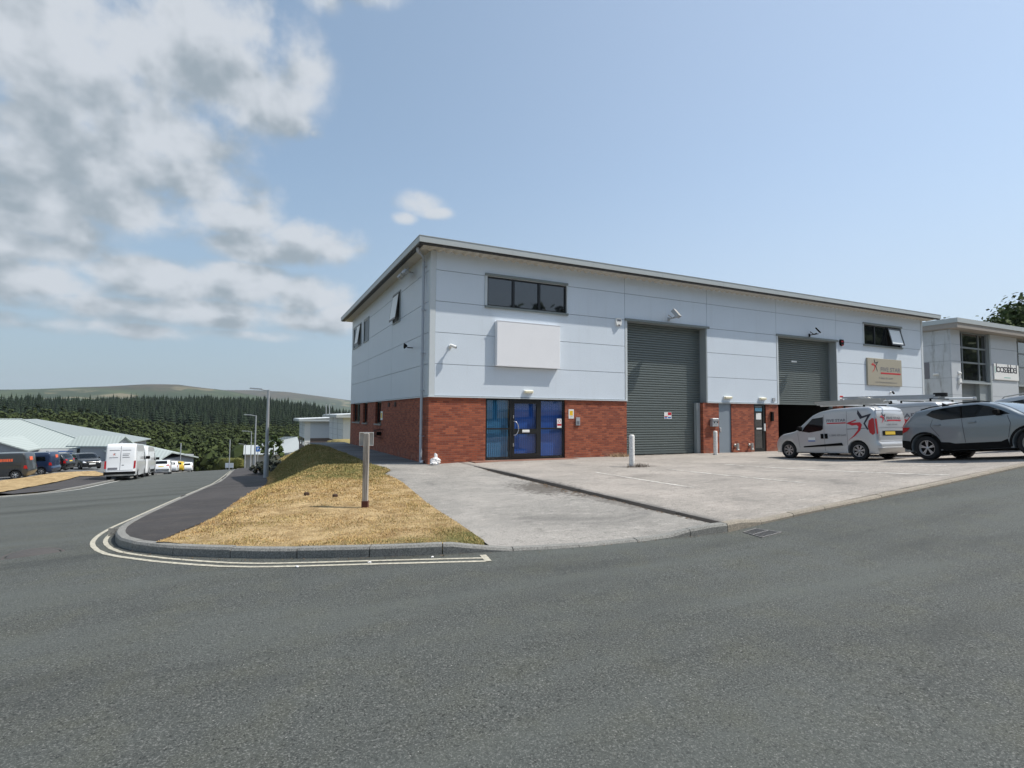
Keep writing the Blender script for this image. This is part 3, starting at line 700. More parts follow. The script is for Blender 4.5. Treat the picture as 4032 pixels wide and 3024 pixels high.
def blades(name, poly, F, G, count, rmin=0, size=(.011, .030), lodref=9.0):
    x0, x1 = min(q[0] for q in poly), max(q[0] for q in poly); y0, y1 = min(q[1] for q in poly), max(q[1] for q in poly)
    vs = []; fs = []; gr = []; k = 0; tries = 0
    while k < count and tries < count*8:
        tries += 1
        # denser towards the viewer's side of the bank
        y = y0+(y1-y0)*random.random()**1.7; x = random.uniform(x0, x1)
        if not in_poly(x, y, poly): continue
        if vn(x*3.1+9, y*3.1) < .28 and random.random() < .6: continue
        sc = 1+max(0, (math.hypot(x, y)-lodref))*.07; g = G(x, y); isg = 1.0 if random.random() < g*.8+.45*(vn(x*1.9, y*1.9)-.5) else 0.0
        h = random.uniform(*size)*sc*(1.15 if isg else 1.0)*(.6+.9*vn(x*2.3+40, y*2.3)); w = random.uniform(.004, .008)*sc; a = random.uniform(0, 2*PI); z = F(x, y)-.008
        lean = random.uniform(.2, 1.3)*h; dx, dy = math.cos(a), math.sin(a); b = len(vs)
        vs += [(x-dy*w, y+dx*w, z), (x+dy*w, y-dx*w, z), (x+dx*lean, y+dy*lean, z+h)]
        fs.append((b, b+1, b+2)); gr += [isg*random.uniform(.5, 1)]*3; k += 1
    me = bpy.data.meshes.new(name); me.from_pydata(vs, [], fs); me.update()
    at = me.attributes.new('green', 'FLOAT', 'POINT'); at.data.foreach_set('value', gr)
    return tag(link(name, me, M_BLADE), 'short dry straw coloured grass with greener patches on the verge', 'grass', kind='stuff')
blades('grass', [q for q in gpoly if q[1] < 36]+[(.95, 36)] if False else gpoly, gz, greenness, 150000)
# dry grass verge on the far left
VL = [(-10.75, 34.3), (-11.4, 41), (-11.9, 50), (-12.3, 55), (-11.3, 56), (-11.3, 60), (-13.0, 63), (-14.5, 58.5), (-15.2, 52), (-16.5, 46), (-18, 38), (-26, 33), (-26, 27), (-18, 28.1), (-12.6, 30.4), (-10.2, 32.3)]
v = sheet('grass_verge', VL, lambda x, y: R(x, y)+.12+.05*vn(x, y), M_GRASSG, .9, .8)
at = v.data.attributes.new('green', 'FLOAT', 'POINT'); at.data.foreach_set('value', [.18]*len(v.data.vertices))

# ------------------------------------------------------------------ main industrial unit
X0, Y0, X1, Y1 = 5.662, 18.539, 36.35, 35.23
ZJ = [2.351, 3.495, 4.631, 5.761, 6.893, 7.62]
bld = empty('industrial_unit', (X0, Y0, 0), 0, 'two storey silver panelled unit on a red brick base with two grey roller shutters', 'building')
B = bld; BO = Vector((X0, Y0, 0))
SPLIT = {'brick_wall', 'shutter_jamb', 'corner_trim', 'drip_trim', 'jamb_trim', 'rear_wall', 'inner_wall', 'lintel', 'header_soffit', 'shutter_guide', 'reveal', 'lock_plate', 'closed_blind_', 'wall_panel', 'window_bar', 'pane'}
def bp(mb, name, mat, parent=None):   # part in world coordinates parented to the building
    if name in SPLIT and len(mb.g) > 1:
        for (v0, f0, nf, nv) in mb.g:
            q = MB(); q.add(mb.v[v0:v0+nv], [[i-v0 for i in f] for f in mb.f[f0:f0+nf]]); o = bp(q, name, mat, parent)
        return o
    o = mb.build(name, mat, parent or B)
    o.matrix_parent_inverse = Matrix.Translation(-BO) if (parent is None) else parent.matrix_parent_inverse
    if parent is not None:
        o.matrix_parent_inverse = Matrix.Identity(4)
    return o
GAP = .009
def panels_front(x0, x1, z0, z1, t=.06):
    mb_f.box(x0+GAP, x1-GAP, Y0-t*.0, Y0+.05, z0+GAP, z1-GAP, 0)
mb_f = MB(); mb_b = MB()
JX = [5.662+.19, 14.22, 18.90, 23.55, 28.22, 36.18]
WIN1 = (7.76, 11.38, 5.70, 6.99); WIN2 = (30.56, 34.22, 5.69, 6.98)
SH1 = (14.36, 18.88, 5.72); SH2 = (23.68, 28.20, 5.72)
for bi, (xa, xb) in enumerate(zip(JX[:-1], JX[1:])):
    for zi in range(5):
        z0, z1 = ZJ[zi], ZJ[zi+1]
        if bi in (1, 3) and z1 <= 5.77: continue
        hole = WIN1 if bi == 0 else WIN2 if bi == 4 else None
        if hole and z0 < hole[3]-.12 and z1 > hole[2]+.12:
            panels_front(xa, hole[0]+.004, z0, z1); panels_front(hole[1]-.004, xb, z0, z1)
        else: panels_front(xa, xb, z0, z1)
# joint backing behind the gaps, with the openings left out
def backing(x0, x1, z0, z1): mb_b.box(x0, x1, Y0+.03, Y0+.14, z0, z1)
backing(X0+.02, 14.34, 2.36, 5.70); backing(X0+.02, WIN1[0], 5.70, 7.6); backing(WIN1[1], WIN2[0], 5.90, 7.6); backing(WIN1[0], WIN1[1], 7.0, 7.6)
backing(WIN2[1], X1-.02, 5.7, 7.6); backing(WIN2[0], WIN2[1], 7.0, 7.6); backing(18.9, 23.66, 2.36, 5.9); backing(28.22, X1-.02, 2.36, 5.69); backing(WIN1[1], 14.34, 5.7, 5.9); backing(28.22, WIN2[0], 5.69, 5.9)
bp(mb_f, 'front_cladding', M_CLAD); bp(mb_b, 'joint_backing', M_JOINT)
# side cladding (faces -x)
mb = MB(); mj = MB(); JY = [Y0+.15, 24.27, 29.70, Y1]
SW = [(22.85, 24.2, 5.68, 7.04), (29.76, 31.2, 5.68, 7.02), (32.0, 34.6, 5.66, 7.02)]
for a, b in zip(JY[:-1], JY[1:]):
    for zi in range(5):
        z0, z1 = ZJ[zi], ZJ[zi+1]; cuts = [h for h in SW if h[0] >= a-.1 and h[1] <= b+.1 and z0 < h[3]-.15 and z1 > h[2]+.15]
        ys = a
        for h in cuts: mb.box(X0, X0+.05, ys+GAP, max(h[0], ys+GAP+.01), z0+GAP, z1-GAP); ys = h[1]-GAP
        if b-ys > .05: mb.box(X0, X0+.05, ys+GAP, b-GAP, z0+GAP, z1-GAP)
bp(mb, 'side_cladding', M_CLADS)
mj.box(X0+.03, X0+.12, Y0+.14, Y1-.02, 2.36, 7.6); bp(mj, 'joint_backing', M_JOINT)
mb = MB(); mb.box(X0-.012, X0+.19, Y0-.014, Y0+.05, 2.33, 7.58); mb.box(X0-.012, X0+.04, Y0+.0505, Y0+.15, 2.33, 7.58); mb.box(X1-.17, X1+.012, Y0-.014, Y0+.16, 2.33, 7.58)
bp(mb, 'corner_trim', M_TRIM)
mb = MB()
for a, b in ((X0-.03, 14.30), (18.86, 23.60), (28.18, X1+.03)): mb.box(a, b, Y0-.045, Y0+.03, 2.30, 2.345)
mb.box(X0-.045, X0+.03, Y0-.0445, Y1+.03, 2.3005, 2.3445); bp(mb, 'drip_trim', M_TRIM)
for x in (14.285, 18.87, 23.615, 28.21):
    mb = MB(); mb.box(x-.055 if x in (14.285, 23.615) else x-.02, x+.055 if x in (14.285, 23.615) else x+.02, Y0-.012, Y0+.41, 2.31, 5.74); bp(mb, 'opening_trim', M_TRIM if x in (14.285, 23.615) else M_REVEAL)
# brick base
BR = [(X0, 7.85), (11.28, 14.31), (18.62, 19.60), (20.40, 21.90), (22.74, 23.60), (28.24, X1)]
mb = MB()
for a, b in BR: mb.box(a, b, Y0+.015, Y0+.25, -.35, 2.31)
bp(mb, 'brick_wall', M_BRX)
mb = MB(); SB = [(26.35, 27.7, 1.21, 2.3), (29.72, 31.0, 1.2, 2.3), (31.95, 34.3, 1.21, 2.3)]; ya = Y0+.2501
for h in SB: mb.box(X0+.015, X0+.25, ya, h[0], -2.5, 2.31); mb.box(X0+.015, X0+.25, h[0], h[1], -2.5, h[2]); ya = h[1]
mb.box(X0+.015, X0+.25, ya, Y1, -2.5, 2.31); bp(mb, 'brick_wall', M_BRY)
mb = MB(); mb.box(X0+.014, X0+.0149, Y0+.016, Y0+.25, -.35, 2.31); bp(mb, 'brick_wall', M_BRY)
# back, right and inner walls, floor
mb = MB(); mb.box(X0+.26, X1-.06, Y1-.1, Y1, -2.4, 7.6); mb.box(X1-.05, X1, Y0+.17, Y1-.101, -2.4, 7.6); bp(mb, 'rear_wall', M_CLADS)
mb = MB(); mb.box(X0+.3, X1-.3, Y0+.52, Y1-.3, -.30, -.02); bp(mb, 'floor_slab', paint('floor_concrete', (.12, .12, .11), .8))
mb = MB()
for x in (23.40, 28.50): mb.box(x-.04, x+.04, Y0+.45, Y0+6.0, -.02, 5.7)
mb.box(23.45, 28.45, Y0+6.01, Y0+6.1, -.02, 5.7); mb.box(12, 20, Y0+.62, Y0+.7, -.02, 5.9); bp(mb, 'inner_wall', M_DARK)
# roof: sheets, fascia, gutter, corrugated soffit
OX0, OX1, OY0, OY1 = 5.045, 37.12, 17.885, 35.95
mb = MB(); t = .045; zt, zb = 7.835, 7.625
mb.box(OX0, OX1, OY0, OY0+t, zb, zt); mb.box(OX0, OX0+t, OY0+t, OY1, zb, zt); mb.box(OX1-t, OX1, OY0+t, OY1, zb, zt); mb.box(OX0+t, OX1-t, OY1-t, OY1, zb, zt)
mb.box(OX0-.012, OX1+.012, OY0-.012, OY0+.10, zt, zt+.018); mb.box(OX0-.012, OX0+.10, OY0+.1, OY1, zt, zt+.018)
for i in range(1, 9):
    x = OX0+i*(OX1-OX0)/9; mb.box(x-.005, x+.005, OY0-.004, OY0, zb+.004, zt)
fas = bp(mb, 'fascia', M_FASCIA)
mb = MB(); mb.box(OX0+t, OX1-t, OY0+t, OY1-t, 7.78, 7.805); bp(mb, 'roof', M_ROOFL)
mb = MB(); mb.box(OX0+.012, OX1-.012, OY0+.05, OY0+.20, zb-.045, zb+.02); mb.box(OX0+.05, OX0+.20, OY0+.2, OY1-.2, zb-.045, zb+.02); bp(mb, 'gutter', M_GUTTER)
mb = MB(); n = int((OX1-OX0-.3)/.083)
pr = []
for i in range(n):
    x = OX0+.2+i*.083; k = i % 4; pr.append((x, 7.545 if k in (0, 1) else 7.60))
vs = [(x, OY0+.20, z+.035) for x, z in pr]+[(x, Y0+.02, z) for x, z in pr]
mb.add(vs, [(i, i+1, n+i+1, n+i) for i in range(n-1)]); mb.box(OX0+.2, X0-.001, Y0-.3, OY1-.2, 7.60, 7.62); bp(mb, 'soffit', M_SOFFIT)
# windows
def window(x0, x1, z0, z1, mull, name='window', opened=None, cill=True):
    """front window with projecting trim; mull = inner mullion x positions"""
    mb = MB()
    mb.box(x0, x1, Y0-.055, Y0-.002, z1-.075, z1+.01); mb.box(x0, x1, Y0-.075, Y0-.002, z0-.01, z0+.07)
    f = bp(mb, name, M_TRIMG)
    mb = MB(); mb.box(x0+.002, x0+.10, Y0-.02, Y0+.12, z0+.0705, z1-.0755); mb.box(x1-.05, x1-.002, Y0-.02, Y0+.12, z0+.0705, z1-.0755); bp(mb, 'jamb_trim', M_TRIM, f)
    mb = MB(); a, b, c, d = x0+.101, x1-.051, z0+.071, z1-.076; yf, yb = Y0+.05, Y0+.12; w = .06
    mb.box(a, b, yf, yb, c, c+w); mb.box(a, b, yf, yb, d-w, d); mb.box(a, a+w, yf+.001, yb, c+w, d-w); mb.box(b-w, b, yf+.001, yb, c+w, d-w)
    for m_ in mull: mb.box(m_-w*.8, m_+w*.8, yf-.004, yb, c+w, d-w)
    bp(mb, 'frame', M_FRAMEB, f)
    xs = [a+w]+[v for m_ in mull for v in (m_-w*.8, m_+w*.8)]+[b-w]
    for i in range(0, len(xs), 2):
        mb = MB()
        if opened == i//2:
            continue
        mb.box(xs[i]+.001, xs[i+1]-.001, yb-.03, yb-.02, c+w, d-w)
        bp(mb, 'pane', M_GLASS, f)
    mb = MB(); mb.box(x0, x1, Y0+.13, Y0+.16, z0, z1); bp(mb, 'blind_backing', M_DARK, f)
    return f, xs, (c+w, d-w)
window(7.76, 11.38, 5.70, 6.99, [8.98, 10.11])
f, xs, (c, d) = window(30.56, 34.22, 5.69, 6.98, [31.72, 32.86], opened=2)
# the opened casement, hinged at its top
mb = MB(); a, b = xs[4]-.03, xs[5]; tl = .24; out = math.sin(tl)*(d-c); dz = (d-c)*(1-math.cos(tl))
def tilt(x, zz, off=0): # zz from 0 at hinge to 1 at the bottom
    return (x, Y0+.04-off*math.cos(tl)-zz*out, d-zz*(d-c)*math.cos(tl)-off*math.sin(tl))
def tbox(mb, xa, xb, za, zb, th): mb.prism([tilt(xa, za), tilt(xb, za), tilt(xb, zb), tilt(xa, zb)], (0, -math.cos(tl)*th, -math.sin(tl)*th))
tbox(mb, a, b, 0, .08, .05); tbox(mb, a, b, .92, 1, .05); tbox(mb, a, a+.07, .08, .92, .05); tbox(mb, b-.07, b, .08, .92, .05); cs = bp(mb, 'opened_casement', M_FRAMEB, f)
mb = MB(); tbox(mb, a+.071, b-.071, .081, .919, .02); bp(mb, 'pane', M_REFLP, f)
def side_window(y0, y1, z0, z1, mull=(), opened=False, brick=False):
    mb = MB()
    if not brick:
        mb.box(X0-.03, X0+.06, y0, y1, z1-.07, z1); mb.box(X0-.04, X0+.06, y0, y1, z0, z0+.06); mb.box(X0-.03, X0+.06, y0, y0+.09, z0+.06, z1-.07); mb.box(X0-.03, X0+.06, y1-.06, y1, z0+.06, z1-.07)
        q = .09
    else: mb.box(X0-.05, X0+.10, y0-.06, y1+.06, z0-.07, z0); q = 0
    f = bp(mb, 'window' if not brick else 'window_sill', M_REVEAL if not brick else paint('sill_tile', (.28, .26, .24), .7)) if True else None
    if brick: f.name = 'window'
    mb = MB(); a, b, c, d = y0+q, y1-(q and .06), z0+(q and .06), z1-(q and .07); w = .055; xf = X0+.02 if not brick else X0+.12
    mb.box(xf, xf+.06, a, b, c, c+w); mb.box(xf, xf+.06, a, b, d-w, d); mb.box(xf, xf+.06, a, a+w, c+w, d-w); mb.box(xf, xf+.06, b-w, b, c+w, d-w)
    for m_ in mull: mb.box(xf-.004, xf+.06, m_-.045, m_+.045, c+w, d-w)
    bp(mb, 'frame', M_FRAMEB, f); mb = MB(); mb.box(xf+.03, xf+.04, a+w, b-w, c+w, d-w); bp(mb, 'pane', M_GLASS, f)
    if opened:
        mb = MB(); tl = .13; h = (d-c); ya, yb = a+.02, (mull[0] if mull else b-.02)
        P = lambda y, s: (X0-.02-s*h*math.sin(tl), y, d-s*h*math.cos(tl))
        mb.prism([P(ya, 0), P(yb, 0), P(yb, .97), P(ya, .97)], (-.035, 0, 0)); bp(mb, 'opened_casement', M_FRAMEB, f)
        mb = MB(); mb.prism([P(ya+.07, .07), P(yb-.07, .07), P(yb-.07, .9), P(ya+.07, .9)], (-.04, 0, 0)); bp(mb, 'casement_pane', M_REFLP, f)
side_window(*SW[0], opened=True); side_window(*SW[1]); side_window(*SW[2], mull=(33.2,), opened=True)
for h in SB: side_window(*h, mull=((h[0]+h[1])/2,) if h[1]-h[0] > 1.8 else (), brick=True)
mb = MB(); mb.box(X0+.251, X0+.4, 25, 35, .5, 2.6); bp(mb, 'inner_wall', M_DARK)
for y, z in ((24.7, 2.11), (23.5, 2.11)):
    mb = MB(); mb.box(X0-.02, X0+.014, y-.13, y+.13, z-.10, z+.10)
    for k in range(4): mb.box(X0-.03, X0-.02, y-.11, y+.11, z-.08+k*.045, z-.065+k*.045)
    bp(mb, 'vent_grille', paint('vent_brown', (.06, .03, .025), .7))
# entrance: blue blinds behind black framed glass
ex0, ex1 = 7.85, 11.28; m1a, m1b = 8.86, 8.96; m2a, m2b = 10.11, 10.21
mb = MB(); yf, yb = Y0+.06, Y0+.15
mb.box(ex0, ex1, yf, yb, 2.235, 2.30); mb.box(ex0, ex1, yf, yb, .0, .07); mb.box(ex0, ex0+.06, yf, yb, .07, 2.235); mb.box(ex1-.07, ex1, yf, yb, .07, 2.235)
mb.box(m1a, m1b, yf-.003, yb, .07, 2.235); mb.box(m2a, m2b, yf-.003, yb, .07, 2.235); mb.box(ex0+.06, m1a, yf+.004, yb, 1.135, 1.19); mb.box(m2b, ex1-.07, yf+.004, yb, 1.135, 1.19)
ent = bp(mb, 'entrance_screen', M_FRAMEB)
mb = MB(); mb.box(ex0-.03, ex1+.03, Y0-.04, Y0+.25, -.06, -.001); bp(mb, 'threshold', M_LINEW, ent)
mb = MB()
mb.box(m1b+.004, m2a-.004, yf-.012, yb-.03, 2.12, 2.23); mb.box(m1b+.004, m2a-.004, yf-.012, yb-.03, .075, .22); mb.box(m1b+.004, m1b+.10, yf-.012, yb-.03, .22, 2.12); mb.box(m2a-.10, m2a-.004, yf-.012, yb-.03, .22, 2.12); mb.box(m1b+.10, m2a-.10, yf-.012, yb-.03, .96, 1.16)
door = bp(mb, 'entrance_door', M_FRAMEB)
mb = MB(); pts = [(m1b+.07, yf-.012, 1.44), (m1b+.12, yf-.09, 1.43), (m1b+.20, yf-.10, 1.32), (m1b+.23, yf-.10, 1.18), (m1b+.20, yf-.10, 1.04), (m1b+.12, yf-.09, .93), (m1b+.07, yf-.012, .92)]
mb.tube([tuple(p) for p in smoothline(pts, .05)], .017, 8); bp(mb, 'door_handle', M_ALLOY, door)
mb = MB(); mb.box(9.38, 9.70, yf-.03, yf-.0125, 1.02, 1.12, ch=.01); bp(mb, 'letter_plate', M_WHITE, door)
mb = MB()
for zz in (.55, 1.62): mb.box(m1b+.035, m1b+.06, yf-.03, yf-.0125, zz-.06, zz+.06)
bp(mb, 'lock_plate', M_ALLOY, door)
def panes(lst, parent):
    for (a, b, c, d, y) in lst:
        mb = MB(); mb.poly([(a, y, c), (b, y, c), (b, y, d), (a, y, d)]); bp(mb, 'pane', M_GLC, parent)
panes([(ex0+.06, m1a, .07, 1.135, yf+.03), (ex0+.06, m1a, 1.19, 2.235, yf+.03), (m2b, ex1-.07, .07, 1.135, yf+.03), (m2b, ex1-.07, 1.19, 2.235, yf+.03)], ent)
panes([(m1b+.10, m2a-.10, .22, .96, yf+.02), (m1b+.10, m2a-.10, 1.16, 2.12, yf+.02)], door)
mb = MB(); x = ex0+.07
while x < m1a-.02:
    c_, s_ = .055*math.cos(.42), .055*math.sin(.42); mb.add([(x-c_+.04, yb+.07-s_, .1), (x+c_+.04, yb+.07+s_, .1), (x+c_+.04, yb+.07+s_, 2.25), (x-c_+.04, yb+.07-s_, 2.25)], [(0, 1, 2, 3)]); x += .085
bp(mb, 'vertical_blind', M_BLIND, ent)
mb = MB()
for a, b in ((m1b-.02, m2a+.02), (m2b-.02, ex1)):
    x = a
    while x < b: mb.add([(x, yb+.06, .1), (x+.1, yb+.075, .1), (x+.1, yb+.075, 2.25), (x, yb+.06, 2.25)], [(0, 1, 2, 3)]); x += .098
bp(mb, 'closed_blind', M_BLIND2, ent)
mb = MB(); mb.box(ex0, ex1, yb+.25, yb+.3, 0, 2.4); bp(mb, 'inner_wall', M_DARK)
# lintel strip and soffit over the doors, jambs
mb = MB()
for a, b in ((7.85, 11.28), (19.6, 20.4), (21.9, 22.74)): mb.box(a, b, Y0+.016, Y0+.25, 2.302, 2.349)
bp(mb, 'lintel', M_TRIMG)
# roller shutters
def shutter(x0, x1, z0, z1, name='roller_shutter'):
    ys = Y0+.40; pitch = .106; mb = MB(); prof = []; z = z0
    while z < z1+.05:
        prof += [(ys+.02, z), (ys-.010, z+.012), (ys-.016, z+.05), (ys-.010, z+.084), (ys+.02, z+.090), (ys+.03, z+.098)]; z += pitch
    n = len(prof); mb.add([(x0, y, zz) for y, zz in prof]+[(x1, y, zz) for y, zz in prof], [(i, i+1, n+i+1, n+i) for i in range(n-1)])
    sh = bp(mb, name, M_SHUT)
    mb = MB(); mb.box(x0, x1, ys-.04, ys+.02, z0-.10, z0-.001); bp(mb, 'bottom_rail', M_SHUT, sh)
    return sh
sh1 = shutter(14.40, 18.80, .12, 5.72); sh2 = shutter(23.70, 28.16, 2.42, 5.72)
for a, b in ((14.34, 18.90), (23.67, 28.22)):
    mb = MB(); mb.box(a-.12, b+.12, Y0-.055, Y0+.02, 5.735, 5.83); bp(mb, 'shutter_header', M_TRIMG)
    mb = MB(); mb.box(a, b, Y0+.0205, Y0+.46, 5.74, 5.76); bp(mb, 'header_soffit', M_REVEAL)
    mb = MB(); mb.box(a+.001, a+.06, Y0+.36, Y0+.44, .0, 5.73); mb.box(b-.10, b-.021, Y0+.36, Y0+.44, .0, 5.73); bp(mb, 'shutter_guide', M_SHUTG)
mb = MB(); mb.box(18.82, 18.8685, Y0-.01, Y0+.45, 2.31, 5.735); mb.box(28.18, 28.2085, Y0-.01, Y0+.45, 2.31, 5.735); bp(mb, 'reveal', M_REVEAL)
mb = MB(); mb.box(18.40, 18.60, Y0+.18, Y0+.36, .0, 2.30); mb.box(14.315, 14.36, Y0+.2505, Y0+.45, -.05, 2.30); mb.box(18.60, 18.82, Y0+.2505, Y0+.45, .0, 2.30); mb.box(28.16, 28.24, Y0+.2505, Y0+.45, 0, 2.3); bp(mb, 'shutter_jamb', M_REVEAL)
mb = MB(); mb.box(28.16, 28.24, Y0+.02, Y0+.25, 0, 2.3); bp(mb, 'brick_jamb', M_BRX)
# side doors
mb = MB(); mb.box(19.60, 20.40, Y0+.06, Y0+.12, .0, 2.30); dr = bp(mb, 'service_door', paint('blue_grey_door', (.22, .26, .30), .5, var=.06))
mb = MB(); mb.box(19.64, 19.72, Y0-.01, Y0+.06, .96, 1.16, ch=.01); bp(mb, 'lock_case', M_ALLOY, dr)
mb = MB(); mb.box(20.40, 20.45, Y0+.05, Y0+.13, 0, 2.3); mb.box(19.56, 19.60, Y0+.05, Y0+.13, 0, 2.3); bp(mb, 'door_frame', M_TRIMG, dr)
mb = MB(); a, b = 21.90, 22.74; y_ = Y0+.06
mb.box(a, b, y_, y_+.08, 2.2, 2.3); mb.box(a, b, y_, y_+.08, .0, .16); mb.box(a, a+.13, y_, y_+.08, .16, 2.2); mb.box(b-.17, b, y_, y_+.08, .16, 2.2); mb.box(a+.13, b-.17, y_, y_+.08, 1.02, 1.2)
dr = bp(mb, 'glazed_door', M_FRAMEB)
mb = MB(); mb.box(a+.13, b-.17, y_+.03, y_+.04, .16, 1.02); mb.box(a+.13, b-.17, y_+.03, y_+.04, 1.2, 2.2); bp(mb, 'pane', M_GLASS, dr)
mb = MB(); mb.box(a+.22, b-.27, y_+.018, y_+.026, 1.55, 1.86); bp(mb, 'paper_notice', M_WHITE, dr)
mb = MB(); mb.box(a+.16, b-.21, y_+.018, y_+.026, 1.95, 2.11); bp(mb, 'blue_notice', paint('pale_blue_notice', (.18, .42, .55), .5), dr)
mb = MB(); mb.box(a+.20, b-.28, y_-.014, y_-.001, 1.07, 1.15); mb.box(b-.13, b-.06, y_-.05, y_-.001, 1.0, 1.35); bp(mb, 'letter_plate', M_WHITE, dr)
# downpipe by the corner, with brackets
mb = MB(); px_, py_ = X0-.10, 19.12
mb.tube([(px_, py_, -.05), (px_, py_, 7.28)], .053, 12); mb.tube([tuple(p) for p in smoothline([(px_, py_, 7.24), (px_-.01, py_-.02, 7.36), (px_-.14, py_-.28, 7.44), (OX0+.13, 18.55, 7.47), (OX0+.12, 18.5, 7.60)], .06)], .053, 12)
dp = bp(mb, 'downpipe', M_PIPE)
for z in (.9, 2.55, 3.9, 5.5, 7.1):
    mb = MB(); mb.lathe([(.0535, z-.025), (.064, z-.025), (.064, z+.025), (.0535, z+.025)], (px_, py_, 0), n=12); mb.box(px_+.05, X0+.01, py_-.05, py_+.05, z-.012, z+.012); bp(mb, 'pipe_bracket', M_PIPE, dp)

def at_world(o): return o
# lettering helper
def text_geo(s, width=None, height=None, bold=.0, spacing=1.0, aspect=None):
    cu = bpy.data.curves.new('lettering', 'FONT'); cu.body = s; cu.size = 1; cu.offset = bold; cu.space_character = spacing; cu.resolution_u = 3
    ob = bpy.data.objects.new('lettering', cu); COL.objects.link(ob); dg = bpy.context.evaluated_depsgraph_get(); dg.update()
    me = bpy.data.meshes.new_from_object(ob.evaluated_get(dg)); bpy.data.objects.remove(ob); bpy.data.curves.remove(cu)
    V = [(v.co.x, v.co.y) for v in me.vertices]; F = [tuple(p.vertices) for p in me.polygons]; bpy.data.meshes.remove(me)
    x0, x1 = min(v[0] for v in V), max(v[0] for v in V); y0, y1 = min(v[1] for v in V), max(v[1] for v in V)
    sx = width/(x1-x0) if width else height/(y1-y0); sy = height/(y1-y0) if height else sx
    return [((x-x0)*sx, (y-y0)*sy) for x, y in V], F
def put_text(mb, s, x, z, fn, w=None, h=None, bold=.0, spacing=1.0, mi=0):
    V, F = text_geo(s, w, h, bold, spacing); mb.add([fn(x+a, z+b) for a, b in V], F, mi)
# company emblem: a star whose left half is a red swooping 5 and right half a dark open outline (units: about 1 wide)
STAR_D = [(.43, 1.0), (.52, .70), (.95, .74), (.72, .47), (.93, .02), (.58, .27), (.60, .19), (.985, -.12), (.80, .44), (1.12, .80), (.60, .78), (.445, .62), (.455, .80)]
STAR_D = [(.44, 1.05), (.62, .66), (1.08, .80), (.72, .36), (.92, -.10), (.90, -.16), (.60, .36), (.84, .66), (.54, .56), (.42, .86)]
STAR_R = [(0, .50), (.38, .66), (.40, .60), (.18, .50), (.46, .52), (.62, .42), (.60, .22), (.42, -.06), (.06, -.28), (.34, -.02), (.48, .20), (.46, .36), (.34, .40), (.20, .38)]
def emblem(mb, x, z, s, fn, mirror=False, mi_r=0, mi_d=1, sx=1.0):
    for P, mi in ((STAR_R, mi_r), (STAR_D, mi_d)):
        v, f = cdt([(a*s*sx, b*s) for a, b in P], s*.12); mb.add([fn(x+a, z+b) for a, b in v], f, mi)

# ------------------------------------------------------------------ things fixed to the unit
def thing(name, loc, label, cat, group=None, rz=0): return empty(name, loc, rz, label, cat, group)
t_ = thing('blank_sign_box', (9.55, Y0, 3.53), 'blank white sign box on the silver cladding above the blue entrance', 'sign')
mb = MB(); mb.box(-1.35, 1.35, -.20, -.195, .0, 1.66, ch=0); mb.box(-1.37, 1.37, -.194, -.0, -.012, 1.672, ch=.012); mb.build('panel', M_WHITE2, t_)
for zz in (-.025, 1.665): mb = MB(); mb.box(-1.39, 1.39, -.206, -.19, zz, zz+.02); mb.build('edge_trim', paint('edge_white', (.7, .7, .72), .4), t_)
t_ = thing('company_sign', (32.36, Y0, 3.49), 'taupe company sign with a red and black star and the words FIVE STAR', 'sign')
mb = MB(); mb.box(-1.60, 1.60, -.09, -.0, 0, 1.52, ch=.01); mb.build('panel', M_SIGNT, t_)
sf = lambda x, z: (x, -.094, z)
mb = MB(); emblem(mb, -1.28, .86, .62, sf); mb.box(-.42, 1.46, -.096, -.0945, .66, .74, 0); mb.build('emblem', [M_RED, M_INK], t_)
mb = MB(); put_text(mb, 'FIVE STAR', -.42, .80, sf, w=1.88, h=.24, bold=.015); put_text(mb, 'T 0845 459 0449', -.60, .36, sf, w=1.3, h=.11); put_text(mb, 'www.fivestarmaintenance.co.uk', -.95, .14, sf, w=2.05, h=.10); mb.build('lettering', M_INKG, t_)
def bulkhead(x, z, label, w=.40):
    t_ = thing('wall_light', (x, Y0, z), label, 'light', 'emergency lights over the doors')
    mb = MB(); mb.box(-w/2, w/2, -.05, 0, -.06, .06, ch=.008); mb.build('base', M_WHITE, t_)
    mb = MB(); mb.box(-w/2+.015, w/2-.015, -.13, -.0505, -.05, .05, ch=.02); mb.build('diffuser', M_CREAM, t_)
bulkhead(9.60, 2.58, 'cream emergency light above the blue entrance doors'); bulkhead(20.12, 2.57, 'cream emergency light above the blue grey service door', .5); bulkhead(22.44, 2.56, 'cream emergency light above the narrow black glazed door', .46)
def bell(x, z, m1, m2, label):
    t_ = thing('alarm_box', (x, Y0, z), label, 'alarm')
    mb = MB(); mb.prism([(-.12, 0, .17), (.12, 0, .17), (.16, 0, .05), (.12, 0, -.12), (.04, 0, -.17), (-.04, 0, -.17), (-.12, 0, -.12), (-.16, 0, .05)], (0, -.085, 0)); mb.build('casing', m1, t_)
    mb = MB(); mb.box(-.09, .09, -.092, -.0855, .03, .10); mb.box(-.05, .05, -.11, -.0855, -.16, -.11, ch=.01); mb.build('beacon', m2, t_)
bell(13.86, 5.63, M_WHITE, M_INKG, 'white alarm box left of the large roller shutter'); bell(28.62, 5.70, M_BLACK, M_RED, 'black alarm box right of the small roller shutter')
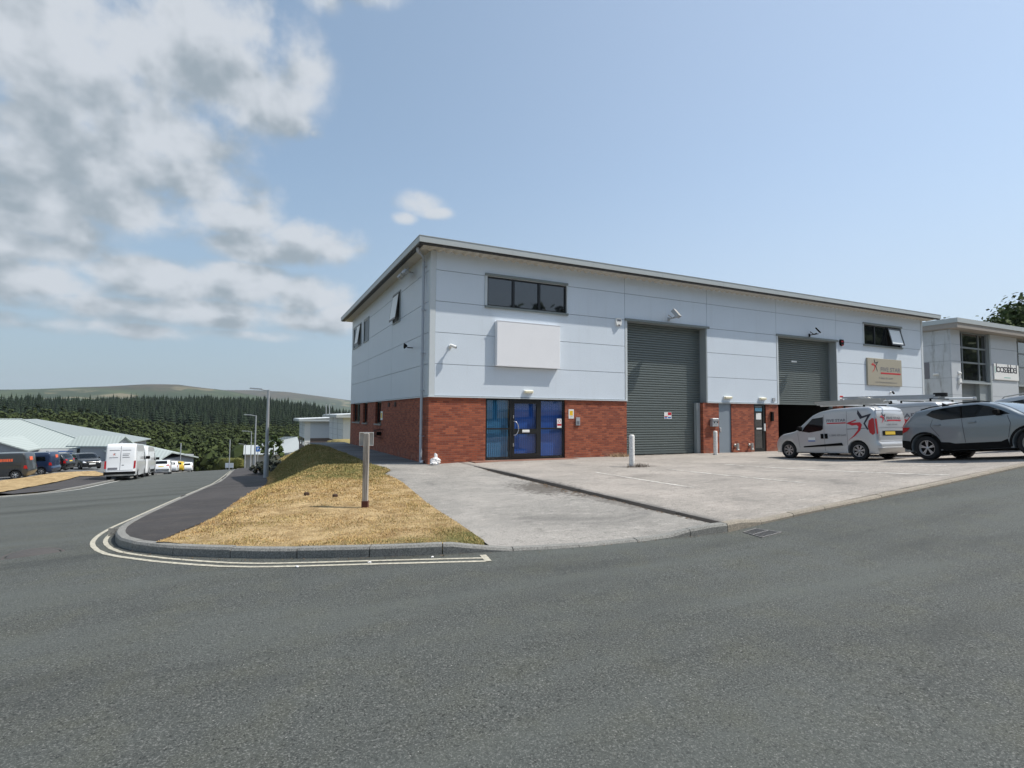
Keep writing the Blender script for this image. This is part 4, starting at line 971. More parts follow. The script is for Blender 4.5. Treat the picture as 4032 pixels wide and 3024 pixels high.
def cctv(x, z, label):
    t_ = thing('security_camera', (x, Y0, z), label, 'camera')
    mb = MB(); mb.lathe([(.0, 0), (.075, 0), (.075, -.03), (.03, -.045), (.03, -.16), (0, -.16)], axis='Y', n=16); mb.build('mount', M_WHITE, t_)
    mb = MB(); mb.tube([(-.05, -.17, .03), (.14, -.26, -.05)], .055, 14); mb.build('housing', M_WHITE, t_)
    mb = MB(); mb.tube([(.141, -.2605, -.0505), (.155, -.267, -.056)], .045, 14); mb.build('lens', M_BLACK, t_)
cctv(6.42, 4.14, 'small white security camera left of the blank sign box')
t_ = thing('security_camera', (32.93, Y0, 3.08), 'small black security camera under the taupe company sign', 'camera')
mb = MB(); mb.lathe([(.0, 0), (.06, 0), (.06, -.03), (.02, -.04), (.02, -.14), (0, -.14)], (0, 0, .05), 'Y', 12); mb.build('mount', M_WHITE, t_); mb = MB(); mb.tube([(.02, -.12, .07), (-.12, -.26, -.02)], .05, 12); mb.build('housing', M_BLACK, t_)
def flood(x, z, label, w=.30, h=.26, face=M_LENS, body=M_BLACK, bulky=False):
    t_ = thing('floodlight', (x, Y0, z), label, 'light')
    mb = MB(); mb.box(-.05, .05, -.03, 0, -.08, .08); mb.tube([(0, -.02, 0), (-.0, -.28, .02), (.0, -.42, .06)], .022, 8); mb.tube([(-w*.8, -.30, .12), (0, -.28, .0), (w*.5, -.36, .05)], .02, 8); mb.build('bracket', body, t_)
    hd = bpy.data.objects.new('lamp_head', None)
    mb = MB(); mb.box(-w/2, w/2, -.07, .07 if bulky else .0, -h/2, h/2, ch=.012)
    if bulky: mb.box(-w/2-.01, w/2+.01, -.0905, -.0705, -h/2-.01, h/2+.01)
    o = mb.build('lamp_head', body, t_); o.location = (.02, -.45, .18); o.rotation_euler = (rad(-38), 0, rad(28))
    mb = MB(); mb.box(-w/2+.03, w/2-.03, -.0745 if not bulky else -.0945, -.0705 if not bulky else -.0906, -h/2+.03, h/2-.03); q = mb.build('lamp_glass', face, o)
flood(16.62, 5.98, 'bulky grey floodlight above the large roller shutter', .34, .40, M_ALU, M_GALV, True); flood(26.05, 5.93, 'slim black floodlight above the small roller shutter', .42, .30)
# side floodlight cluster near the eaves
t_ = empty('floodlight_cluster', (X0, 20.9, 7.3), 0, 'cluster of dark floodlights under the eaves beside the downpipe', 'light')
mb = MB(); mb.tube([(0, 0, 0), (-.3, 0, .05)], .025, 8); mb.tube([(-.3, -.45, .05), (-.3, .5, .02)], .025, 8); mb.build('bracket', M_GALV, t_)
for dy, r3 in ((-.35, .3), (.02, -.2), (.38, .2)):
    mb = MB(); mb.box(-.10, .06, -.13, .13, -.14, .08, ch=.02); o = mb.build('lamp_head', M_GALV, t_); o.location = (-.38, dy, -.08); o.rotation_euler = (r3, .6, r3)
t_ = empty('side_horn', (X0, 20.8, 4.29), 0, 'small black bracket lamp on the side wall near the downpipe', 'light')
mb = MB(); mb.tube([(0, 0, 0), (-.22, 0, 0)], .02, 8); mb.build('arm', M_BLACK, t_); mb = MB(); mb.lathe([(.0, .0), (.03, .0), (.12, -.12), (.0, -.12)], (-.22, 0, .06), 'X', 12); mb.build('horn', M_BLACK, t_)
t_.name = 'bracket_lamp'
# notices, keypads, boxes on the wall
def plate(name, x0, x1, z0, z1, mat, label, cat, y=Y0+.015, th=.008, extra=None):
    mb = MB(); mb.box(0, x1-x0, -th, 0, 0, z1-z0, ch=0); t_ = thing(name, (x0, y, z0), label, cat); mb.build('plate', mat, t_)
    if extra: extra(t_, x1-x0, z1-z0, -th-.0025)
    return t_
def ex_y(t_, w, h, y):
    mb = MB(); mb.box(.045, w-.045, y+.001, y+.0015, .12, h-.06); mb.build('emblem_panel', M_YEL, t_)
    mb = MB(); put_text(mb, 'CCTV', .06, .05, lambda a, b: (a, y, b), w=w-.12, h=.045); mb.build('lettering', M_INK, t_)
plate('notice', 11.44, 11.68, 1.56, 1.93, M_WHITE, 'white notice with a yellow panel right of the entrance', 'sign', extra=ex_y)
def ex_k(t_, w, h, y):
    mb = MB()
    for i in range(3):
        for j in range(3): mb.box(.03+i*.045, .06+i*.045, y-.006, y, .04+j*.05, .075+j*.05)
    mb.build('keys', M_INKG, t_)
plate('door_entry_panel', 11.77, 11.95, 1.29, 1.61, M_GALV, 'grey door entry keypad right of the entrance', 'keypad', th=.05, extra=ex_k)
def ex_r(t_, w, h, y):
    mb = MB(); mb.box(.01, w-.01, y+.001, y+.0015, .08, .16); cx, cz, r_o = w/2, h-.09, .065
    mb.add([(cx+math.cos(a*PI/8)*r_o, y+.001, cz+math.sin(a*PI/8)*r_o) for a in range(16)]+[(cx+math.cos(a*PI/8)*r_o*.76, y+.001, cz+math.sin(a*PI/8)*r_o*.76) for a in range(16)], [(i, (i+1) % 16, (i+1) % 16+16, i+16) for i in range(16)]); mb.build('red_marks', M_RED, t_)
plate('no_smoking_notice', 10.95, 11.16, 1.19, 1.55, M_WHITE, 'white and red no smoking notice stuck on the entrance glass', 'sign', y=Y0+.085, th=.004, extra=ex_r)
def ex_s(t_, w, h, y):
    mb = MB(); mb.box(w*.5, w-.01, y+.001, y+.0015, h*.55, h-.01, 0); mb.box(.02, w*.45, y+.001, y+.0015, h*.3, h*.42, 0); mb.box(.02, w*.4, y+.001, y+.0015, .02, h*.25, 1); mb.box(w*.5, w-.03, y+.001, y+.0015, .03, h*.3, 1)
    mb.build('printed_marks', [M_RED, M_BLUE], t_)
plate('shutter_notice', 16.66, 17.08, 1.56, 1.86, M_WHITE, 'small white notice with red and blue print on the large shutter', 'sign', y=Y0+.383, th=.006, extra=ex_s)
plate('shutter_label', 25.15, 25.55, 4.52, 4.60, M_WHITE, 'tiny pale label on the small roller shutter', 'sign', y=Y0+.383, th=.006)
plate('control_box', 23.16, 23.34, 2.44, 2.62, M_GALV, 'little grey box on the cladding left of the small shutter', 'box', y=Y0, th=.05)
def ex_f(t_, w, h, y):
    mb = MB(); mb.box(.02, w-.02, y+.001, y+.0015, h*.62, h-.02, 0); mb.box(.02, w-.02, y+.001, y+.0015, .02, h*.35, 1); mb.build('printed_marks', [M_RED, M_INKG], t_)
plate('wall_notice', 28.38, 28.70, 2.56, 2.86, M_WHITE, 'white, red and grey notice right of the small shutter', 'sign', y=Y0, th=.008, extra=ex_f)
t_ = thing('meter_box', (19.22, Y0+.015, 1.22), 'grey meter box on the brick pier right of the large shutter', 'box')
mb = MB(); mb.box(-.19, .19, -.16, 0, 0, .26, ch=.012); mb.box(-.20, .20, -.18, 0, .262, .38, ch=.02); mb.build('case', M_GALV, t_); mb = MB()
for x in (-.09, .09): mb.lathe([(0, -.187), (.035, -.187), (.035, -.181)], (x, 0, .19), 'Y', 12)
mb.build('dial', M_BLACK, t_)
t_ = thing('letter_box', (23.10, Y0+.015, 1.47), 'slim black wall ashtray box right of the narrow black door', 'box'); mb = MB(); mb.box(-.07, .07, -.11, 0, 0, .42, ch=.015); mb.build('case', M_BLACK, t_); mb = MB(); mb.box(-.09, .09, -.13, 0, .425, .46, ch=.008); mb.build('lid', M_BLACK, t_)
for x, s in ((20.60, 'blue grey service'), (21.55, 'narrow black')):
    t_ = thing('boiler_flue', (x, Y0+.015, .33), 'short steel flue low on the brick nearest the %s door' % s, 'flue', 'low wall flues')
    mb = MB(); mb.lathe([(.0, 0), (.075, 0), (.075, -.02), (.045, -.03), (.045, -.16)], axis='Y', n=16); mb.build('wall_collar', M_ALU, t_)
    mb = MB(); mb.tube([(0, -.16, .10), (0, -.16, -.16)], .062, 16); mb.lathe([(.062, -.16), (.085, -.18), (.085, -.22), (.0, -.22)], (0, -.16, 0), 'Z', 16); mb.build('pipe', M_ALU, t_)
t_ = empty('side_notice', (X0+.01, 25.97, 1.40), 0, 'tall pale yellow notice on the shaded brick side wall', 'sign'); mb = MB(); mb.box(-.012, 0, 0, .42, 0, .42); mb.build('plate', M_WHITE, t_); mb = MB(); mb.box(-.0145, -.0125, .06, .36, .1, .34); mb.build('print', M_YEL, t_)
t_ = empty('flue_guard', (X0+.01, 26.3, .55), 0, 'dark rusty wire flue guard on the shaded brick side wall', 'guard'); mb = MB()
for k in range(7): mb.tube([(0, -.45+k*.15, 0), (-.28, -.35+k*.117, .05), (-.28, -.35+k*.117, .35), (0, -.45+k*.15, .42)], .014, 6)
for z, s in ((.05, .35), (.2, .38), (.35, .35)): mb.tube([(-.28, -s, z), (-.28, s, z)], .014, 6)
mb.build('cage', M_RUST, t_); mb = MB(); mb.tube([(0, 0, .2), (-.2, 0, .2)], .09, 12); mb.build('flue', M_BLACK, t_)
# bollards and loose things on the forecourt
def bollard(x, y, label):
    t_ = empty('bollard', (x, y, FC(x, y)), 0, label, 'bollard', 'white bollards beside the shutter'); mb = MB(); mb.lathe([(.088, -.1), (.088, 1.0), (.08, 1.03), (.05, 1.045), (0, 1.05)], n=20)
    mb.build('post', paint('chipped_white_paint', (.80, .78, .75), .6, var=.1, scale=14, fine=.25, bscale=22), t_)
    mb = MB(); mb.lathe([(.12, -.02), (.115, .012), (.09, .02)], n=16); mb.build('footing', M_KERB, t_)
bollard(11.29, 14.38, 'scuffed white bollard standing forward left of the large shutter'); bollard(18.42, 17.66, 'white bollard close to the grey meter box')
def blob(c, r, n, seed, sq=(1, 1, 1), mi=0, amp=.35):
    rnd = random.Random(seed); bm = bmesh.new(); bmesh.ops.create_icosphere(bm, subdivisions=n, radius=1)
    vs = []
    for v in bm.verts:
        p = v.co.normalized(); k = 1+amp*(vn(p.x*2.3+seed, p.y*2.3+p.z*3.1)-.5)*2; vs.append((c[0]+p.x*r*k*sq[0], c[1]+p.y*r*k*sq[1], c[2]+p.z*r*k*sq[2]))
    fs = [tuple(v.index for v in f.verts) for f in bm.faces]; bm.free(); return vs, fs
t_ = empty('rubbish_bag', (5.86, 18.28, -.075), 0, 'crumpled white plastic bag against the brick corner', 'bag'); mb = MB(); vs, fs = blob((0, 0, .10), .21, 3, 5, (1.0, .7, .62), amp=.5); vs = [(x, y, max(z, 0)) for x, y, z in vs]; mb.add(vs, fs, 0, False)
vs, fs = blob((.0, .02, .30), .10, 2, 9, (.55, .4, 1.3), amp=.6); mb.add(vs, fs); mb.build('bag', M_BAG, t_)
t_ = empty('rubbish_scrap', (5.54, 18.95, -.08), 0, 'torn white plastic scrap caught behind the grey downpipe', 'litter'); mb = MB(); vs, fs = blob((0, 0, .38), .06, 2, 3, (.5, .8, 2.2), amp=.5); mb.add(vs, fs); vs, fs = blob((0.05, .1, .06), .10, 2, 4, (.6, 1, .6), amp=.5); mb.add(vs, fs); mb.build('scrap', M_BAG, t_)
def dead_weeds(x, y, n, label, s=1.0, col=None):
    mb = MB(); rnd = random.Random(int(x*10))
    for i in range(n):
        a = rnd.uniform(0, 2*PI); r = rnd.uniform(0, .35)*s; bx, by = r*math.cos(a)*1.6, r*math.sin(a)*.6; h = rnd.uniform(.04, .2)*s; l = rnd.uniform(.05, .25)*s; d = rnd.uniform(0, 2*PI); w = .012
        mb.add([(bx-w, by, 0), (bx+w, by, 0), (bx+l*math.cos(d), by+l*math.sin(d)*.5, h)], [(0, 1, 2)])
    o = mb.build('weeds', col or paint('dead_weed', (.32, .22, .13), .9, var=.3), None); o.location = (x, y, FC(x, y)); return tag(o, label, 'weeds')
dead_weeds(13.75, 18.3, 260, 'clump of dead brown weeds at the brick wall left of the large shutter')
dead_weeds(11.42, 14.2, 130, 'flattened grey weeds at the foot of the forward bollard', .8, paint('grey_weed', (.12, .10, .085), .9, var=.3))
# leaning boards in the open shutter doorway
t_ = empty('leaning_board', (24.2, Y0+.55, 0), 0, 'tall pale board leaning inside the open shutter doorway', 'board'); mb = MB(); mb.prism([(-.36, .02, 0), (-.16, .02, 0), (.10, .35, 2.34), (-.02, .35, 2.34)], (0, .05, 0)); mb.build('board', paint('pale_board', (.42, .42, .40), .6), t_)
mb = MB(); mb.prism([(.30, .3, 0), (.42, .3, 0), (.40, .6, 2.0), (.32, .6, 2.0)], (0, .05, 0)); mb.build('batten', paint('dull_batten', (.10, .095, .08), .7), t_)
# gully grate in the road
gq = [(6.73, 5.94), (7.10, 6.03), (7.20, 5.63), (6.66, 5.55)]
t_ = empty('drain_grate', (6.92, 5.78, R(6.92, 5.78)), 0, 'square slotted iron drain grate in the road by the kerb', 'drain')
def q2(u, v, z=0):
    A, B_, C_, D_ = [Vector(p) for p in gq]; p = (A*(1-u)+B_*u)*(1-v)+(D_*(1-u)+C_*u)*v; return (p.x-6.92, p.y-5.78, z+R(p.x, p.y)-R(6.92, 5.78))
mb = MB(); mb.add([q2(0, 0, .003), q2(1, 0, .003), q2(1, 1, .003), q2(0, 1, .003)], [(0, 1, 2, 3)]); mb.build('pit', M_DARK, t_)
mb = MB()
def gbar(u0, v0, u1, v1, z=.012):
    mb.add([q2(u0, v0, z), q2(u1, v0, z), q2(u1, v1, z), q2(u0, v1, z), q2(u0, v0, 0), q2(u1, v0, 0), q2(u1, v1, 0), q2(u0, v1, 0)], [(0, 1, 2, 3), (0, 4, 5, 1), (1, 5, 6, 2), (2, 6, 7, 3), (3, 7, 4, 0)])
for k in (0, .48, .95): gbar(0, k, 1, k+.05)
for k in range(8): gbar(k*.137, 0.05, k*.137+.035, .95)
gbar(0, 0, .05, 1); gbar(.95, 0, 1, 1); mb.build('bars', paint('worn_iron', (.22, .21, .20), .55, .3, var=.2), t_)
mb = MB(); n = 20; mb.lathe([(.0, .0055), (.28, .0055), (.285, .002)], n=24); mb.lathe([(.30, .0045), (.34, .0045)], n=24); o = mb.build('manhole_cover', paint('manhole_iron', (.085, .075, .068), .6, .2, var=.3, scale=20), None); o.location = (-2.65, 9.75, R(-2.65, 9.75)); o.rotation_euler = (.07, .02, 0); tag(o, 'round iron manhole cover in the road near the footway nose', 'manhole')
# timber post with the back of a small board
pz = gz(1.96, 10.31)
t_ = empty('timber_post', (1.96, 10.31, pz), 0, 'weathered grey timber post carrying the back of a small board on the dry bank', 'post')
mb = MB(); mb.box(-.05, .05, -.045, .045, -.2, 1.36, ch=.006); mb.build('post', M_WOOD, t_).rotation_euler = (0, 0, rad(-22))
mb = MB(); mb.box(-.058, .058, -.053, .053, -.1, .12, ch=.004); mb.build('sleeve', M_RUST, t_).rotation_euler = (0, 0, rad(-22))
mb = MB(); mb.box(-.13, .13, .05, .065, 1.13, 1.38); mb.box(-.13, .13, .02, .05, 1.365, 1.38); mb.box(-.13, .13, .02, .05, 1.13, 1.145); mb.box(-.13, -.118, .02, .05, 1.145, 1.365); mb.box(.118, .13, .02, .05, 1.145, 1.365)
o = mb.build('board', paint('board_back', (.50, .50, .49), .6, var=.12), t_); o.rotation_euler = (0, 0, rad(-10))
for x, y, l in ((1.09, 12.01, 'left'), (1.61, 11.65, 'right')):
    mb = MB(); mb.box(-.045, .045, -.04, .04, -.05, .06, ch=.012); o = mb.build('cut_post_stub', paint('stub_rust', (.055, .03, .02), .9, var=.3), None); o.location = (x, y, gz(x, y)); o.rotation_euler = (0, 0, .3); tag(o, 'short rusty cut off post stub in the grass, %s of the pair' % l, 'stub', 'cut post stubs')

# ------------------------------------------------------------------ vehicles
def arc(cx, cz, r, a0, a1, n=11):
    return [(cx+r*math.cos(rad(a0+(a1-a0)*i/(n-1))), cz+r*math.sin(rad(a0+(a1-a0)*i/(n-1)))) for i in range(n)]
class Car:
    """local frame: x forward, y left, z up. top = outline points from rear bottom over the roof to front bottom"""
    def __init__(s, top, wheels, ra, hw, belt, tum, bottom=.22, r=.07, crown=.03, nose=(.9, .16), tail=(.5, .10), wr=.32):
        s.hw, s.belt, s.tum, s.nose, s.tail, s.wr, s.crown = hw, belt, tum, nose, tail, wr, crown
        s.xr, s.xf = min(p[0] for p in top), max(p[0] for p in top); s.top = top; s.wheels = wheels
        P = [(Vector(p)) for p in top]; sm = []
        for i in range(len(P)-1):
            k = max(1, int((P[i+1]-P[i]).length/.09))
            p0, p1, p2, p3 = P[max(i-1, 0)], P[i], P[i+1], P[min(i+2, len(P)-1)]
            for j in range(k):
                t = j/k; c = .5*((2*p1)+(-p0+p2)*t+(2*p0-5*p1+4*p2-p3)*t*t+(-p0+3*p1-3*p2+p3)*t**3); l = p1+(p2-p1)*t; sm.append(c*.55+l*.45)
        sm.append(P[-1]); s.sm = sm
        dz = bottom-wr; a = math.degrees(math.asin(max(-1, min(1, dz/ra))))
        bot = []
        for wx in sorted(wheels, reverse=True): bot += arc(wx, wr, ra, a, 180-a)
        bot = [Vector(p) for p in bot]; full = [Vector((sm[-1].x-.02, bottom))] if sm[-1].y > bottom+.03 else []
        full += bot+([Vector((sm[0].x+.02, bottom))] if sm[0].y > bottom+.03 else [])
        s.out = sm+full; s.nt = len(sm)
        n = len(s.out); s.rr = [r if i < s.nt else .03 for i in range(n)]; s.r = r
        # outward normals (outline runs clockwise seen from +y? computed from signed area)
        A = sum(s.out[i].x*s.out[(i+1) % n].y-s.out[(i+1) % n].x*s.out[i].y for i in range(n)); sg = 1 if A > 0 else -1
        s.nr = []
        for i in range(n):
            t = (s.out[(i+1) % n]-s.out[i-1]).normalized(); s.nr.append(Vector((t.y, -t.x))*sg)
    def W(s, x, z):
        w = s.hw*(1-s.tum*max(0, z-s.belt)**1.25); w -= s.hw*.035*max(0, (.55-z)/.35)**2 if z < .55 else 0
        if x > s.xf-s.nose[0]: w *= 1-s.nose[1]*((x-s.xf+s.nose[0])/s.nose[0])**2
        if x < s.xr+s.tail[0]: w *= 1-s.tail[1]*((s.xr+s.tail[0]-x)/s.tail[0])**2
        return w
    def body(s, parent, mat, name='body'):
        n = len(s.out); rings = []
        for ph in (0, 28, 56, 90):
            c, sn = math.cos(rad(ph)), math.sin(rad(ph)); ring = []
            for p, nn, r in zip(s.out, s.nr, s.rr):
                q = p-nn*r*(1-c); ring.append((q.x, s.W(q.x, q.y)-r+r*sn, q.y))
            rings.append(ring)
        vs = []; fs = []
        for sd in (1, -1):
            b = len(vs); vs += [(x, y*sd, z) for ring in rings for x, y, z in ring]
            for k in range(3):
                for i in range(n): fs.append((b+k*n+i, b+k*n+(i+1) % n, b+(k+1)*n+(i+1) % n, b+(k+1)*n+i))
            pl = [(x, z) for x, y, z in rings[3]]; v2, f2 = cdt(pl, .16); b = len(vs)
            vs += [(x, s.W(x, z)*sd, z) for x, z in v2]; fs += [tuple(b+i for i in f) for f in f2]
        # cap between the two sides
        m = 8; b = len(vs)
        for i in range(n):
            x, y, z = rings[0][i]; nn = s.nr[i]; cr = s.crown if i < s.nt else 0
            for k in range(m+1):
                t = -1+2*k/m; vs.append((x+nn.x*cr*(1-t*t), y*t, z+nn.y*cr*(1-t*t)))
        for i in range(n):
            j = (i+1) % n
            for k in range(m): fs.append((b+i*(m+1)+k, b+i*(m+1)+k+1, b+j*(m+1)+k+1, b+j*(m+1)+k))
        bm = bmesh.new(); bv = [bm.verts.new(v) for v in vs]
        for f in fs:
            try: bm.faces.new([bv[i] for i in f])
            except ValueError: pass
        bmesh.ops.remove_doubles(bm, verts=bm.verts, dist=.002); bmesh.ops.recalc_face_normals(bm, faces=bm.faces)
        for f in bm.faces: f.smooth = True
        me = bpy.data.meshes.new(name); bm.to_mesh(me); bm.free(); return link(name, me, mat, parent)
    # mappers
    def side(s, sd, off=.004): return lambda x, z: (x, sd*(s.W(x, z)+off), z)
    def end(s, rear, off=.006):
        pts = s.sm; xm = (s.xr+s.xf)/2
        seg = [p for p in pts if (p.x < xm) == rear]
        def f(y, z):
            best = None
            for a, b in zip(pts[:-1], pts[1:]):
                if (a.y-z)*(b.y-z) <= 0 and a.y != b.y:
                    x = a.x+(b.x-a.x)*(z-a.y)/(b.y-a.y)
                    if best is None or (x < best if rear else x > best): best = x
            if best is None: best = s.xr if rear else s.xf
            w = s.W(best, z); c = s.crown*(1-(y/w)**2) if abs(y) < w else 0
            return (best-(c+off) if rear else best+c+off, y, z)
        return f
    def topf(s, off=.006):
        def f(x, y):
            z = None; sl = 0
            for a, b in zip(s.sm[:-1], s.sm[1:]):
                if (a.x-x)*(b.x-x) <= 0 and a.x != b.x:
                    zz = a.y+(b.y-a.y)*(x-a.x)/(b.x-a.x)
                    if z is None or zz > z: z = zz; sl = (b.y-a.y)/(b.x-a.x)
            z = z or 1; w = s.W(x, z); c = (s.crown*(1-(y/w)**2)+off)/math.sqrt(1+sl*sl); return (x-sl*c, y, z+c)
        return f
    def patch(s, name, poly, fn, mat, parent, step=.15):
        pl = dens(poly, .12); v, f = cdt(pl, step); mb = MB(); mb.add([fn(a, b) for a, b in v], f, 0, True); return mb.build(name, mat, parent)
    def wheel(s, parent, x, sd, tyre=None, spokes=5, rim=.70, style='double', rimmat=None, w=.22):
        R_ = s.wr; y1 = s.hw-.03; e = empty('wheel', (x, sd*(y1-w/2), R_)); e.parent = parent
        mb = MB(); mb.lathe([(R_*rim, -w/2), (R_*.93, -w/2), (R_, -w/2+.03), (R_, w/2-.03), (R_*.93, w/2), (R_*rim, w/2-.01), (R_*rim, w/2-.08)], axis='Y', n=28); mb.build('tyre', M_RUBBER, e)
        mb = MB(); yo = sd*(w/2-.035); Ri = R_*rim
        mb.lathe([(0, yo-sd*.05), (Ri, yo-sd*.05)], axis='Y', n=20, mi=1); mb.lathe([(Ri*.92, yo+sd*.015), (Ri+.002, yo+sd*.02), (Ri+.002, yo-sd*.05), (Ri*.90, yo-sd*.05)], axis='Y', n=28)
        for k in range(spokes):
            for da in ((-.13, .13) if style == 'double' else (0,)):
                a = 2*PI*k/spokes+.3; c1, s1 = math.cos(a+da*.5), math.sin(a+da*.5); c2, s2 = math.cos(a+da), math.sin(a+da); ww = Ri*(.055 if style == 'double' else .13)
                p0 = Vector((c1*Ri*.15, 0, s1*Ri*.15)); p1 = Vector((c2*Ri*.93, 0, s2*Ri*.93)); nn = Vector((-s2, 0, c2))*ww; q = Vector((0, yo, 0))
                mb.prism([p0-nn*1.1+q, p0+nn*1.1+q, p1+nn+q, p1-nn+q], (0, sd*-.02, 0))
        mb.lathe([(0, yo+sd*.012), (Ri*.17, yo+sd*.012), (Ri*.2, yo)], axis='Y', n=14); mb.build('rim', [rimmat or M_ALLOY, M_BLACK], e)
        return e
    def wheels_all(s, parent, **k):
        for x in s.wheels:
            for sd in (1, -1): s.wheel(parent, x, sd, **k)
        mb = MB(); mb.box(s.xr+.35, s.xf-.35, -s.hw+.27, s.hw-.27, .20, .5); mb.build('underbody', M_BLACK, parent)
def handle(parent, car, x, z, sd, mat, L=.17, name='door_handle', h=.022):
    mb = MB(); y = car.W(x, z); mb.box(x-L/2, x+L/2, min(sd*y, sd*(y+.035)), max(sd*y, sd*(y+.035)), z-h, z+h, ch=.008); return mb.build(name, mat, parent)
def seam(mb, fn, pts, w=.006):
    for a, b in zip(pts[:-1], pts[1:]):
        a = Vector(a); b = Vector(b); k = max(1, int((b-a).length/.1)); t = (b-a).normalized(); n_ = Vector((-t.y, t.x))*w
        for j in range(k):
            p, q = a+(b-a)*j/k, a+(b-a)*(j+1)/k; mb.add([fn(*(p-n_)), fn(*(q-n_)), fn(*(q+n_)), fn(*(p+n_))], [(0, 1, 2, 3)])
def mirror_arm(parent, x, y, z, sd, mat, big=1.0):
    mb = MB(); mb.box(x-.06*big, x+.07*big, min(sd*y, sd*(y+.08)), max(sd*y, sd*(y+.08)), z-.04, z+.0); mb.box(x-.07*big, x+.06*big, min(sd*(y+.06), sd*(y+.24*big)), max(sd*(y+.06), sd*(y+.24*big)), z-.02, z+.15*big, ch=.03)
    return mb.build('mirror', mat, parent)
def slope_of(x, y, rz, F, L=2.7):
    a = F(x, y); b = F(x+math.cos(rz)*L, y+math.sin(rz)*L); return a, -math.atan2(b-a, L)

# the silver van with star lettering, nosed in to the open shutter
VH = [(-.70, .36), (-.76, .42), (-.76, .56), (-.69, .62), (-.665, 1.12), (-.63, 1.55), (-.56, 1.76), (-.42, 1.835), (.2, 1.85), (.9, 1.825), (1.35, 1.755), (1.68, 1.62), (2.05, 1.33), (2.40, 1.06), (2.62, 1.00), (3.0, .94), (3.24, .83), (3.40, .68), (3.46, .5), (3.44, .30)]
px_, py_ = 19.19+.0, 11.9; rz = rad(90)
def place(t_, x, y, rz, F):
    z, ry = slope_of(x, y, rz, F); t_.location = (x, y, z); t_.rotation_euler = (Matrix.Rotation(rz, 3, 'Z') @ Matrix.Rotation(ry, 3, 'Y')).to_euler('XYZ')
car = Car(VH, (0, 2.755), .37, .93, .95, .085, .22, .09, .035, (.95, .26), (.35, .06), .315)
t_ = empty('delivery_van', (0, 0, 0), 0, 'small silver van with a big red and black star emblem nosed in to the shutter', 'van'); VAN = t_
b = car.body(t_, M_SILV)
for sd in (1, -1):
    car.patch('side_window', [(2.10, 1.03), (1.98, 1.20), (1.66, 1.50), (1.22, 1.55), (1.24, 1.10), (1.32, 1.05), (1.8, .98)], car.side(sd, .005), M_CGLASS, t_)
    handle(t_, car, 1.28, .84, sd, M_BLACK, .10, h=.09); handle(t_, car, 1.12, .84, sd, M_BLACK, .10, h=.09)
    car.patch('rubbing_strip', [(.50, .50), (2.05, .42), (2.05, .47), (.55, .60)], car.side(sd, .018), M_BLACK, t_)
    car.patch('tail_lamp', [(-.40, 1.16), (-.44, 1.36), (-.54, 1.44), (-.60, 1.42), (-.62, 1.2), (-.62, .92), (-.55, .86), (-.45, .94)], car.side(sd, .012), M_TAIL, t_)
    mb = MB(); fn = car.side(sd, .003); seam(mb, fn, [(1.20, 1.62), (1.20, .30)]); seam(mb, fn, [(.34, 1.72), (.34, .34)]); seam(mb, fn, [(2.28, .96), (2.22, .40)]); mb.build('door_seams', M_INKG, t_)
    mb = MB(); seam(mb, car.side(sd, .006), [(.33, 1.08), (-.42, 1.10)], .012); mb.build('slide_rail', M_INKG, t_); mirror_arm(t_, 2.15, .85, 1.08, sd, M_BLACK)
car.patch('windscreen', [(1.72, -.62), (2.40, -.72), (2.40, .72), (1.72, .62)], car.topf(.006), M_CGLASS, t_)
fn = car.side(1, .007)
mb = MB(); mirrorx = lambda x, z: fn(x, z)
# the side emblem, drawn on the left flank (x runs backwards so that it reads the right way round)
D2 = [(-.06, 1.75), (-.21, 1.52), (-.53, 1.60), (-.31, 1.26), (-.43, 1.05), (-.37, 1.04), (-.25, 1.26), (-.385, 1.50), (-.14, 1.42), (-.04, 1.61)]
R2 = [(.36, 1.29), (.01, 1.41), (.0, 1.37), (.19, 1.30), (-.14, 1.31), (-.20, 1.22), (-.13, 1.02), (.04, .85), (.33, .66), (.10, .86), (-.05, 1.04), (-.075, 1.16), (-.01, 1.22), (.15, 1.20)]
for P, mi in ((D2, 1), (R2, 0)):
    v, f = cdt(dens(P, .08), .08); mb.add([fn(a, b_) for a, b_ in v], f, mi)
mb.build('side_emblem', [M_RED, M_INK], t_)
fn2 = lambda u, v: car.side(1, .007)(1.09-u, v); mb = MB(); put_text(mb, 'FIVE STAR', 0, 1.355, fn2, w=.72, h=.10, bold=.02, mi=0); put_text(mb, 't: 0845 459 0449', .09, .83, fn2, w=.62, h=.075, mi=0); mb.build('side_lettering', M_INKG, t_)
mb = MB(); v, f = cdt([(.37, 1.285), (1.08, 1.285), (1.08, 1.325), (.37, 1.325)], .2); mb.add([fn(a, b_) for a, b_ in v], f); mb.build('side_stripe', M_RED, t_)
car.patch('door_sticker', [(1.57, .68), (1.85, .68), (1.85, .80), (1.57, .80)], car.side(1, .006), M_WHITE, t_); car.patch('sticker_band', [(1.57, .65), (1.85, .65), (1.85, .69), (1.57, .69)], car.side(1, .009), M_BLUE, t_)
re = car.end(True, .006)
mb = MB(); seam(mb, re, [(.80, 1.70), (.81, .64), (-.81, .64), (-.80, 1.70), (.80, 1.70)], .007); seam(mb, re, [(.76, 1.12), (-.76, 1.12)], .006); mb.build('tailgate_seam', M_INKG, t_)
car.patch('plate_recess', [(-.62, .84), (.62, .84), (.62, 1.0), (-.62, 1.0)], re, M_BLACK, t_); car.patch('number_plate', [(-.05, .865), (.50, .865), (.50, .975), (-.05, .975)], car.end(True, .014), M_PLATEY, t_)
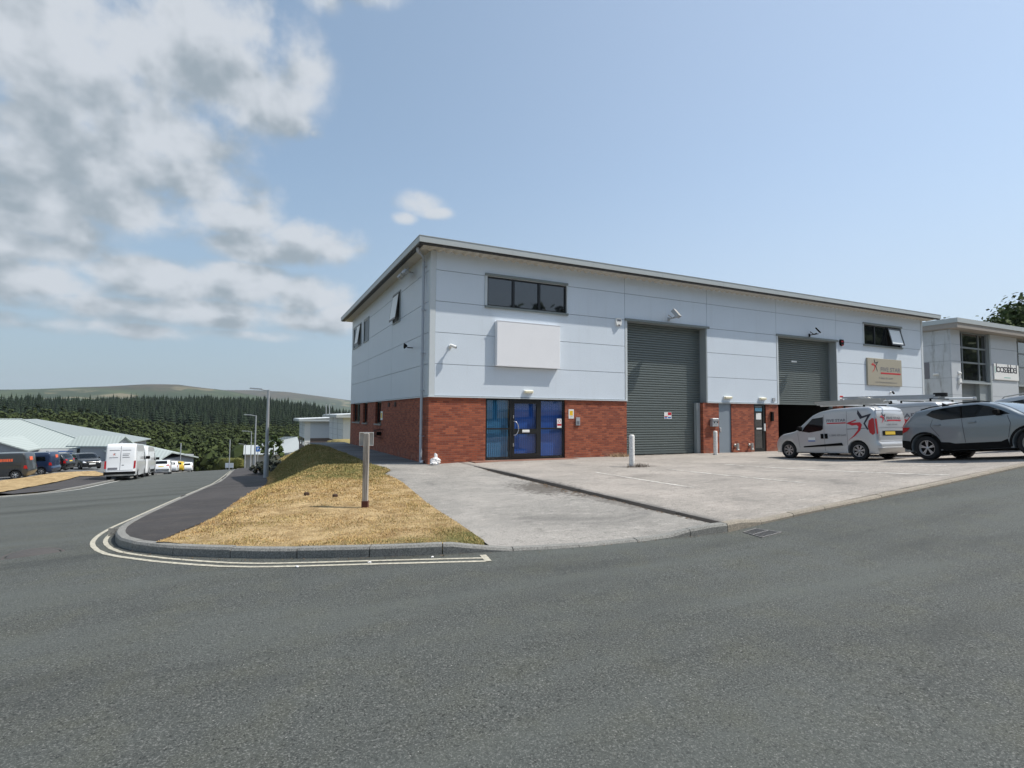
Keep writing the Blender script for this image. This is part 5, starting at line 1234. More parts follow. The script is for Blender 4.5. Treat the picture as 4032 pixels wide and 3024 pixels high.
for sd in (1, -1): car.patch('rear_lamp', [(sd*.80, .90), (sd*.89, .90), (sd*.89, 1.40), (sd*.80, 1.42)] if sd > 0 else [(-.80, .90), (-.89, .90), (-.89, 1.40), (-.80, 1.42)][::-1], car.end(True, -.01), M_TAIL, t_)
mb = MB(); fr = lambda u, v: car.end(True, .009)(.66-u, v); emblem(mb, .02, 1.34, .30, fr); v, f = cdt([(.36, 1.335), (1.18, 1.335), (1.18, 1.375), (.36, 1.375)], .2); mb.add([fr(a, b_) for a, b_ in v], f, 0); mb.build('rear_emblem', [M_RED, M_INK], t_)
mb = MB(); put_text(mb, 'FIVE STAR', .36, 1.40, fr, w=.82, h=.085, bold=.015); put_text(mb, 't: 0845 459 0449', .30, 1.19, fr, w=.62, h=.055); mb.build('rear_lettering', M_INKG, t_)
mb = MB(); mb.box(-.82, -.60, -.90, .90, .40, .45, ch=.01); mb.build('bumper_step', M_SILV, t_)
car.wheels_all(t_, spokes=7, rim=.66)
place(t_, px_+.915, py_, rad(90), FC)
# roof bars and ladder on the silver van
def ladder(cx, cy, z, L, W_, rz, pitch, label, tilt=0.0, mat=None):
    t_ = empty('ladder', (cx, cy, z), rz, label, 'ladder', ry=tilt); m_ = mat or M_ALU
    for zz in (0, .085):
        for sy in (-1, 1):
            off = .0 if zz == 0 else .03
            mb = MB(); mb.box(-L/2+(.12 if zz else 0), L/2-(0 if zz else .12), sy*(W_/2-off)-.014, sy*(W_/2-off)+.014, zz-.035, zz+.035); mb.build('stile', m_, t_)
    n = int(L/pitch)
    for k in range(n):
        x = -L/2+.15+k*pitch; mb = MB(); mb.tube([(x, -W_/2, 0), (x, W_/2, 0)], .014, 6); mb.build('rung', m_, t_)
    return t_
def rack(parent, x, z, w, mat=M_GALV):
    mb = MB(); mb.box(x-.025, x+.025, -w/2, w/2, z, z+.03); mb.box(x-.03, x+.03, -w/2, -w/2+.03, z-.08, z); mb.box(x-.03, x+.03, w/2-.03, w/2, z-.08, z); return mb.build('roof_bar', mat, parent)
for x in (-.15, .55, 1.25): rack(VAN, x, 1.90+(-.05 if x > 1 else 0), 1.3, M_BLACK)
zz = FC(20.1, 12.0)
ladder(19.72, 12.5, zz+2.00, 2.55, .36, rad(90), .25, 'grey aluminium ladder lying on the roof of the small silver van', .035)
t_ = empty('roof_tube', (20.55, 12.9, zz+1.99), rad(90), 'long pale pipe tube on the roof of the small silver van', 'tube', ry=.03); mb = MB(); mb.tube([(-1.3, 0, 0), (1.3, 0, 0)], .05, 12); mb.build('tube', M_WHITE, t_); mb = MB(); mb.tube([(-1.36, 0, 0), (-1.29, 0, 0)], .062, 12); mb.build('cap', M_BLACK, t_)
t_ = empty('tool_bundle', (20.0, 11.95, zz+2.08), rad(90), 'tangle of clamps and short pipes strapped on the silver van roof', 'tools'); mb = MB(); rnd = random.Random(4)
for k in range(9): a = Vector((rnd.uniform(-.4, .3), rnd.uniform(-.2, .2), rnd.uniform(0, .1))); mb.tube([a, a+Vector((rnd.uniform(.1, .45), rnd.uniform(-.15, .15), rnd.uniform(-.02, .1)))], rnd.uniform(.012, .035), 6)
mb.build('bundle', M_ALU, t_)
# taller silver van behind it
VV = [(-.93, .36), (-1.0, .45), (-.97, .62), (-.93, 1.0), (-.88, 1.6), (-.78, 1.90), (-.55, 1.97), (.8, 2.0), (2.2, 1.97), (2.75, 1.86), (3.2, 1.55), (3.62, 1.17), (3.95, 1.08), (4.2, .95), (4.34, .75), (4.38, .5), (4.34, .28)]
car2 = Car(VV, (0, 3.3), .38, .975, 1.0, .07, .24, .10, .03, (.9, .2), (.3, .05), .33)
t_ = empty('panel_van', (0, 0, 0), 0, 'taller silver panel van lettered on its side, half hidden behind the small silver van', 'van'); VAN2 = t_
car2.body(t_, M_SILV)
for sd in (1, -1):
    car2.patch('side_window', [(2.35, 1.1), (3.55, 1.12), (3.15, 1.48), (2.8, 1.72), (2.35, 1.74)], car2.side(sd, .005), M_CGLASS, t_); mb = MB(); fn = car2.side(sd, .003); seam(mb, fn, [(2.2, 1.8), (2.2, .35)]); seam(mb, fn, [(1.0, 1.82), (1.0, .35)]); seam(mb, fn, [(-.6, 1.82), (2.2, 1.83)]); mb.build('door_seams', M_INKG, t_); mirror_arm(t_, 3.5, .9, 1.15, sd, M_BLACK)
    car2.patch('tail_lamp', [(-.72, .95), (-.9, .95), (-.86, 1.55), (-.74, 1.55)], car2.side(sd, .01), M_TAIL, t_)
fr = lambda u, v: car2.side(1, .006)(1.35-u, v); mb = MB(); put_text(mb, 'FIVE STAR', 0, 1.42, fr, w=1.45, h=.17, bold=.03); mb.build('side_lettering', M_INKG, t_); mb = MB(); v, f = cdt([(0, 1.28), (1.42, 1.28), (1.42, 1.36), (0, 1.36)], .2); mb.add([fr(a, b_) for a, b_ in v], f); mb.build('side_stripe', M_RED, t_)
re = car2.end(True, .006); mb = MB(); seam(mb, re, [(0, 1.86), (0, .5)], .007); mb.build('door_seam', M_INKG, t_); car2.patch('brake_lamp', [(-.22, 1.885), (.22, 1.885), (.22, 1.915), (-.22, 1.915)], re, M_TAIL, t_)
car2.patch('windscreen', [(2.85, -.7), (3.58, -.78), (3.58, .78), (2.85, .7)], car2.topf(.006), M_CGLASS, t_); car2.wheels_all(t_, spokes=6, rim=.62, style='single')
place(t_, 23.25, 11.65, rad(90), FC)
for x in (-.5, .5, 1.5): rack(t_, x, 2.07, 1.5, M_BLACK)
zz = FC(23.2, 12)
ladder(22.85, 12.9, zz+2.18, 3.6, .42, rad(90), .27, 'dark grey ladder on the roof of the tall silver panel van', .0, M_GALV)
t_ = empty('cable_coil', (23.0, 11.2, zz+2.30), 0, 'coil of dark hose on the rear of the tall silver van roof', 'hose'); mb = MB()
for k in range(4): mb.tube([(math.cos(a*PI/8)*.2, math.sin(a*PI/8)*.2, (k-1.5)*.035) for a in range(17)], .018, 6, caps=False)
mb.build('coil', M_RUBBER, t_)
t_ = empty('roof_tube', (23.75, 11.7, zz+2.16), rad(90), 'white pipe tube at the rear of the tall silver van roof', 'tube'); mb = MB(); mb.tube([(-1.2, 0, 0), (1.4, 0, 0)], .05, 12); mb.build('tube', M_WHITE, t_); mb = MB(); mb.tube([(-1.26, 0, 0), (-1.19, 0, 0)], .06, 12); mb.build('cap', M_GALV, t_)
# slate grey crossover in the foreground row
SV = [(-.74, .40), (-.80, .50), (-.80, .66), (-.74, .85), (-.70, 1.07), (-.56, 1.22), (-.34, 1.42), (-.22, 1.52), (.12, 1.575), (.6, 1.605), (1.2, 1.615), (1.62, 1.60), (1.95, 1.52), (2.25, 1.37), (2.55, 1.17), (2.75, 1.10), (3.1, 1.06), (3.38, .99), (3.55, .85), (3.62, .65), (3.60, .40), (3.5, .28)]
car3 = Car(SV, (0, 2.702), .43, .93, 1.0, .16, .26, .09, .03, (1.0, .22), (.6, .10), .362)
t_ = empty('crossover_car', (0, 0, 0), 0, 'slate grey crossover car with black wheel arches, tail towards the silver van', 'car')
car3.body(t_, M_SLATE)
for sd in (1, -1):
    S = car3.side(sd, .006)
    car3.patch('side_window', [(.12, 1.38), (.30, 1.50), (.62, 1.54), (1.08, 1.555), (1.08, 1.19), (.55, 1.185), (.30, 1.28)], S, M_CGLASS, t_); car3.patch('side_window', [(1.14, 1.19), (1.14, 1.555), (1.55, 1.545), (1.82, 1.47), (2.12, 1.32), (2.32, 1.20)], S, M_CGLASS, t_)
    car3.patch('window_pillar', [(1.08, 1.19), (1.08, 1.555), (1.14, 1.555), (1.14, 1.19)], S, M_BLACK, t_)
    for wx in (0, 2.702):
        o_ = arc(wx, .362, .50, -8, 188, 17); i_ = arc(wx, .362, .435, 188, -8, 17); car3.patch('arch_moulding', o_+i_, car3.side(sd, .012), M_BLACK, t_, .3)
    car3.patch('sill_moulding', [(.49, .265), (.47, .52), (.70, .50), (.85, .455), (2.02, .455), (2.18, .52), (2.215, .265)], car3.side(sd, .012), M_BLACK, t_)
    car3.patch('bumper_moulding', [(-.76, .42), (-.74, .64), (-.46, .60), (-.44, .33), (-.6, .33)], car3.side(sd, .010), M_BLACK, t_)
    car3.patch('tail_lamp', [(-.66, 1.05), (-.40, 1.03), (-.50, .93), (-.68, .86)], car3.side(sd, .010), M_TAIL, t_); car3.patch('tail_lamp', [(-.70, 1.03), (-.66, 1.05), (-.40, 1.32), (-.36, 1.38), (-.43, 1.34), (-.56, 1.2)], car3.side(sd, .010), M_TAIL, t_)
    handle(t_, car3, .42, 1.04, sd, M_SLATE, .2); handle(t_, car3, 1.38, 1.045, sd, M_SLATE, .2); mirror_arm(t_, 2.05, .86, 1.22, sd, M_BLACK, .95)
    mb = MB(); fn = car3.side(sd, .003); seam(mb, fn, [(1.11, 1.18), (1.13, .47)]); seam(mb, fn, [(2.25, 1.16), (2.30, .95), (2.2, .55)]); seam(mb, fn, [(.30, 1.22), (.22, 1.02), (.44, .70)]); mb.build('door_seams', M_INK, t_)
    mb = MB(); mb.tube([(x, sd*(car3.W(x, 1.60)-.10), z) for x, z in ((-.10, 1.565), (.2, 1.62), (1.0, 1.655), (1.6, 1.64), (1.8, 1.59))], .018, 6); mb.build('roof_rail', M_BLACK, t_)
car3.patch('windscreen', [(1.80, -.60), (2.62, -.76), (2.62, .76), (1.80, .60)], car3.topf(.006), glass_dark('windscreen_glass', (.10, .12, .13), .02), t_)
car3.patch('rear_window', [(-.50, -.55), (-.30, -.52), (-.30, .52), (-.50, .55)], car3.topf(.006), M_CGLASS, t_)
mb = MB(); mb.prism([(-.40, -.58, 1.50), (-.10, -.58, 1.56), (-.10, -.58, 1.60), (-.40, -.58, 1.535)], (0, 1.16, 0)); mb.build('spoiler', M_SLATE, t_)
mb = MB(); mb.prism([(.08, -.02, 1.64), (.32, -.02, 1.66), (.10, -.02, 1.78)], (0, .04, 0)); mb.build('fin_antenna', M_BLACK, t_)
fe = car3.end(False, .006); car3.patch('grille', [(-.42, .55), (.42, .55), (.45, .85), (-.45, .85)], fe, M_BLACK, t_); car3.patch('number_plate', [(-.26, .45), (.26, .45), (.26, .56), (-.26, .56)], car3.end(False, .014), M_PLATEW, t_)
car3.wheels_all(t_, spokes=5, rim=.665, w=.24)
hx = math.atan2(-1, -.1); place(t_, 19.25-.93*math.sin(hx)*-1*-1, 9.86, hx, FC)
# centre the body so that its right flank stands on the measured line
lx, ly = -math.sin(hx), math.cos(hx); place(t_, 19.08+lx*.90, 9.69+ly*.90, hx, FC)
# tall dark estate at the right edge
RV = [(-.72, .42), (-.80, .55), (-.78, .75), (-.72, 1.1), (-.66, 1.5), (-.60, 1.78), (-.50, 1.86), (-.1, 1.90), (1.0, 1.90), (1.7, 1.84), (2.2, 1.50), (2.6, 1.22), (2.9, 1.15), (3.4, 1.08), (3.62, .95), (3.7, .7), (3.66, .35)]
car4 = Car(RV, (0, 2.88), .44, .96, 1.1, .11, .28, .08, .03, (.9, .18), (.4, .06), .375)
t_ = empty('estate_car', (0, 0, 0), 0, 'tall silver four by four with dark tinted glass and roof rails at the right edge', 'car'); car4.body(t_, M_SILV)
for sd in (1, -1):
    car4.patch('side_window', [(-.55, 1.22), (-.50, 1.72), (.35, 1.75), (.35, 1.20)], car4.side(sd, .006), M_CGLASS, t_); car4.patch('side_window', [(.42, 1.20), (.42, 1.75), (1.2, 1.75), (1.2, 1.19)], car4.side(sd, .006), M_CGLASS, t_); car4.patch('side_window', [(1.27, 1.19), (1.27, 1.75), (1.65, 1.74), (2.1, 1.48), (2.35, 1.22)], car4.side(sd, .006), M_CGLASS, t_)
    mb = MB(); mb.tube([(x, sd*(.70), z) for x, z in ((-.35, 1.88), (-.25, 1.965), (.6, 1.98), (1.5, 1.96), (1.62, 1.87))], .022, 8); mb.build('roof_rail', M_ALU, t_)
car4.patch('windscreen', [(1.80, -.7), (2.5, -.78), (2.5, .78), (1.80, .7)], car4.topf(.006), M_CGLASS, t_); car4.wheels_all(t_, spokes=5)
place(t_, 24.6, 9.0, rad(-90), FC)
place(t_, 25.7, 9.55, rad(-90), FC)

# ---- vehicles on the left, down the side road
def simple_car(name, label, prof, hw, mat, glass, wheels, wr, ra, loc, rz, belt=.95, tum=.15, F=None, group=None, extras=None, lamps=True, bottom=.22, topwin=None, rearwin=None, rearlamps=None, tint=None):
    c = Car(prof, wheels, ra, hw, belt, tum, bottom, .08, .03, (.9, .2), (.5, .12), wr); t_ = empty(name, (0, 0, 0), 0, label, 'van' if 'van' in name else 'car', group); c.body(t_, mat)
    for sd in (1, -1):
        for w in glass: c.patch('side_window', w, c.side(sd, .006), M_CGLASS, t_)
        if lamps: c.patch('tail_lamp', [(c.xr+.03, .75), (c.xr+.25, .78), (c.xr+.22, 1.0), (c.xr+.09, 1.0)], c.side(sd, .01), M_TAIL, t_)
    if topwin: c.patch('windscreen', topwin, c.topf(.006), M_CGLASS, t_)
    c.wheels_all(t_, spokes=6, style='single', rim=.62)
    if extras: extras(t_, c)
    place(t_, loc[0], loc[1], rz, F or (lambda x, y: R(x, y))); return t_
HATCH = [(-.62, .38), (-.70, .50), (-.70, .66), (-.64, .92), (-.52, 1.10), (-.30, 1.40), (-.15, 1.50), (.4, 1.56), (1.1, 1.55), (1.5, 1.46), (2.15, 1.05), (2.6, .98), (3.1, .86), (3.3, .70), (3.34, .48), (3.28, .28)]
HG = [[(-.15, 1.05), (.0, 1.38), (.55, 1.46), (.98, 1.47), (.98, 1.02)], [(1.05, 1.02), (1.05, 1.47), (1.42, 1.40), (1.98, 1.06)]]
SUVP = [(-.66, .42), (-.76, .55), (-.74, .75), (-.68, 1.0), (-.50, 1.3), (-.30, 1.56), (-.1, 1.63), (.6, 1.67), (1.3, 1.65), (1.65, 1.55), (2.3, 1.15), (2.75, 1.07), (3.2, .95), (3.42, .8), (3.46, .5), (3.40, .30)]
SPR = [(-1.25, .45), (-1.32, .55), (-1.28, .70), (-1.22, 1.2), (-1.17, 1.9), (-1.10, 2.45), (-.98, 2.66), (-.7, 2.72), (2.2, 2.72), (3.0, 2.62), (3.55, 2.25), (4.1, 1.62), (4.35, 1.38), (4.75, 1.25), (4.98, 1.02), (5.05, .7), (5.0, .35)]
def spr_extra(t_, c):
    re = c.end(True, .008); seam_mb = MB(); seam(seam_mb, re, [(.0, 2.55), (0, .72)], .014); seam(seam_mb, re, [(-.84, .72), (.84, .72)], .010); seam_mb.build('door_seam', M_INKG, t_)
    for sd in (1, -1):
        P = [(sd*.84, .85), (sd*.97, .85), (sd*.97, 1.42), (sd*.86, 1.42)]; c.patch('rear_lamp', P if sd > 0 else P[::-1], c.end(True, .012), M_TAIL, t_); mirror_arm(t_, 3.75, .95, 1.55, sd, M_BLACK, 1.5)
        c.patch('number_lamp', [(sd*.10, 1.08), (sd*.24, 1.08), (sd*.24, 1.12), (sd*.10, 1.12)], c.end(True, .012), M_INK, t_) if sd < 0 else None
    c.patch('number_plate', [(.15, .78), (.75, .78), (.75, .93), (.15, .93)], c.end(True, .012), M_INKG, t_)
    mb = MB(); mb.box(-1.40, -1.18, -.98, .98, .42, .62, ch=.02); mb.build('bumper', M_BLACK, t_)
    fr = lambda u, v: c.end(True, .012)(.78-u, v); mb = MB()
    for (x, z, w) in ((.08, 2.20, .62), (.86, 2.20, .55), (.08, 1.66, .55), (.9, 1.92, .45), (.9, 1.80, .38), (.9, 1.66, .45)): 
        v, f = cdt([(x, z), (x+w, z), (x+w, z+.035), (x, z+.035)], .2); mb.add([fr(a, b_) for a, b_ in v], f)
    mb.build('rear_lettering', M_INKG, t_)
    mb = MB(); emblem(mb, .28, 1.84, .2, fr); mb.build('rear_emblem', [M_ORANGE, M_INKG], t_)
VANG = [[(3.0, 1.45), (3.0, 2.15), (3.5, 2.12), (3.95, 1.62), (4.05, 1.45)]]
simple_car('delivery_van', 'tall white van seen from behind, parked half on the left footway', SPR, .99, M_CW, VANG, (0, 3.66), .345, .42, (-8.75, 50.9), rad(91.5), 1.1, .035, F=lambda x, y: R(x, y)+.05, extras=spr_extra, lamps=False, bottom=.30, topwin=[(3.5, -.75), (4.25, -.82), (4.25, .82), (3.5, .75)])
SPR2 = [(x, z*1.0) for x, z in SPR]
simple_car('delivery_van', 'second white van parked ahead of the tall white one', SPR2, .98, M_CW, VANG, (0, 3.66), .345, .42, (-9.15, 59.2), rad(91), 1.1, .04, F=lambda x, y: R(x, y)+.05, extras=lambda t_, c: [mirror_arm(t_, 3.7, .95, 1.5, sd, M_BLACK, 1.5) for sd in (1, -1)]+[c.patch('lower_trim', [(.6, .36), (3.1, .36), (3.1, .62), (.6, .62)], c.side(sd, .01), M_BLACK, t_) for sd in (1, -1)], lamps=False, bottom=.30, topwin=[(3.5, -.75), (4.25, -.82), (4.25, .82), (3.5, .75)])
def suv_rear(t_, c):
    c.patch('rear_window', [(-.52, -.60), (-.30, -.56), (-.30, .56), (-.52, .60)], c.topf(.008), M_CGLASS, t_); c.patch('rear_glass', [(-.60, 1.22), (.60, 1.22), (.56, 1.50), (-.56, 1.50)], c.end(True, .01), M_CGLASS, t_)
    c.patch('lower_bumper', [(-.82, .36), (.82, .36), (.80, .62), (-.80, .62)], c.end(True, .012), M_BLACK, t_); c.patch('number_plate', [(-.26, .88), (.26, .88), (.26, .98), (-.26, .98)], c.end(True, .012), M_PLATEY, t_)
    for sd in (1, -1):
        P = [(sd*.45, 1.0), (sd*.82, 1.0), (sd*.80, 1.14), (sd*.6, 1.12)]; c.patch('rear_lamp', P if sd > 0 else P[::-1], c.end(True, .012), M_TAIL, t_); mirror_arm(t_, 2.0, .86, 1.15, sd, M_CW)
SG = [[(-.12, 1.15), (-.02, 1.45), (.5, 1.54), (.98, 1.55), (.98, 1.10)], [(1.05, 1.10), (1.05, 1.55), (1.5, 1.46), (2.05, 1.14)]]
simple_car('crossover_car', 'white crossover car seen from behind beyond the white vans', SUVP, .92, M_CW, SG, (0, 2.65), .35, .41, (-9.4, 77.0), rad(93), 1.05, .16, extras=suv_rear)
def hatch_rear(t_, c):
    c.patch('rear_glass', [(-.55, 1.08), (.55, 1.08), (.50, 1.38), (-.50, 1.38)], c.end(True, .01), M_CGLASS, t_)
simple_car('hatchback_car', 'white car parked down the hill between the crossover and the yellow car', HATCH, .88, M_CW, HG, (0, 2.55), .32, .37, (-9.9, 90), rad(92), extras=hatch_rear)
simple_car('hatchback_car', 'small yellow car parked down the hill beyond the white vans', HATCH, .88, M_CY, HG, (0, 2.55), .32, .37, (-9.9, 98), rad(93), extras=hatch_rear)
simple_car('hatchback_car', 'farthest white car at the end of the parked row', HATCH, .88, M_CW, HG, (0, 2.55), .32, .37, (-9.3, 105), rad(95), extras=hatch_rear)
RLc = lambda x, y: R(x, y)+.06
def hatch_front(t_, c):
    fe = c.end(False, .008); c.patch('number_plate', [(-.26, .48), (.26, .48), (.26, .60), (-.26, .60)], c.end(False, .014), M_PLATEW, t_); c.patch('grille', [(-.5, .62), (.5, .62), (.42, .76), (-.42, .76)], fe, M_BLACK, t_)
    for sd in (1, -1):
        P = [(sd*.50, .66), (sd*.76, .66), (sd*.72, .82), (sd*.55, .78)]; c.patch('headlamp', P if sd > 0 else P[::-1], fe, M_LENS, t_); mirror_arm(t_, 1.85, .84, 1.02, sd, M_CB)
simple_car('hatchback_car', 'black hatchback facing the road in front of the pale roofed building', HATCH, .90, M_CB, HG, (0, 2.6), .32, .37, (-15.5, 69.5), rad(-62), F=RLc, extras=hatch_front, topwin=[(1.45, -.58), (2.12, -.70), (2.12, .70), (1.45, .58)])
VAUX = [(-.66, .40), (-.74, .50), (-.72, .65), (-.66, 1.1), (-.60, 1.6), (-.50, 1.86), (-.3, 1.93), (1.2, 1.94), (2.2, 1.88), (2.7, 1.62), (3.2, 1.2), (3.5, 1.1), (3.85, .95), (3.95, .7), (3.92, .32)]
def orange_side(t_, c):
    fr = lambda u, v: c.side(1, .012)(1.55-u, v); mb = MB(); rnd = random.Random(5); u = 0
    while u < 1.35:
        w = rnd.uniform(.07, .12); h = .20 if u > .05 else .26; v_, f_ = cdt([(u, 1.33), (u+w, 1.33), (u+w, 1.33+h), (u, 1.33+h)], .2); mb.add([fr(a, b_) for a, b_ in v_], f_); u += w+.025
    mb.build('side_lettering', M_ORANGE, t_)
    re = lambda u, v: c.end(True, .012)(.35-u, v); mb = MB(); v, f = cdt([(0, 1.35), (.5, 1.35), (.5, 1.62), (0, 1.62)], .2); mb.add([re(a, b_) for a, b_ in v], f); mb.build('rear_panel', M_ORANGE, t_)
simple_car('panel_van', 'dark grey van with orange red lettering at the left edge', VAUX, .96, M_CG, [[(2.2, 1.1), (3.05, 1.14), (2.65, 1.5), (2.2, 1.7)]], (0, 2.9), .33, .39, (-15.6, 53.6), rad(177), 1.0, .06, F=RLc, extras=orange_side)
VDOB = VH
simple_car('small_van', 'navy blue small van between the dark grey van and the black car', VDOB, .91, M_CN, [[(1.2, 1.10), (1.22, 1.52), (1.64, 1.48), (2.02, 1.06)], [(-.3, 1.15), (-.25, 1.5), (1.0, 1.55), (1.0, 1.12)]], (0, 2.755), .315, .37, (-15.5, 59.0), rad(173), .95, .085, F=RLc, extras=lambda t_, c: c.patch('rear_panel', [(-.35, 1.35), (.1, 1.35), (.1, 1.6), (-.35, 1.6)], c.end(True, .012), M_ORANGE, t_))
simple_car('crossover_car', 'black crossover car beyond the navy van in the left car park', SUVP, .92, M_CB, SG, (0, 2.65), .35, .41, (-15.7, 64.0), rad(170), 1.05, .16, F=RLc, extras=suv_rear)

# ------------------------------------------------------------------ neighbouring unit on the right
nb = empty('industrial_unit', (41.9, 19.7, 0), 0, 'stained grey panelled unit with tall glazing bays at the right edge', 'building')
BX, BY = 41.9, 19.7
def nbp(mb, name, mat, parent=None):
    if name in SPLIT2 and len(mb.g) > 1:
        for (v0, f0, nf, nv) in mb.g:
            q = MB(); q.add(mb.v[v0:v0+nv], [[i-v0 for i in f] for f in mb.f[f0:f0+nf]]); o = nbp(q, name, mat, parent)
        return o
    o = mb.build(name, mat, parent or nb)
    if parent is None: o.matrix_parent_inverse = Matrix.Translation((-BX, -BY, 0))
    return o
SPLIT2 = {'inner_wall', 'reveal', 'pane', 'transom', 'front_cladding_'}
def stained():
    m, t, b = new_mat('stained_cladding'); p = objco(t); n = noise(t, p, 1.2, 5, .65); mp = t.nodes.new('ShaderNodeMapping'); mp.inputs['Scale'].default_value = (2.2, 2.2, .35); t.links.new(p, mp.inputs['Vector']); n2 = noise(t, mp.outputs[0], 1.0, 6, .7)
    col = mixc(t, maprange(t, n, .35, .7), (.46, .49, .51), (.52, .55, .58)); col = mixc(t, mth(t, 'MULTIPLY', maprange(t, n2, .50, .66), .65), col, (.16, .155, .14)); t.links.new(col, b.inputs['Base Color']); b.inputs['Roughness'].default_value = .5
    return m
M_STAIN = stained(); ZN = [.2, 2.1, 3.24, 4.37, 5.50, 6.64, 7.62]; X2 = 70.0
M_NC = paint('neighbour_cladding', (.50, .53, .56), .45, var=.06)
for a, b_ in ((41.9, 43.08), (47.04, 50.80), (54.8, 58.6), (62.4, X2)):
    mb = MB()
    for z0, z1 in zip(ZN[:-1], ZN[1:]): mb.box(a+.01, b_-.01, BY, BY+.05, z0+.01, z1-.01)
    nbp(mb, 'front_cladding', M_NC)
mb = MB()
for y0, y1 in ((BY+.05, 25.5), (25.5, 31), (31, 36.5)):
    for z0, z1 in zip(ZN[:-1], ZN[1:]): mb.box(BX, BX+.05, y0+.01, y1-.01, z0+.01, z1-.01)
nbp(mb, 'side_cladding', M_STAIN)
mb = MB(); mb.box(BX+.03, BX+.15, BY+.06, 36.4, -.5, 7.6); nbp(mb, 'side_backing', M_JOINT)
mb = MB()
for a, b_ in ((41.92, 43.08), (47.04, 50.80), (54.8, 58.6), (62.4, X2)): mb.box(a, b_, BY+.03, BY+.2, -.5, 7.6)
mb.box(X2-.1, X2, BY+.3, 36.4, -.5, 7.6); mb.box(BX+.2, X2, 36.3, 36.5, -.5, 7.6); nbp(mb, 'inner_wall', M_JOINT)
for a, b_ in ((43.08, 46.84), (50.80, 54.8), (58.6, 62.4)):
    mb = MB(); mb.box(a, b_, BY+.55, BY+.6, 4.3, 7.6); nbp(mb, 'inner_wall', M_DARK)
    mb = MB()
    for z in (4.18, 5.45, 6.47, 7.50): mb.box(a, b_, BY+.18, BY+.28, z, z+.11)
    for x in (a, a+.55, b_-1.06, b_-.10): mb.box(x, x+.09, BY+.17, BY+.28, 4.29, 7.5)
    fr = nbp(mb, 'glazing_frame', M_SHUTG)
    mb = MB()
    for xa, xb in ((a+.09, a+.55), (a+.64, b_-1.06), (b_-.97, b_-.1)):
        for z in (4.29, 5.56, 6.58): mb.box(xa, xb, BY+.22, BY+.23, z, z+(1.16 if z < 5 else .91))
    for g in mb.g:
        pass
    nbp(mb, 'pane', M_GLASS)
    mb = MB(); mb.box(a, b_, BY-.02, BY+.17, 4.05, 4.18); nbp(mb, 'transom', M_REVEAL)
    mb = MB(); z = -.2; prof = []
    while z < 4.05: prof += [(BY+.45, z), (BY+.43, z+.02), (BY+.43, z+.08), (BY+.45, z+.10)]; z += .106
    n = len(prof); mb.add([(a, y, zz) for y, zz in prof]+[(b_-1.1, y, zz) for y, zz in prof], [(i, i+1, n+i+1, n+i) for i in range(n-1)]); nbp(mb, 'roller_shutter', M_SHUTG)
    mb = MB(); mb.box(b_-1.1, b_, BY+.17, BY+.5, -.4, 4.05); mb.box(b_+.0, b_+.19, BY-.005, BY+.5, -.4, 7.6); mb.box(a-.02, a, BY, BY+.5, -.4, 7.6); nbp(mb, 'reveal', M_REVEAL)
mb = MB(); mb.prism([(41.35, 19.0, 7.95), (X2+.5, 19.0, 7.95), (X2+.5, 37.2, 7.95), (41.35, 37.2, 7.95)], (0, 0, .30)); nbp(mb, 'roof', M_FASCIA)
mb = MB(); mb.box(41.4, X2, 19.05, 37, 7.62, 7.949); nbp(mb, 'soffit', paint('brown_soffit', (.30, .27, .24), .7))
mb = MB(); mb.box(41.87, 41.89, 21.0, 21.3, 4.37, 5.5); nbp(mb, 'side_vent', M_INKG)
t_ = empty('shop_sign', (49.0, 19.69, 4.44), 0, 'white sign reading loosalabel on the grey unit at the right edge', 'sign'); mb = MB(); mb.box(-1.75, 1.72, -.06, 0, 0, 1.13, ch=.01); mb.build('panel', M_WHITE, t_)
mb = MB(); put_text(mb, 'loosalabel', -1.50, .52, lambda a, b_: (a, -.065, b_), w=2.95, h=.62, bold=.0, spacing=.66); mb.build('lettering', M_INK, t_); mb = MB(); mb.box(-1.66, -1.60, -.066, -.0615, .45, .95); mb.box(-.4, .5, -.066, -.0615, .15, .19); mb.build('marks', paint('sign_green', (.10, .45, .35), .5), t_)
t_ = empty('alarm_box', (42.75, 19.69, 4.15), 0, 'white alarm box on the narrow corner panel of the right hand unit', 'alarm'); mb = MB(); mb.prism([(-.14, 0, -.16), (.14, 0, -.16), (.16, 0, .1), (.1, 0, .2), (-.1, 0, .2), (-.16, 0, .1)], (0, -.1, 0)); mb.build('casing', M_WHITE, t_); mb = MB(); mb.box(-.08, .08, -.12, -.101, -.2, -.08, ch=.01); mb.build('beacon', M_INKG, t_)
t_ = empty('security_camera', (42.75, 19.69, 4.68), 0, 'small white camera above the alarm box on the right hand unit', 'camera'); mb = MB(); mb.lathe([(0, -.15), (.09, -.12), (.11, 0)], axis='Y', n=14); mb.build('dome', M_WHITE, t_); mb = MB(); mb.box(-.12, .12, -.02, 0, .1, .14); mb.build('mount', M_WHITE, t_)
t_ = empty('wall_light', (41.89, 20.6, 4.65), 0, 'small white lamp on the stained side wall of the right hand unit', 'light'); mb = MB(); mb.box(-.12, -.02, -.15, .15, -.06, .06, ch=.02); mb.build('diffuser', M_WHITE, t_); mb = MB(); mb.box(-.0195, 0, -.17, .17, -.08, .08); mb.build('base', M_WHITE, t_)

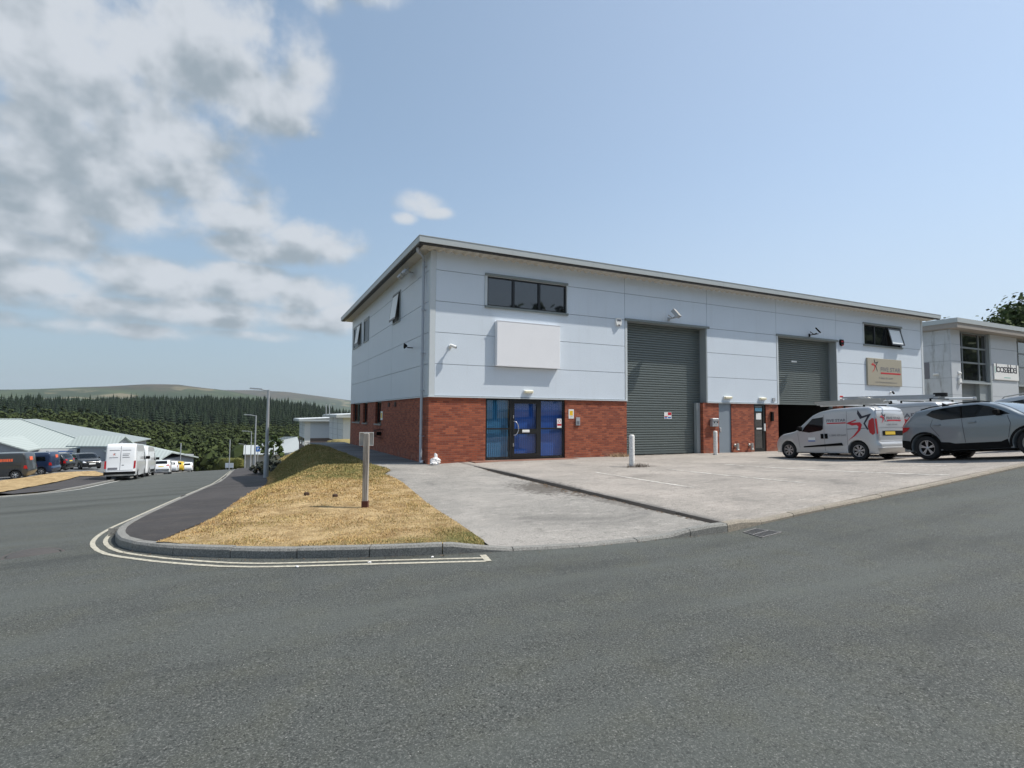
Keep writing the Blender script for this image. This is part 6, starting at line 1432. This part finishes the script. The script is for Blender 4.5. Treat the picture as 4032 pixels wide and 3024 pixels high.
# ------------------------------------------------------------------ trees
import array
def leaf_cloud(n_cl, R_, H, seed, leaf=.5, per=14, zoff=0, flat=1.0, holes=.0):
    """leaf clumps spread over the surface and volume of an uneven crown"""
    rnd = random.Random(seed); vs = []; fs = []
    for c in range(n_cl):
        a = rnd.uniform(0, 2*PI); u = rnd.uniform(-.85, 1); rr = math.sqrt(max(0, 1-u*u)); k = rnd.uniform(.62, 1.05)*(1+.28*math.sin(a*3+seed)+.18*math.sin(a*5+u*4+seed*2))
        cx, cy, cz = rr*math.cos(a)*R_*k, rr*math.sin(a)*R_*k, (u*k*.5+.5)*H+zoff
        cr = rnd.uniform(.10, .24)*R_
        for l in range(per):
            d = Vector((rnd.gauss(0, 1), rnd.gauss(0, 1), rnd.gauss(0, 1))).normalized()*cr*rnd.uniform(.5, 1)
            p = Vector((cx, cy, cz))+d*flat; s = leaf*rnd.uniform(.5, 1.15); nrm = (d.normalized()+Vector((rnd.uniform(-.6, .6), rnd.uniform(-.6, .6), rnd.uniform(-.2, .9)))).normalized()
            t = nrm.cross(Vector((rnd.random()-.5, rnd.random()-.5, rnd.random()-.5))).normalized(); b = nrm.cross(t); i = len(vs)
            vs += [p-t*s-b*s*.6, p+t*s*.3-b*s, p+t*s+b*s*.5, p-t*s*.3+b*s]; fs.append((i, i+1, i+2, i+3))
    return vs, fs
def solid_core(R_, H, zoff, seed, k=.66):
    bm = bmesh.new(); bmesh.ops.create_icosphere(bm, subdivisions=2, radius=1); vs = []
    for v in bm.verts:
        p = v.co.normalized(); kk = k*(1+.5*(vn(p.x*2+seed, p.y*2+p.z*2)-.5)); vs.append((p.x*R_*kk, p.y*R_*kk, (p.z*kk*.5+.5)*H+zoff))
    fs = [tuple(v.index for v in f.verts) for f in bm.faces]; bm.free(); return vs, fs
def crown_mesh(seed, R_, H, zoff, n_cl, per, leaf):
    mb = MB(); v, f = solid_core(R_, H, zoff, seed); mb.add(v, f); v, f = leaf_cloud(n_cl, R_, H, seed, leaf, per, zoff); mb.add(v, f); return mb.mesh('crown')
def limb_mesh(h, r, seed, top, n=5, spread=1.6):
    rnd = random.Random(seed); mb = MB(); mb.tube([(0, 0, -1), (.05, .03, h*.5), (-.04, .05, h)], r, 8, r1=r*.6)
    for k in range(n):
        a = 2*PI*k/n+rnd.random(); z = h*rnd.uniform(.6, 1); mb.tube([(0, 0, z), (math.cos(a)*spread*.5, math.sin(a)*spread*.5, z+(top-z)*.5), (math.cos(a)*spread, math.sin(a)*spread, top)], r*.4, 6, r1=r*.12)
    return mb.mesh('trunk')
def conifer_geo(seed, H=20, Rb=3.0, tiers=12, arms=9):
    rnd = random.Random(seed); mb = MB(); mb.lathe([(Rb*.42, H*.16), (Rb*.25, H*.55), (.05, H*.97)], n=7)
    for t in range(tiers):
        f = t/(tiers-1); z = H*(.12+.84*f); r = Rb*(1-f)**.85+.15
        for a in range(arms):
            q = 2*PI*(a+.5*(t % 2)+rnd.uniform(-.25, .25))/arms; rr = r*rnd.uniform(.75, 1.15); w = r*.36; dz = -H*.035*rnd.uniform(.6, 1.4)
            c, s = math.cos(q), math.sin(q); zt = z+H*.055
            mb.add([(c*.08, s*.08, zt), (c*rr*.7-s*w, s*rr*.7+c*w, z+dz*.4), (c*rr, s*rr, z+dz), (c*rr*.7+s*w, s*rr*.7-c*w, z+dz*.4)], [(0, 1, 2), (0, 2, 3)])
    return mb
con_protos = [conifer_geo(s, 20, r).mesh('crown') for s, r in ((1, 5.2), (2, 4.4), (3, 5.8))]
for m_ in con_protos: m_.materials.append(M_CONIF)
bro_protos = [crown_mesh(s, 5.2, 9.0, 2.2, 46, 17, .45) for s in (11, 12, 13)]
for m_ in bro_protos: m_.materials.append(M_BROAD)
trk = limb_mesh(4.5, .28, 5, 6.5); trk.materials.append(M_BARK)
ctrk = MB().tube([(0, 0, -1), (0, 0, 4)], .25, 6).mesh('trunk'); ctrk.materials.append(M_BARK)
def pol(azd, r): return r*math.sin(rad(azd)), r*math.cos(rad(azd))
def scatter(r0, r1, a0, a1, sp, seed, wgt=lambda a, r: 1):
    rnd = random.Random(seed); out = []; r = r0
    while r < r1:
        da = math.degrees(sp/r); a = a0+rnd.uniform(0, da)
        while a < a1:
            if rnd.random() < wgt(a, r): out.append((a+rnd.uniform(-.35, .35)*da, r+rnd.uniform(-.35, .35)*sp, rnd.random(), rnd.random()))
            a += da
        r += sp*.85
    return out
def merged(name, pts, protos, mat, label, cat, hs, ws=None, base=TERR):
    V = []; F = []
    for (a, r, q, w) in pts:
        me_ = protos[int(q*2.999)]; x, y = pol(a, r); z = base(x, y)-.5; k = hs(a, r, q, w); kw = k*(ws(w) if ws else 1); ang = w*6.28; c, s = math.cos(ang)*kw, math.sin(ang)*kw; b = len(V)
        V += [(x+v.co.x*c-v.co.y*s, y+v.co.x*s+v.co.y*c, z+v.co.z*k) for v in me_.vertices]; F += [tuple(i+b for i in p.vertices) for p in me_.polygons]
    me = bpy.data.meshes.new(name); me.from_pydata(V, [], F); me.update(); return tag(link(name, me, mat), label, cat, kind='stuff')
cs_ = scatter(478, 860, -24, 16, 8.4, 21, lambda a, r: 1 if a < 7 else max(0, 1-(a-7)/10)*.8)
cs_.sort(key=lambda t: t[1])
hcon = lambda a, r, q, w: (.66+.30*w+.34*vn(a*1.9, r*.03))*(1.0 if a < 6 else 1-.03*(a-6))
front = cs_[:170]; back_ = cs_[170:]
merged('conifer_forest', back_, con_protos, M_CONIF, 'dark conifer plantation filling the ridge below the moorland hills', 'forest', hcon)
for i, (a, r, q, w) in enumerate(front):
    x, y = pol(a, r); t_ = empty('conifer_tree', (x, y, TERR(x, y)-.5), w*6, 'dark conifer in the front edge of the plantation beyond the broadleaf wood', 'tree', 'front edge conifers')
    k = hcon(a, r, q, w); t_.scale = (k, k, k); o = link('crown', con_protos[int(q*2.999)]); o.parent = t_; o = link('trunk', ctrk); o.parent = t_
bs_ = scatter(172, 450, -26, 15, 8.6, 31, lambda a, r: 1 if a < 9 else .8)
bs_.sort(key=lambda t: t[1])
hbro = lambda a, r, q, w: (.85+.4*w)*(1.0+.22*ss(-3, -12, a)*ss(200, 300, r))
nfr = 190; merged('broadleaf_wood', bs_[nfr:], bro_protos, M_BROAD, 'mid green broadleaf wood in the valley in front of the conifers', 'wood', hbro)
for i, (a, r, q, w) in enumerate(bs_[:nfr]):
    x, y = pol(a, r); t_ = empty('broadleaf_tree', (x, y, TERR(x, y)-.5), w*6, 'rounded broadleaf tree along the near edge of the valley wood', 'tree', 'near edge broadleaf trees')
    k = hbro(a, r, q, w); t_.scale = (k, k, k); o = link('crown', bro_protos[int(q*2.999)]); o.parent = t_; o = link('trunk', trk); o.parent = t_
# big leafy tree behind the right hand unit
t_ = empty('broadleaf_tree', (86.5, 30.0, -.5), 0, 'large leafy tree rising behind the right hand unit', 'tree')
tp = Vector((78.5, 32.5, 0))
mb = MB(); v, f = leaf_cloud(700, 9.0, 14.0, 77, .26, 52, 1.6); mb.add(v, f); v, f = solid_core(9.0, 13.0, 1.6, 77, .62); mb.add(v, f); mb.build('crown', M_LEAF, t_, fix=False)
o = link('trunk', limb_mesh(6, .45, 8, 11, 8, 4.5), M_BARK); o.parent = t_
# trees across the road, behind the viewer: they show in the window glass
beh = [crown_mesh(s, 4.6, 8.0, 2.0, 70, 14, .42) for s in (41, 42)]
for m_ in beh: m_.materials.append(M_LEAF)
for k in range(24):
    x = -14+k*7.0+2*hsh(k, 3); y = -27-3*hsh(k, 5); s_ = 1.25+.4*hsh(k, 9) if k < 9 else 1.9+.4*hsh(k, 9)
    t_ = empty('broadleaf_tree', (x, y, R(max(-30, min(x, 60)), -25)-.4), k*1.3, 'broadleaf tree across the road, mirrored in the upper window', 'tree', 'trees across the road'); t_.scale = (s_, s_, s_); o = link('crown', beh[k % 2]); o.parent = t_; o = link('trunk', trk); o.parent = t_

# ------------------------------------------------------------------ buildings down the hill
def roofmat(name, c, ang=0):
    m, t, b = new_mat(name); p = objco(t); w = t.nodes.new('ShaderNodeTexWave'); w.inputs['Scale'].default_value = .55; mp = t.nodes.new('ShaderNodeMapping'); mp.inputs['Rotation'].default_value = (0, 0, ang); t.links.new(p, mp.inputs['Vector']); t.links.new(mp.outputs[0], w.inputs['Vector'])
    n = noise(t, p, .5, 5, .7); col = mixc(t, mth(t, 'MULTIPLY', w.outputs['Fac'], .6), c, tuple(v*.62 for v in c)); col = mixc(t, mth(t, 'MULTIPLY', n, .5), col, tuple(v*.78 for v in c)); t.links.new(col, b.inputs['Base Color']); b.inputs['Roughness'].default_value = .6
    return m
M_RF = roofmat('pale_green_grey_roof', (.42, .47, .45)); M_RF2 = roofmat('pale_roof_far', (.50, .53, .52), 1.2)
def quad(mb, pts, th=.15): mb.prism(pts, (0, 0, -th))
# long low pale roofed building on the left
t_ = empty('low_building', (-30, 123, -7.2), 0, 'low grey building with a wide pale hipped roof beyond the car park', 'building'); O = Vector((-30, 123, -7.2))
def L_(p): return tuple(Vector(p)-O)
def lb(name, quads, mat, th=.2):
    mb = MB()
    for q in quads: quad(mb, [L_(p) for p in q], th)
    return mb.build(name, mat, t_)
ez = -4.75
lb('roof', [[(-75, 124, ez), (-24.2, 122, ez), (-41.5, 141, .15), (-66, 143, .15)]], M_RF)
lb('roof', [[(-24.2, 122, ez), (-22, 160, ez), (-41.5, 150, .15), (-41.5, 141, .15)]], roofmat('darker_grey_roof', (.30, .34, .34)))  # right plane in a darker grey than the front plane
mb = MB(); mb.tube([L_((-24.2, 122, ez+.05)), L_((-41.5, 141, .2)), L_((-66, 143, .2))], .14, 6); mb.build('ridge_cap', M_RF, t_)
mb = MB(); mb.tube([L_((-75, 123.85, ez-.12)), L_((-24.1, 121.85, ez-.12))], .16, 6); mb.build('gutter', M_TRIMG, t_)
lb('wing_roof', [[(-38, 116, -2.7), (-33, 116, -4.7), (-33, 126, -4.7), (-38, 130, -2.7)]], M_RF); lb('wing_roof', [[(-38, 116, -2.7), (-38, 130, -2.7), (-45, 128, -5.2), (-45, 116, -5.2)]], M_RF)
mb = MB(); mb.prism([L_((-38, 116.6, -2.95)), L_((-33.3, 116.6, -4.85)), L_((-33.3, 116.6, -9)), L_((-44.5, 116.6, -9)), L_((-44.5, 116.6, -5.3))], (0, 8, 0)); mb.build('wing_wall', M_WALLG, t_)
lb('gable_roof', [[(-27.5, 121, -2.5), (-20, 117.5, -2.5), (-21.3, 115.4, -4.2), (-28.8, 119, -4.2)]], M_RF); lb('gable_roof', [[(-27.5, 121, -2.5), (-20, 117.5, -2.5), (-18.7, 120, -4.2), (-26, 124, -4.2)]], M_RF)
mb = MB(); mb.prism([L_((-20.5, 117.8, -2.75)), L_((-21.6, 115.9, -4.3)), L_((-21.6, 115.9, -8)), L_((-19.3, 120, -8)), L_((-19.3, 120, -4.3))], (-5, 2.4, 0)); mb.build('gable_wall', M_WALLG, t_)
lb('roof', [[(-75, 124, ez), (-66, 143, .15), (-66, 160, .15), (-80, 160, ez)]], M_RF)
mb = MB()
mb.prism([L_(p) for p in [(-74, 124.8, -8.5), (-24.8, 122.9, -8.5), (-22.8, 159, -8.5), (-79, 159, -8.5)]], (0, 0, 3.65)); mb.build('wall', M_WALLG, t_)
mb = MB(); mb.box(-4.8, -1.4, -.35, -.05, -.1, 1.0); mb.build('window', M_GLASS, t_)
lb('lower_roof', [[(-24.6, 126, -4.1), (-12.2, 112, -5.2), (-14.5, 104, -7.0), (-23, 116.5, -4.9)]], M_RF); lb('lower_roof', [[(-24.6, 126, -4.1), (-12.2, 112, -5.2), (-9, 124, -7.0), (-20, 134, -4.8)]], M_RF)
mb = MB(); mb.prism([L_(p) for p in [(-22.6, 117.2, -9.5), (-14.8, 105.0, -9.5), (-9.8, 123.4, -9.5), (-20.2, 133, -9.5)]], (0, 0, 3.1)); mb.build('lower_wall', M_WALLG, t_)
for (x, y, z, s) in ((-14.2, 105.2, -6.3, .8),):
    w = 3.2*s
    lb('porch_roof', [[(x-w, y+1.5, z), (x, y+1.5, z+1.0*s), (x, y-2.5*s, z+1.0*s), (x-w, y-2.5*s, z-.2)], ], M_RF, .12); lb('porch_roof', [[(x+w*.8, y+1.5, z-.2), (x, y+1.5, z+1.01*s), (x, y-2.5*s, z+1.01*s), (x+w*.8, y-2.5*s, z-.2)]], M_RF, .12)
    mb = MB(); mb.prism([L_((x-w*.85, y-2.2*s, z-.35)), L_((x, y-2.2*s, z+.75*s)), L_((x+w*.7, y-2.2*s, z-.35)), L_((x+w*.7, y-2.2*s, z-2.6)), L_((x-w*.85, y-2.2*s, z-2.6))], (0, .2, 0)); mb.build('porch_gable', M_WALLG, t_)
s_ = empty('shop_sign', (-31.4, 121.75, -6.0), rad(-2), 'white sign reading Livewell under the eaves of the pale roofed building', 'sign'); mb = MB(); mb.box(-3.6, 3.6, -.08, 0, 0, 1.15); mb.build('panel', M_WHITE, s_); mb = MB(); put_text(mb, 'Livewell', -3.3, .28, lambda a, b_: (a, -.09, b_), w=2.9, h=.55, bold=.03); mb.build('lettering', M_INK, s_); mb = MB(); mb.box(.9, 3.1, -.09, -.081, .62, .78); mb.box(1.4, 2.9, -.09, -.081, .2, .42); mb.build('printed_lines', M_BLUE, s_)
# low white wall in the car park
t_ = empty('carport_canopy', (-21.5, 56.0, R(-21.5, 56)+.06), rad(20), 'dark steel framed canopy at the left edge of the car park', 'canopy'); mb = MB(); mb.tube([(3.4, 0, 0), (3.4, 0, 3.0), (-2, 0, 3.0)], .09, 8); mb.build('frame', paint('maroon_steel', (.09, .03, .04), .5), t_); mb = MB(); mb.prism([(-4, .2, 2.3), (2.6, .2, 1.6), (2.6, 2.5, 1.6), (-4, 2.5, 2.3)], (0, 0, .08)); mb.build('sheet', M_RF, t_)
# shed roof in the middle distance
t_ = empty('low_building', (4, 146, -11), 0, 'low grey shed with a pale ribbed roof below the end of the road', 'building'); O = Vector((4, 146, -11))
lb('roof', [[(-1.3, 148.5, -8.35), (5.6, 145.2, -8.3), (11.5, 142.5, -7.4), (11.0, 150, -4.25), (8.0, 151.5, -4.25), (1.6, 155, -6.5), (-1.3, 156, -6.5)]], M_RF2)
mb = MB(); mb.prism([L_(p) for p in [(-1.0, 149.3, -14), (5.6, 146.2, -14), (11.2, 143.5, -14), (11, 156, -14), (-1, 158, -14)]], (0, 0, 5.55)); mb.build('wall', M_WALLG, t_)
# silver units behind the bank
def far_unit(x, y, zc, ze, lx, ly, label):
    t_ = empty('industrial_unit', (x, y, zc), 0, label, 'building'); z0, ze_, zt = -3.5, ze-zc, ze-zc+.35
    mb = MB(); mb.box(0, lx, 0, ly, 0, ze_-.01); mb.build('cladding', M_CLADS, t_)
    mb = MB(); mb.box(.02, lx-.02, .02, ly-.02, z0, -.001); mb.build('base_wall', paint('grey_brown_brick', (.14, .11, .10), .8), t_)
    for k in range(int(ly/5.2)):
        mb = MB(); mb.box(-.02, .02, k*5.2+1.2, k*5.2+3.4, -1.3, -.1); mb.build('window', M_GLASS, t_)
    mb = MB()
    for k in range(int(ly/5.2)+1): mb.box(-.03, -.001, k*5.2-.02, k*5.2+.02, 0, ze_)
    for k in range(1, 4): mb.box(-.012, -.001, 0, ly, k*ze_/4-.015, k*ze_/4+.015)
    mb.build('joint_lines', M_JOINT, t_)
    mb = MB(); mb.box(-1.1, lx+.5, -1.0, ly+.6, ze_+.001, zt); mb.build('fascia', M_FASCIA, t_); mb = MB(); mb.prism([(-1.0, -.9, zt), (lx, -.9, zt+1.2), (lx, ly, zt+1.2), (-1.0, ly, zt)], (0, 0, .1)); mb.build('roof', paint('bright_roof', (.66, .69, .70), .5), t_)
    return t_
far_unit(12, 80.8, -2.4, 1.15, 24, 15, 'silver unit with a bright low roof just behind the brick corner')
u = far_unit(8.6, 101, -2.6, .35, 30, 12, 'narrow silver unit with a white corner panel farther down the hill')
mb = MB(); mb.box(-.04, .9, -.03, -.001, -2, 2.9); mb.build('corner_panel', M_WHITE, u)
t_ = empty('roof_vent', (9.9, 83, 1.5), 0, 'pair of thin vent pipes on the roof of the near silver unit', 'vent'); mb = MB(); mb.tube([(0, 0, 0), (0, 0, 1.6)], .06, 6); mb.tube([(.5, .3, 0), (.5, .3, 1.6)], .06, 6); mb.build('pipes', M_GALV, t_)

# ------------------------------------------------------------------ street furniture on the left
def lamp_post(x, y, h, arm, label, adir=(-1, .25), r=.075, zb=None):
    z = R(x, y)+.118 if zb is None else zb; t_ = empty('street_lamp', (x, y, z), 0, label, 'street lamp', 'street lamps along the side road')
    mb = MB(); mb.tube([(0, 0, -.3), (0, 0, 1.2)], r*1.35, 12); mb.tube([(0, 0, 1.15), (0, 0, h)], r, 12, r1=r*.62); mb.build('post', M_GALV, t_)
    d = Vector((*adir, 0)).normalized(); mb = MB(); mb.tube([(0, 0, h-.05), tuple(d*arm*.4+Vector((0, 0, h+.02)))], .03, 8); mb.build('arm', M_GALV, t_)
    n_ = Vector((-d.y, d.x, 0)); mb = MB(); p0 = d*arm*.35; p1 = d*arm; mb.prism([p0+n_*.05+Vector((0, 0, h)), p0-n_*.05+Vector((0, 0, h)), p1-n_*.12+Vector((0, 0, h+.04)), p1+n_*.12+Vector((0, 0, h+.04))], (0, 0, .07)); mb.build('lantern', M_GALV, t_)
lamp_post(.86, 32.9, 4.82, .95, 'nearest grey street lamp at the foot of the grass bank', r=.10)
lamp_post(.45, 54, 4.9, 1.0, 'second street lamp, lined up just behind the nearest one'); lamp_post(.2, 84, 5.1, 1.2, 'third street lamp near the blue sign down the side road'); lamp_post(-.6, 100, 3.9, 1.0, 'shorter street lamp beyond the blue sign')
def pole(x, y, z0, z1, label, r=.06):
    t_ = empty('utility_pole', (x, y, z0), 0, label, 'pole'); mb = MB(); mb.tube([(0, 0, -2), (0, 0, z1-z0)], r, 8); mb.build('post', M_GALV, t_); mb = MB(); mb.tube([(0, 0, z1-z0), (0, 0, z1-z0+.08)], r*1.3, 8); mb.build('cap', M_GALV, t_)
pole(-3.05, 106, -7.9, -3.0, 'pale pole rising behind the clipped hedge', .08); pole(-11.2, 115, -8.6, -3.9, 'pale pole beside the pale roofed building, left of the road end', .08)
t_ = empty('road_sign', (.9, 70, R(.9, 70)+.12), 0, 'small blue road sign on a grey post beside the footway', 'sign'); mb = MB(); mb.tube([(0, 0, 0), (0, 0, 2.5)], .04, 8); mb.build('post', M_GALV, t_); mb = MB(); mb.box(-.22, .22, -.06, -.045, 1.9, 2.5); mb.build('plate', M_BLUE, t_)
mb = MB(); v, f = text_geo('P', None, .3); mb.add([(a-.09, -.063, b_+2.05) for a, b_ in v], f); mb.build('lettering', M_WHITE, t_)
# clipped hedge with a small white board at the end of the road
t_ = empty('clipped_hedge', (-2.75, 111.6, R(-2.75, 111.6)), rad(-26), 'clipped round topped hedge at the end of the side road', 'hedge'); mb = MB()
bm = bmesh.new(); bmesh.ops.create_icosphere(bm, subdivisions=4, radius=1); vs = []
for v in bm.verts:
    p = v.co; q = Vector([math.copysign(abs(c)**.55, c) for c in p.normalized()]); vs.append((q.x*2.1, q.y*1.2, q.z*1.05+1.0))
fs = [tuple(v.index for v in f.verts) for f in bm.faces]; bm.free(); mb.add(vs, fs); rnd = random.Random(3)
for _ in range(2600):
    p = Vector(vs[rnd.randrange(len(vs))]); a = rnd.uniform(0, 6.28); s = .09; d = Vector((math.cos(a), math.sin(a), rnd.uniform(-.5, 1)))*s; e = Vector((-math.sin(a), math.cos(a), 0))*s; mb.add([p-e, p+e, p+d*1.3], [(0, 1, 2)])
mb.build('foliage', M_HEDGE, t_); mb = MB(); mb.tube([(0, 0, -.5), (0, 0, .8)], .08, 6); mb.build('stem', M_BARK, t_)
t_ = empty('notice_board', (-3.15, 110.2, R(-3.15, 110.2)), rad(-24), 'small pale board standing in front of the clipped hedge', 'sign'); mb = MB(); mb.box(-.72, .72, -.03, .03, .3, 1.15); mb.build('board', M_WHITE2, t_)
for x in (-.6, .6): mb = MB(); mb.box(x-.04, x+.04, .031, .08, -.2, 1.0); mb.build('leg', M_GALV, t_)
# low dark shrub bed and bank grass behind the nearest lamp
mb = MB(); v, f = leaf_cloud(90, 1.0, 1.0, 55, .10, 22, 0); mb.add([(a*1.0, b_*4.2, c*.95) for a, b_, c in v], f); v, f = solid_core(1, 1, 0, 5, .7); mb.add([(a, b_*4.2, c*.95) for a, b_, c in v], f)
o = mb.build('low_shrub', paint('dark_shrub', (.03, .035, .02), .9, var=.4), None); o.location = (1.55, 41.5, R(1.5, 41.5)+.1); tag(o, 'low dark shrub bed at the foot of the bank behind the nearest street lamp', 'shrub')
t_ = empty('young_tree', (1.9, 52, R(1.9, 52)), 0, 'young light green tree behind the nearest street lamp', 'tree'); mb = MB(); v, f = leaf_cloud(60, .9, 2.3, 61, .10, 20, .9); mb.add(v, f); mb.build('crown', M_LEAF, t_, fix=False); mb = MB(); mb.tube([(0, 0, -.3), (0, 0, 2.2)], .04, 6); mb.build('trunk', M_BARK, t_)

# ------------------------------------------------------------------ air
hz = MB(); hz.box(-9500, 9500, -9500, 9500, -110, 420)
ho = hz.build('haze', None, None); m = bpy.data.materials.new('haze_air'); m.use_nodes = True; t = m.node_tree; t.nodes.clear(); out = t.nodes.new('ShaderNodeOutputMaterial'); pv = t.nodes.new('ShaderNodeVolumePrincipled')
pv.inputs['Color'].default_value = (.80, .87, .95, 1); pv.inputs['Density'].default_value = 0.00006; pv.inputs['Anisotropy'].default_value = .2; t.links.new(pv.outputs[0], out.inputs['Volume']); ho.data.materials.append(m); tag(ho, 'pale summer haze over the valley', 'haze', kind='stuff')

# grit, dead weeds and a little litter gathered along the kerb and the tar step
mb = MB(); rnd = random.Random(12)
for q in offs(kerb, -.03):
    if q.y > 9.5 or q.x > 6.4: continue
    for _ in range(int(9 if vn(q.x*2.2, q.y*2) > .42 else 3)):
        x, y = q.x+rnd.uniform(-.2, .2), q.y-abs(rnd.gauss(0, .035)); a = rnd.uniform(0, 6.28); l = rnd.uniform(.015, .05); z = R(x, y)+.004
        mb.add([(x, y, z), (x+math.cos(a)*l, y+math.sin(a)*l*.5, z+rnd.uniform(0, .02)), (x+math.cos(a+1)*l*.5, y+math.sin(a+1)*l*.3, z+.002)], [(0, 1, 2)])
y = 6.8
while y < 16:
    for _ in range(10 if 9.8 < y < 12.2 else 3):
        x, yy = 6.76-abs(rnd.gauss(0, .16 if 9.8 < y < 12.2 else .05)), y+rnd.uniform(-.2, .2); a = rnd.uniform(0, 6.28); l = rnd.uniform(.02, .08); z = FC(min(x, 6.79), yy)+.004
        mb.add([(x, yy, z), (x+math.cos(a)*l, yy+math.sin(a)*l, z+rnd.uniform(0, .02)), (x+math.cos(a+1)*l*.6, yy+math.sin(a+1)*l*.6, z+.003)], [(0, 1, 2)])
    y += .08
tag(mb.build('debris', paint('dead_leaf_debris', (.13, .085, .05), .9, var=.6, scale=14), None), 'dead leaves and grit gathered along the kerb and the dark step', 'debris', kind='stuff')
for k, (x, y) in enumerate(((1.35, 6.74), (2.1, 6.62), (.55, 6.98))):
    mb = MB(); v, f = blob((0, 0, .008), .02, 2, 20+k, (1.4, .8, .5)); mb.add(v, f); o = mb.build('litter', M_BAG, None); o.location = (x, y, R(x, y)); o.rotation_euler = (0, 0, k)
    tag(o, 'tiny scrap of pale litter lying on the road near the kerb', 'litter', 'litter scraps on the road')
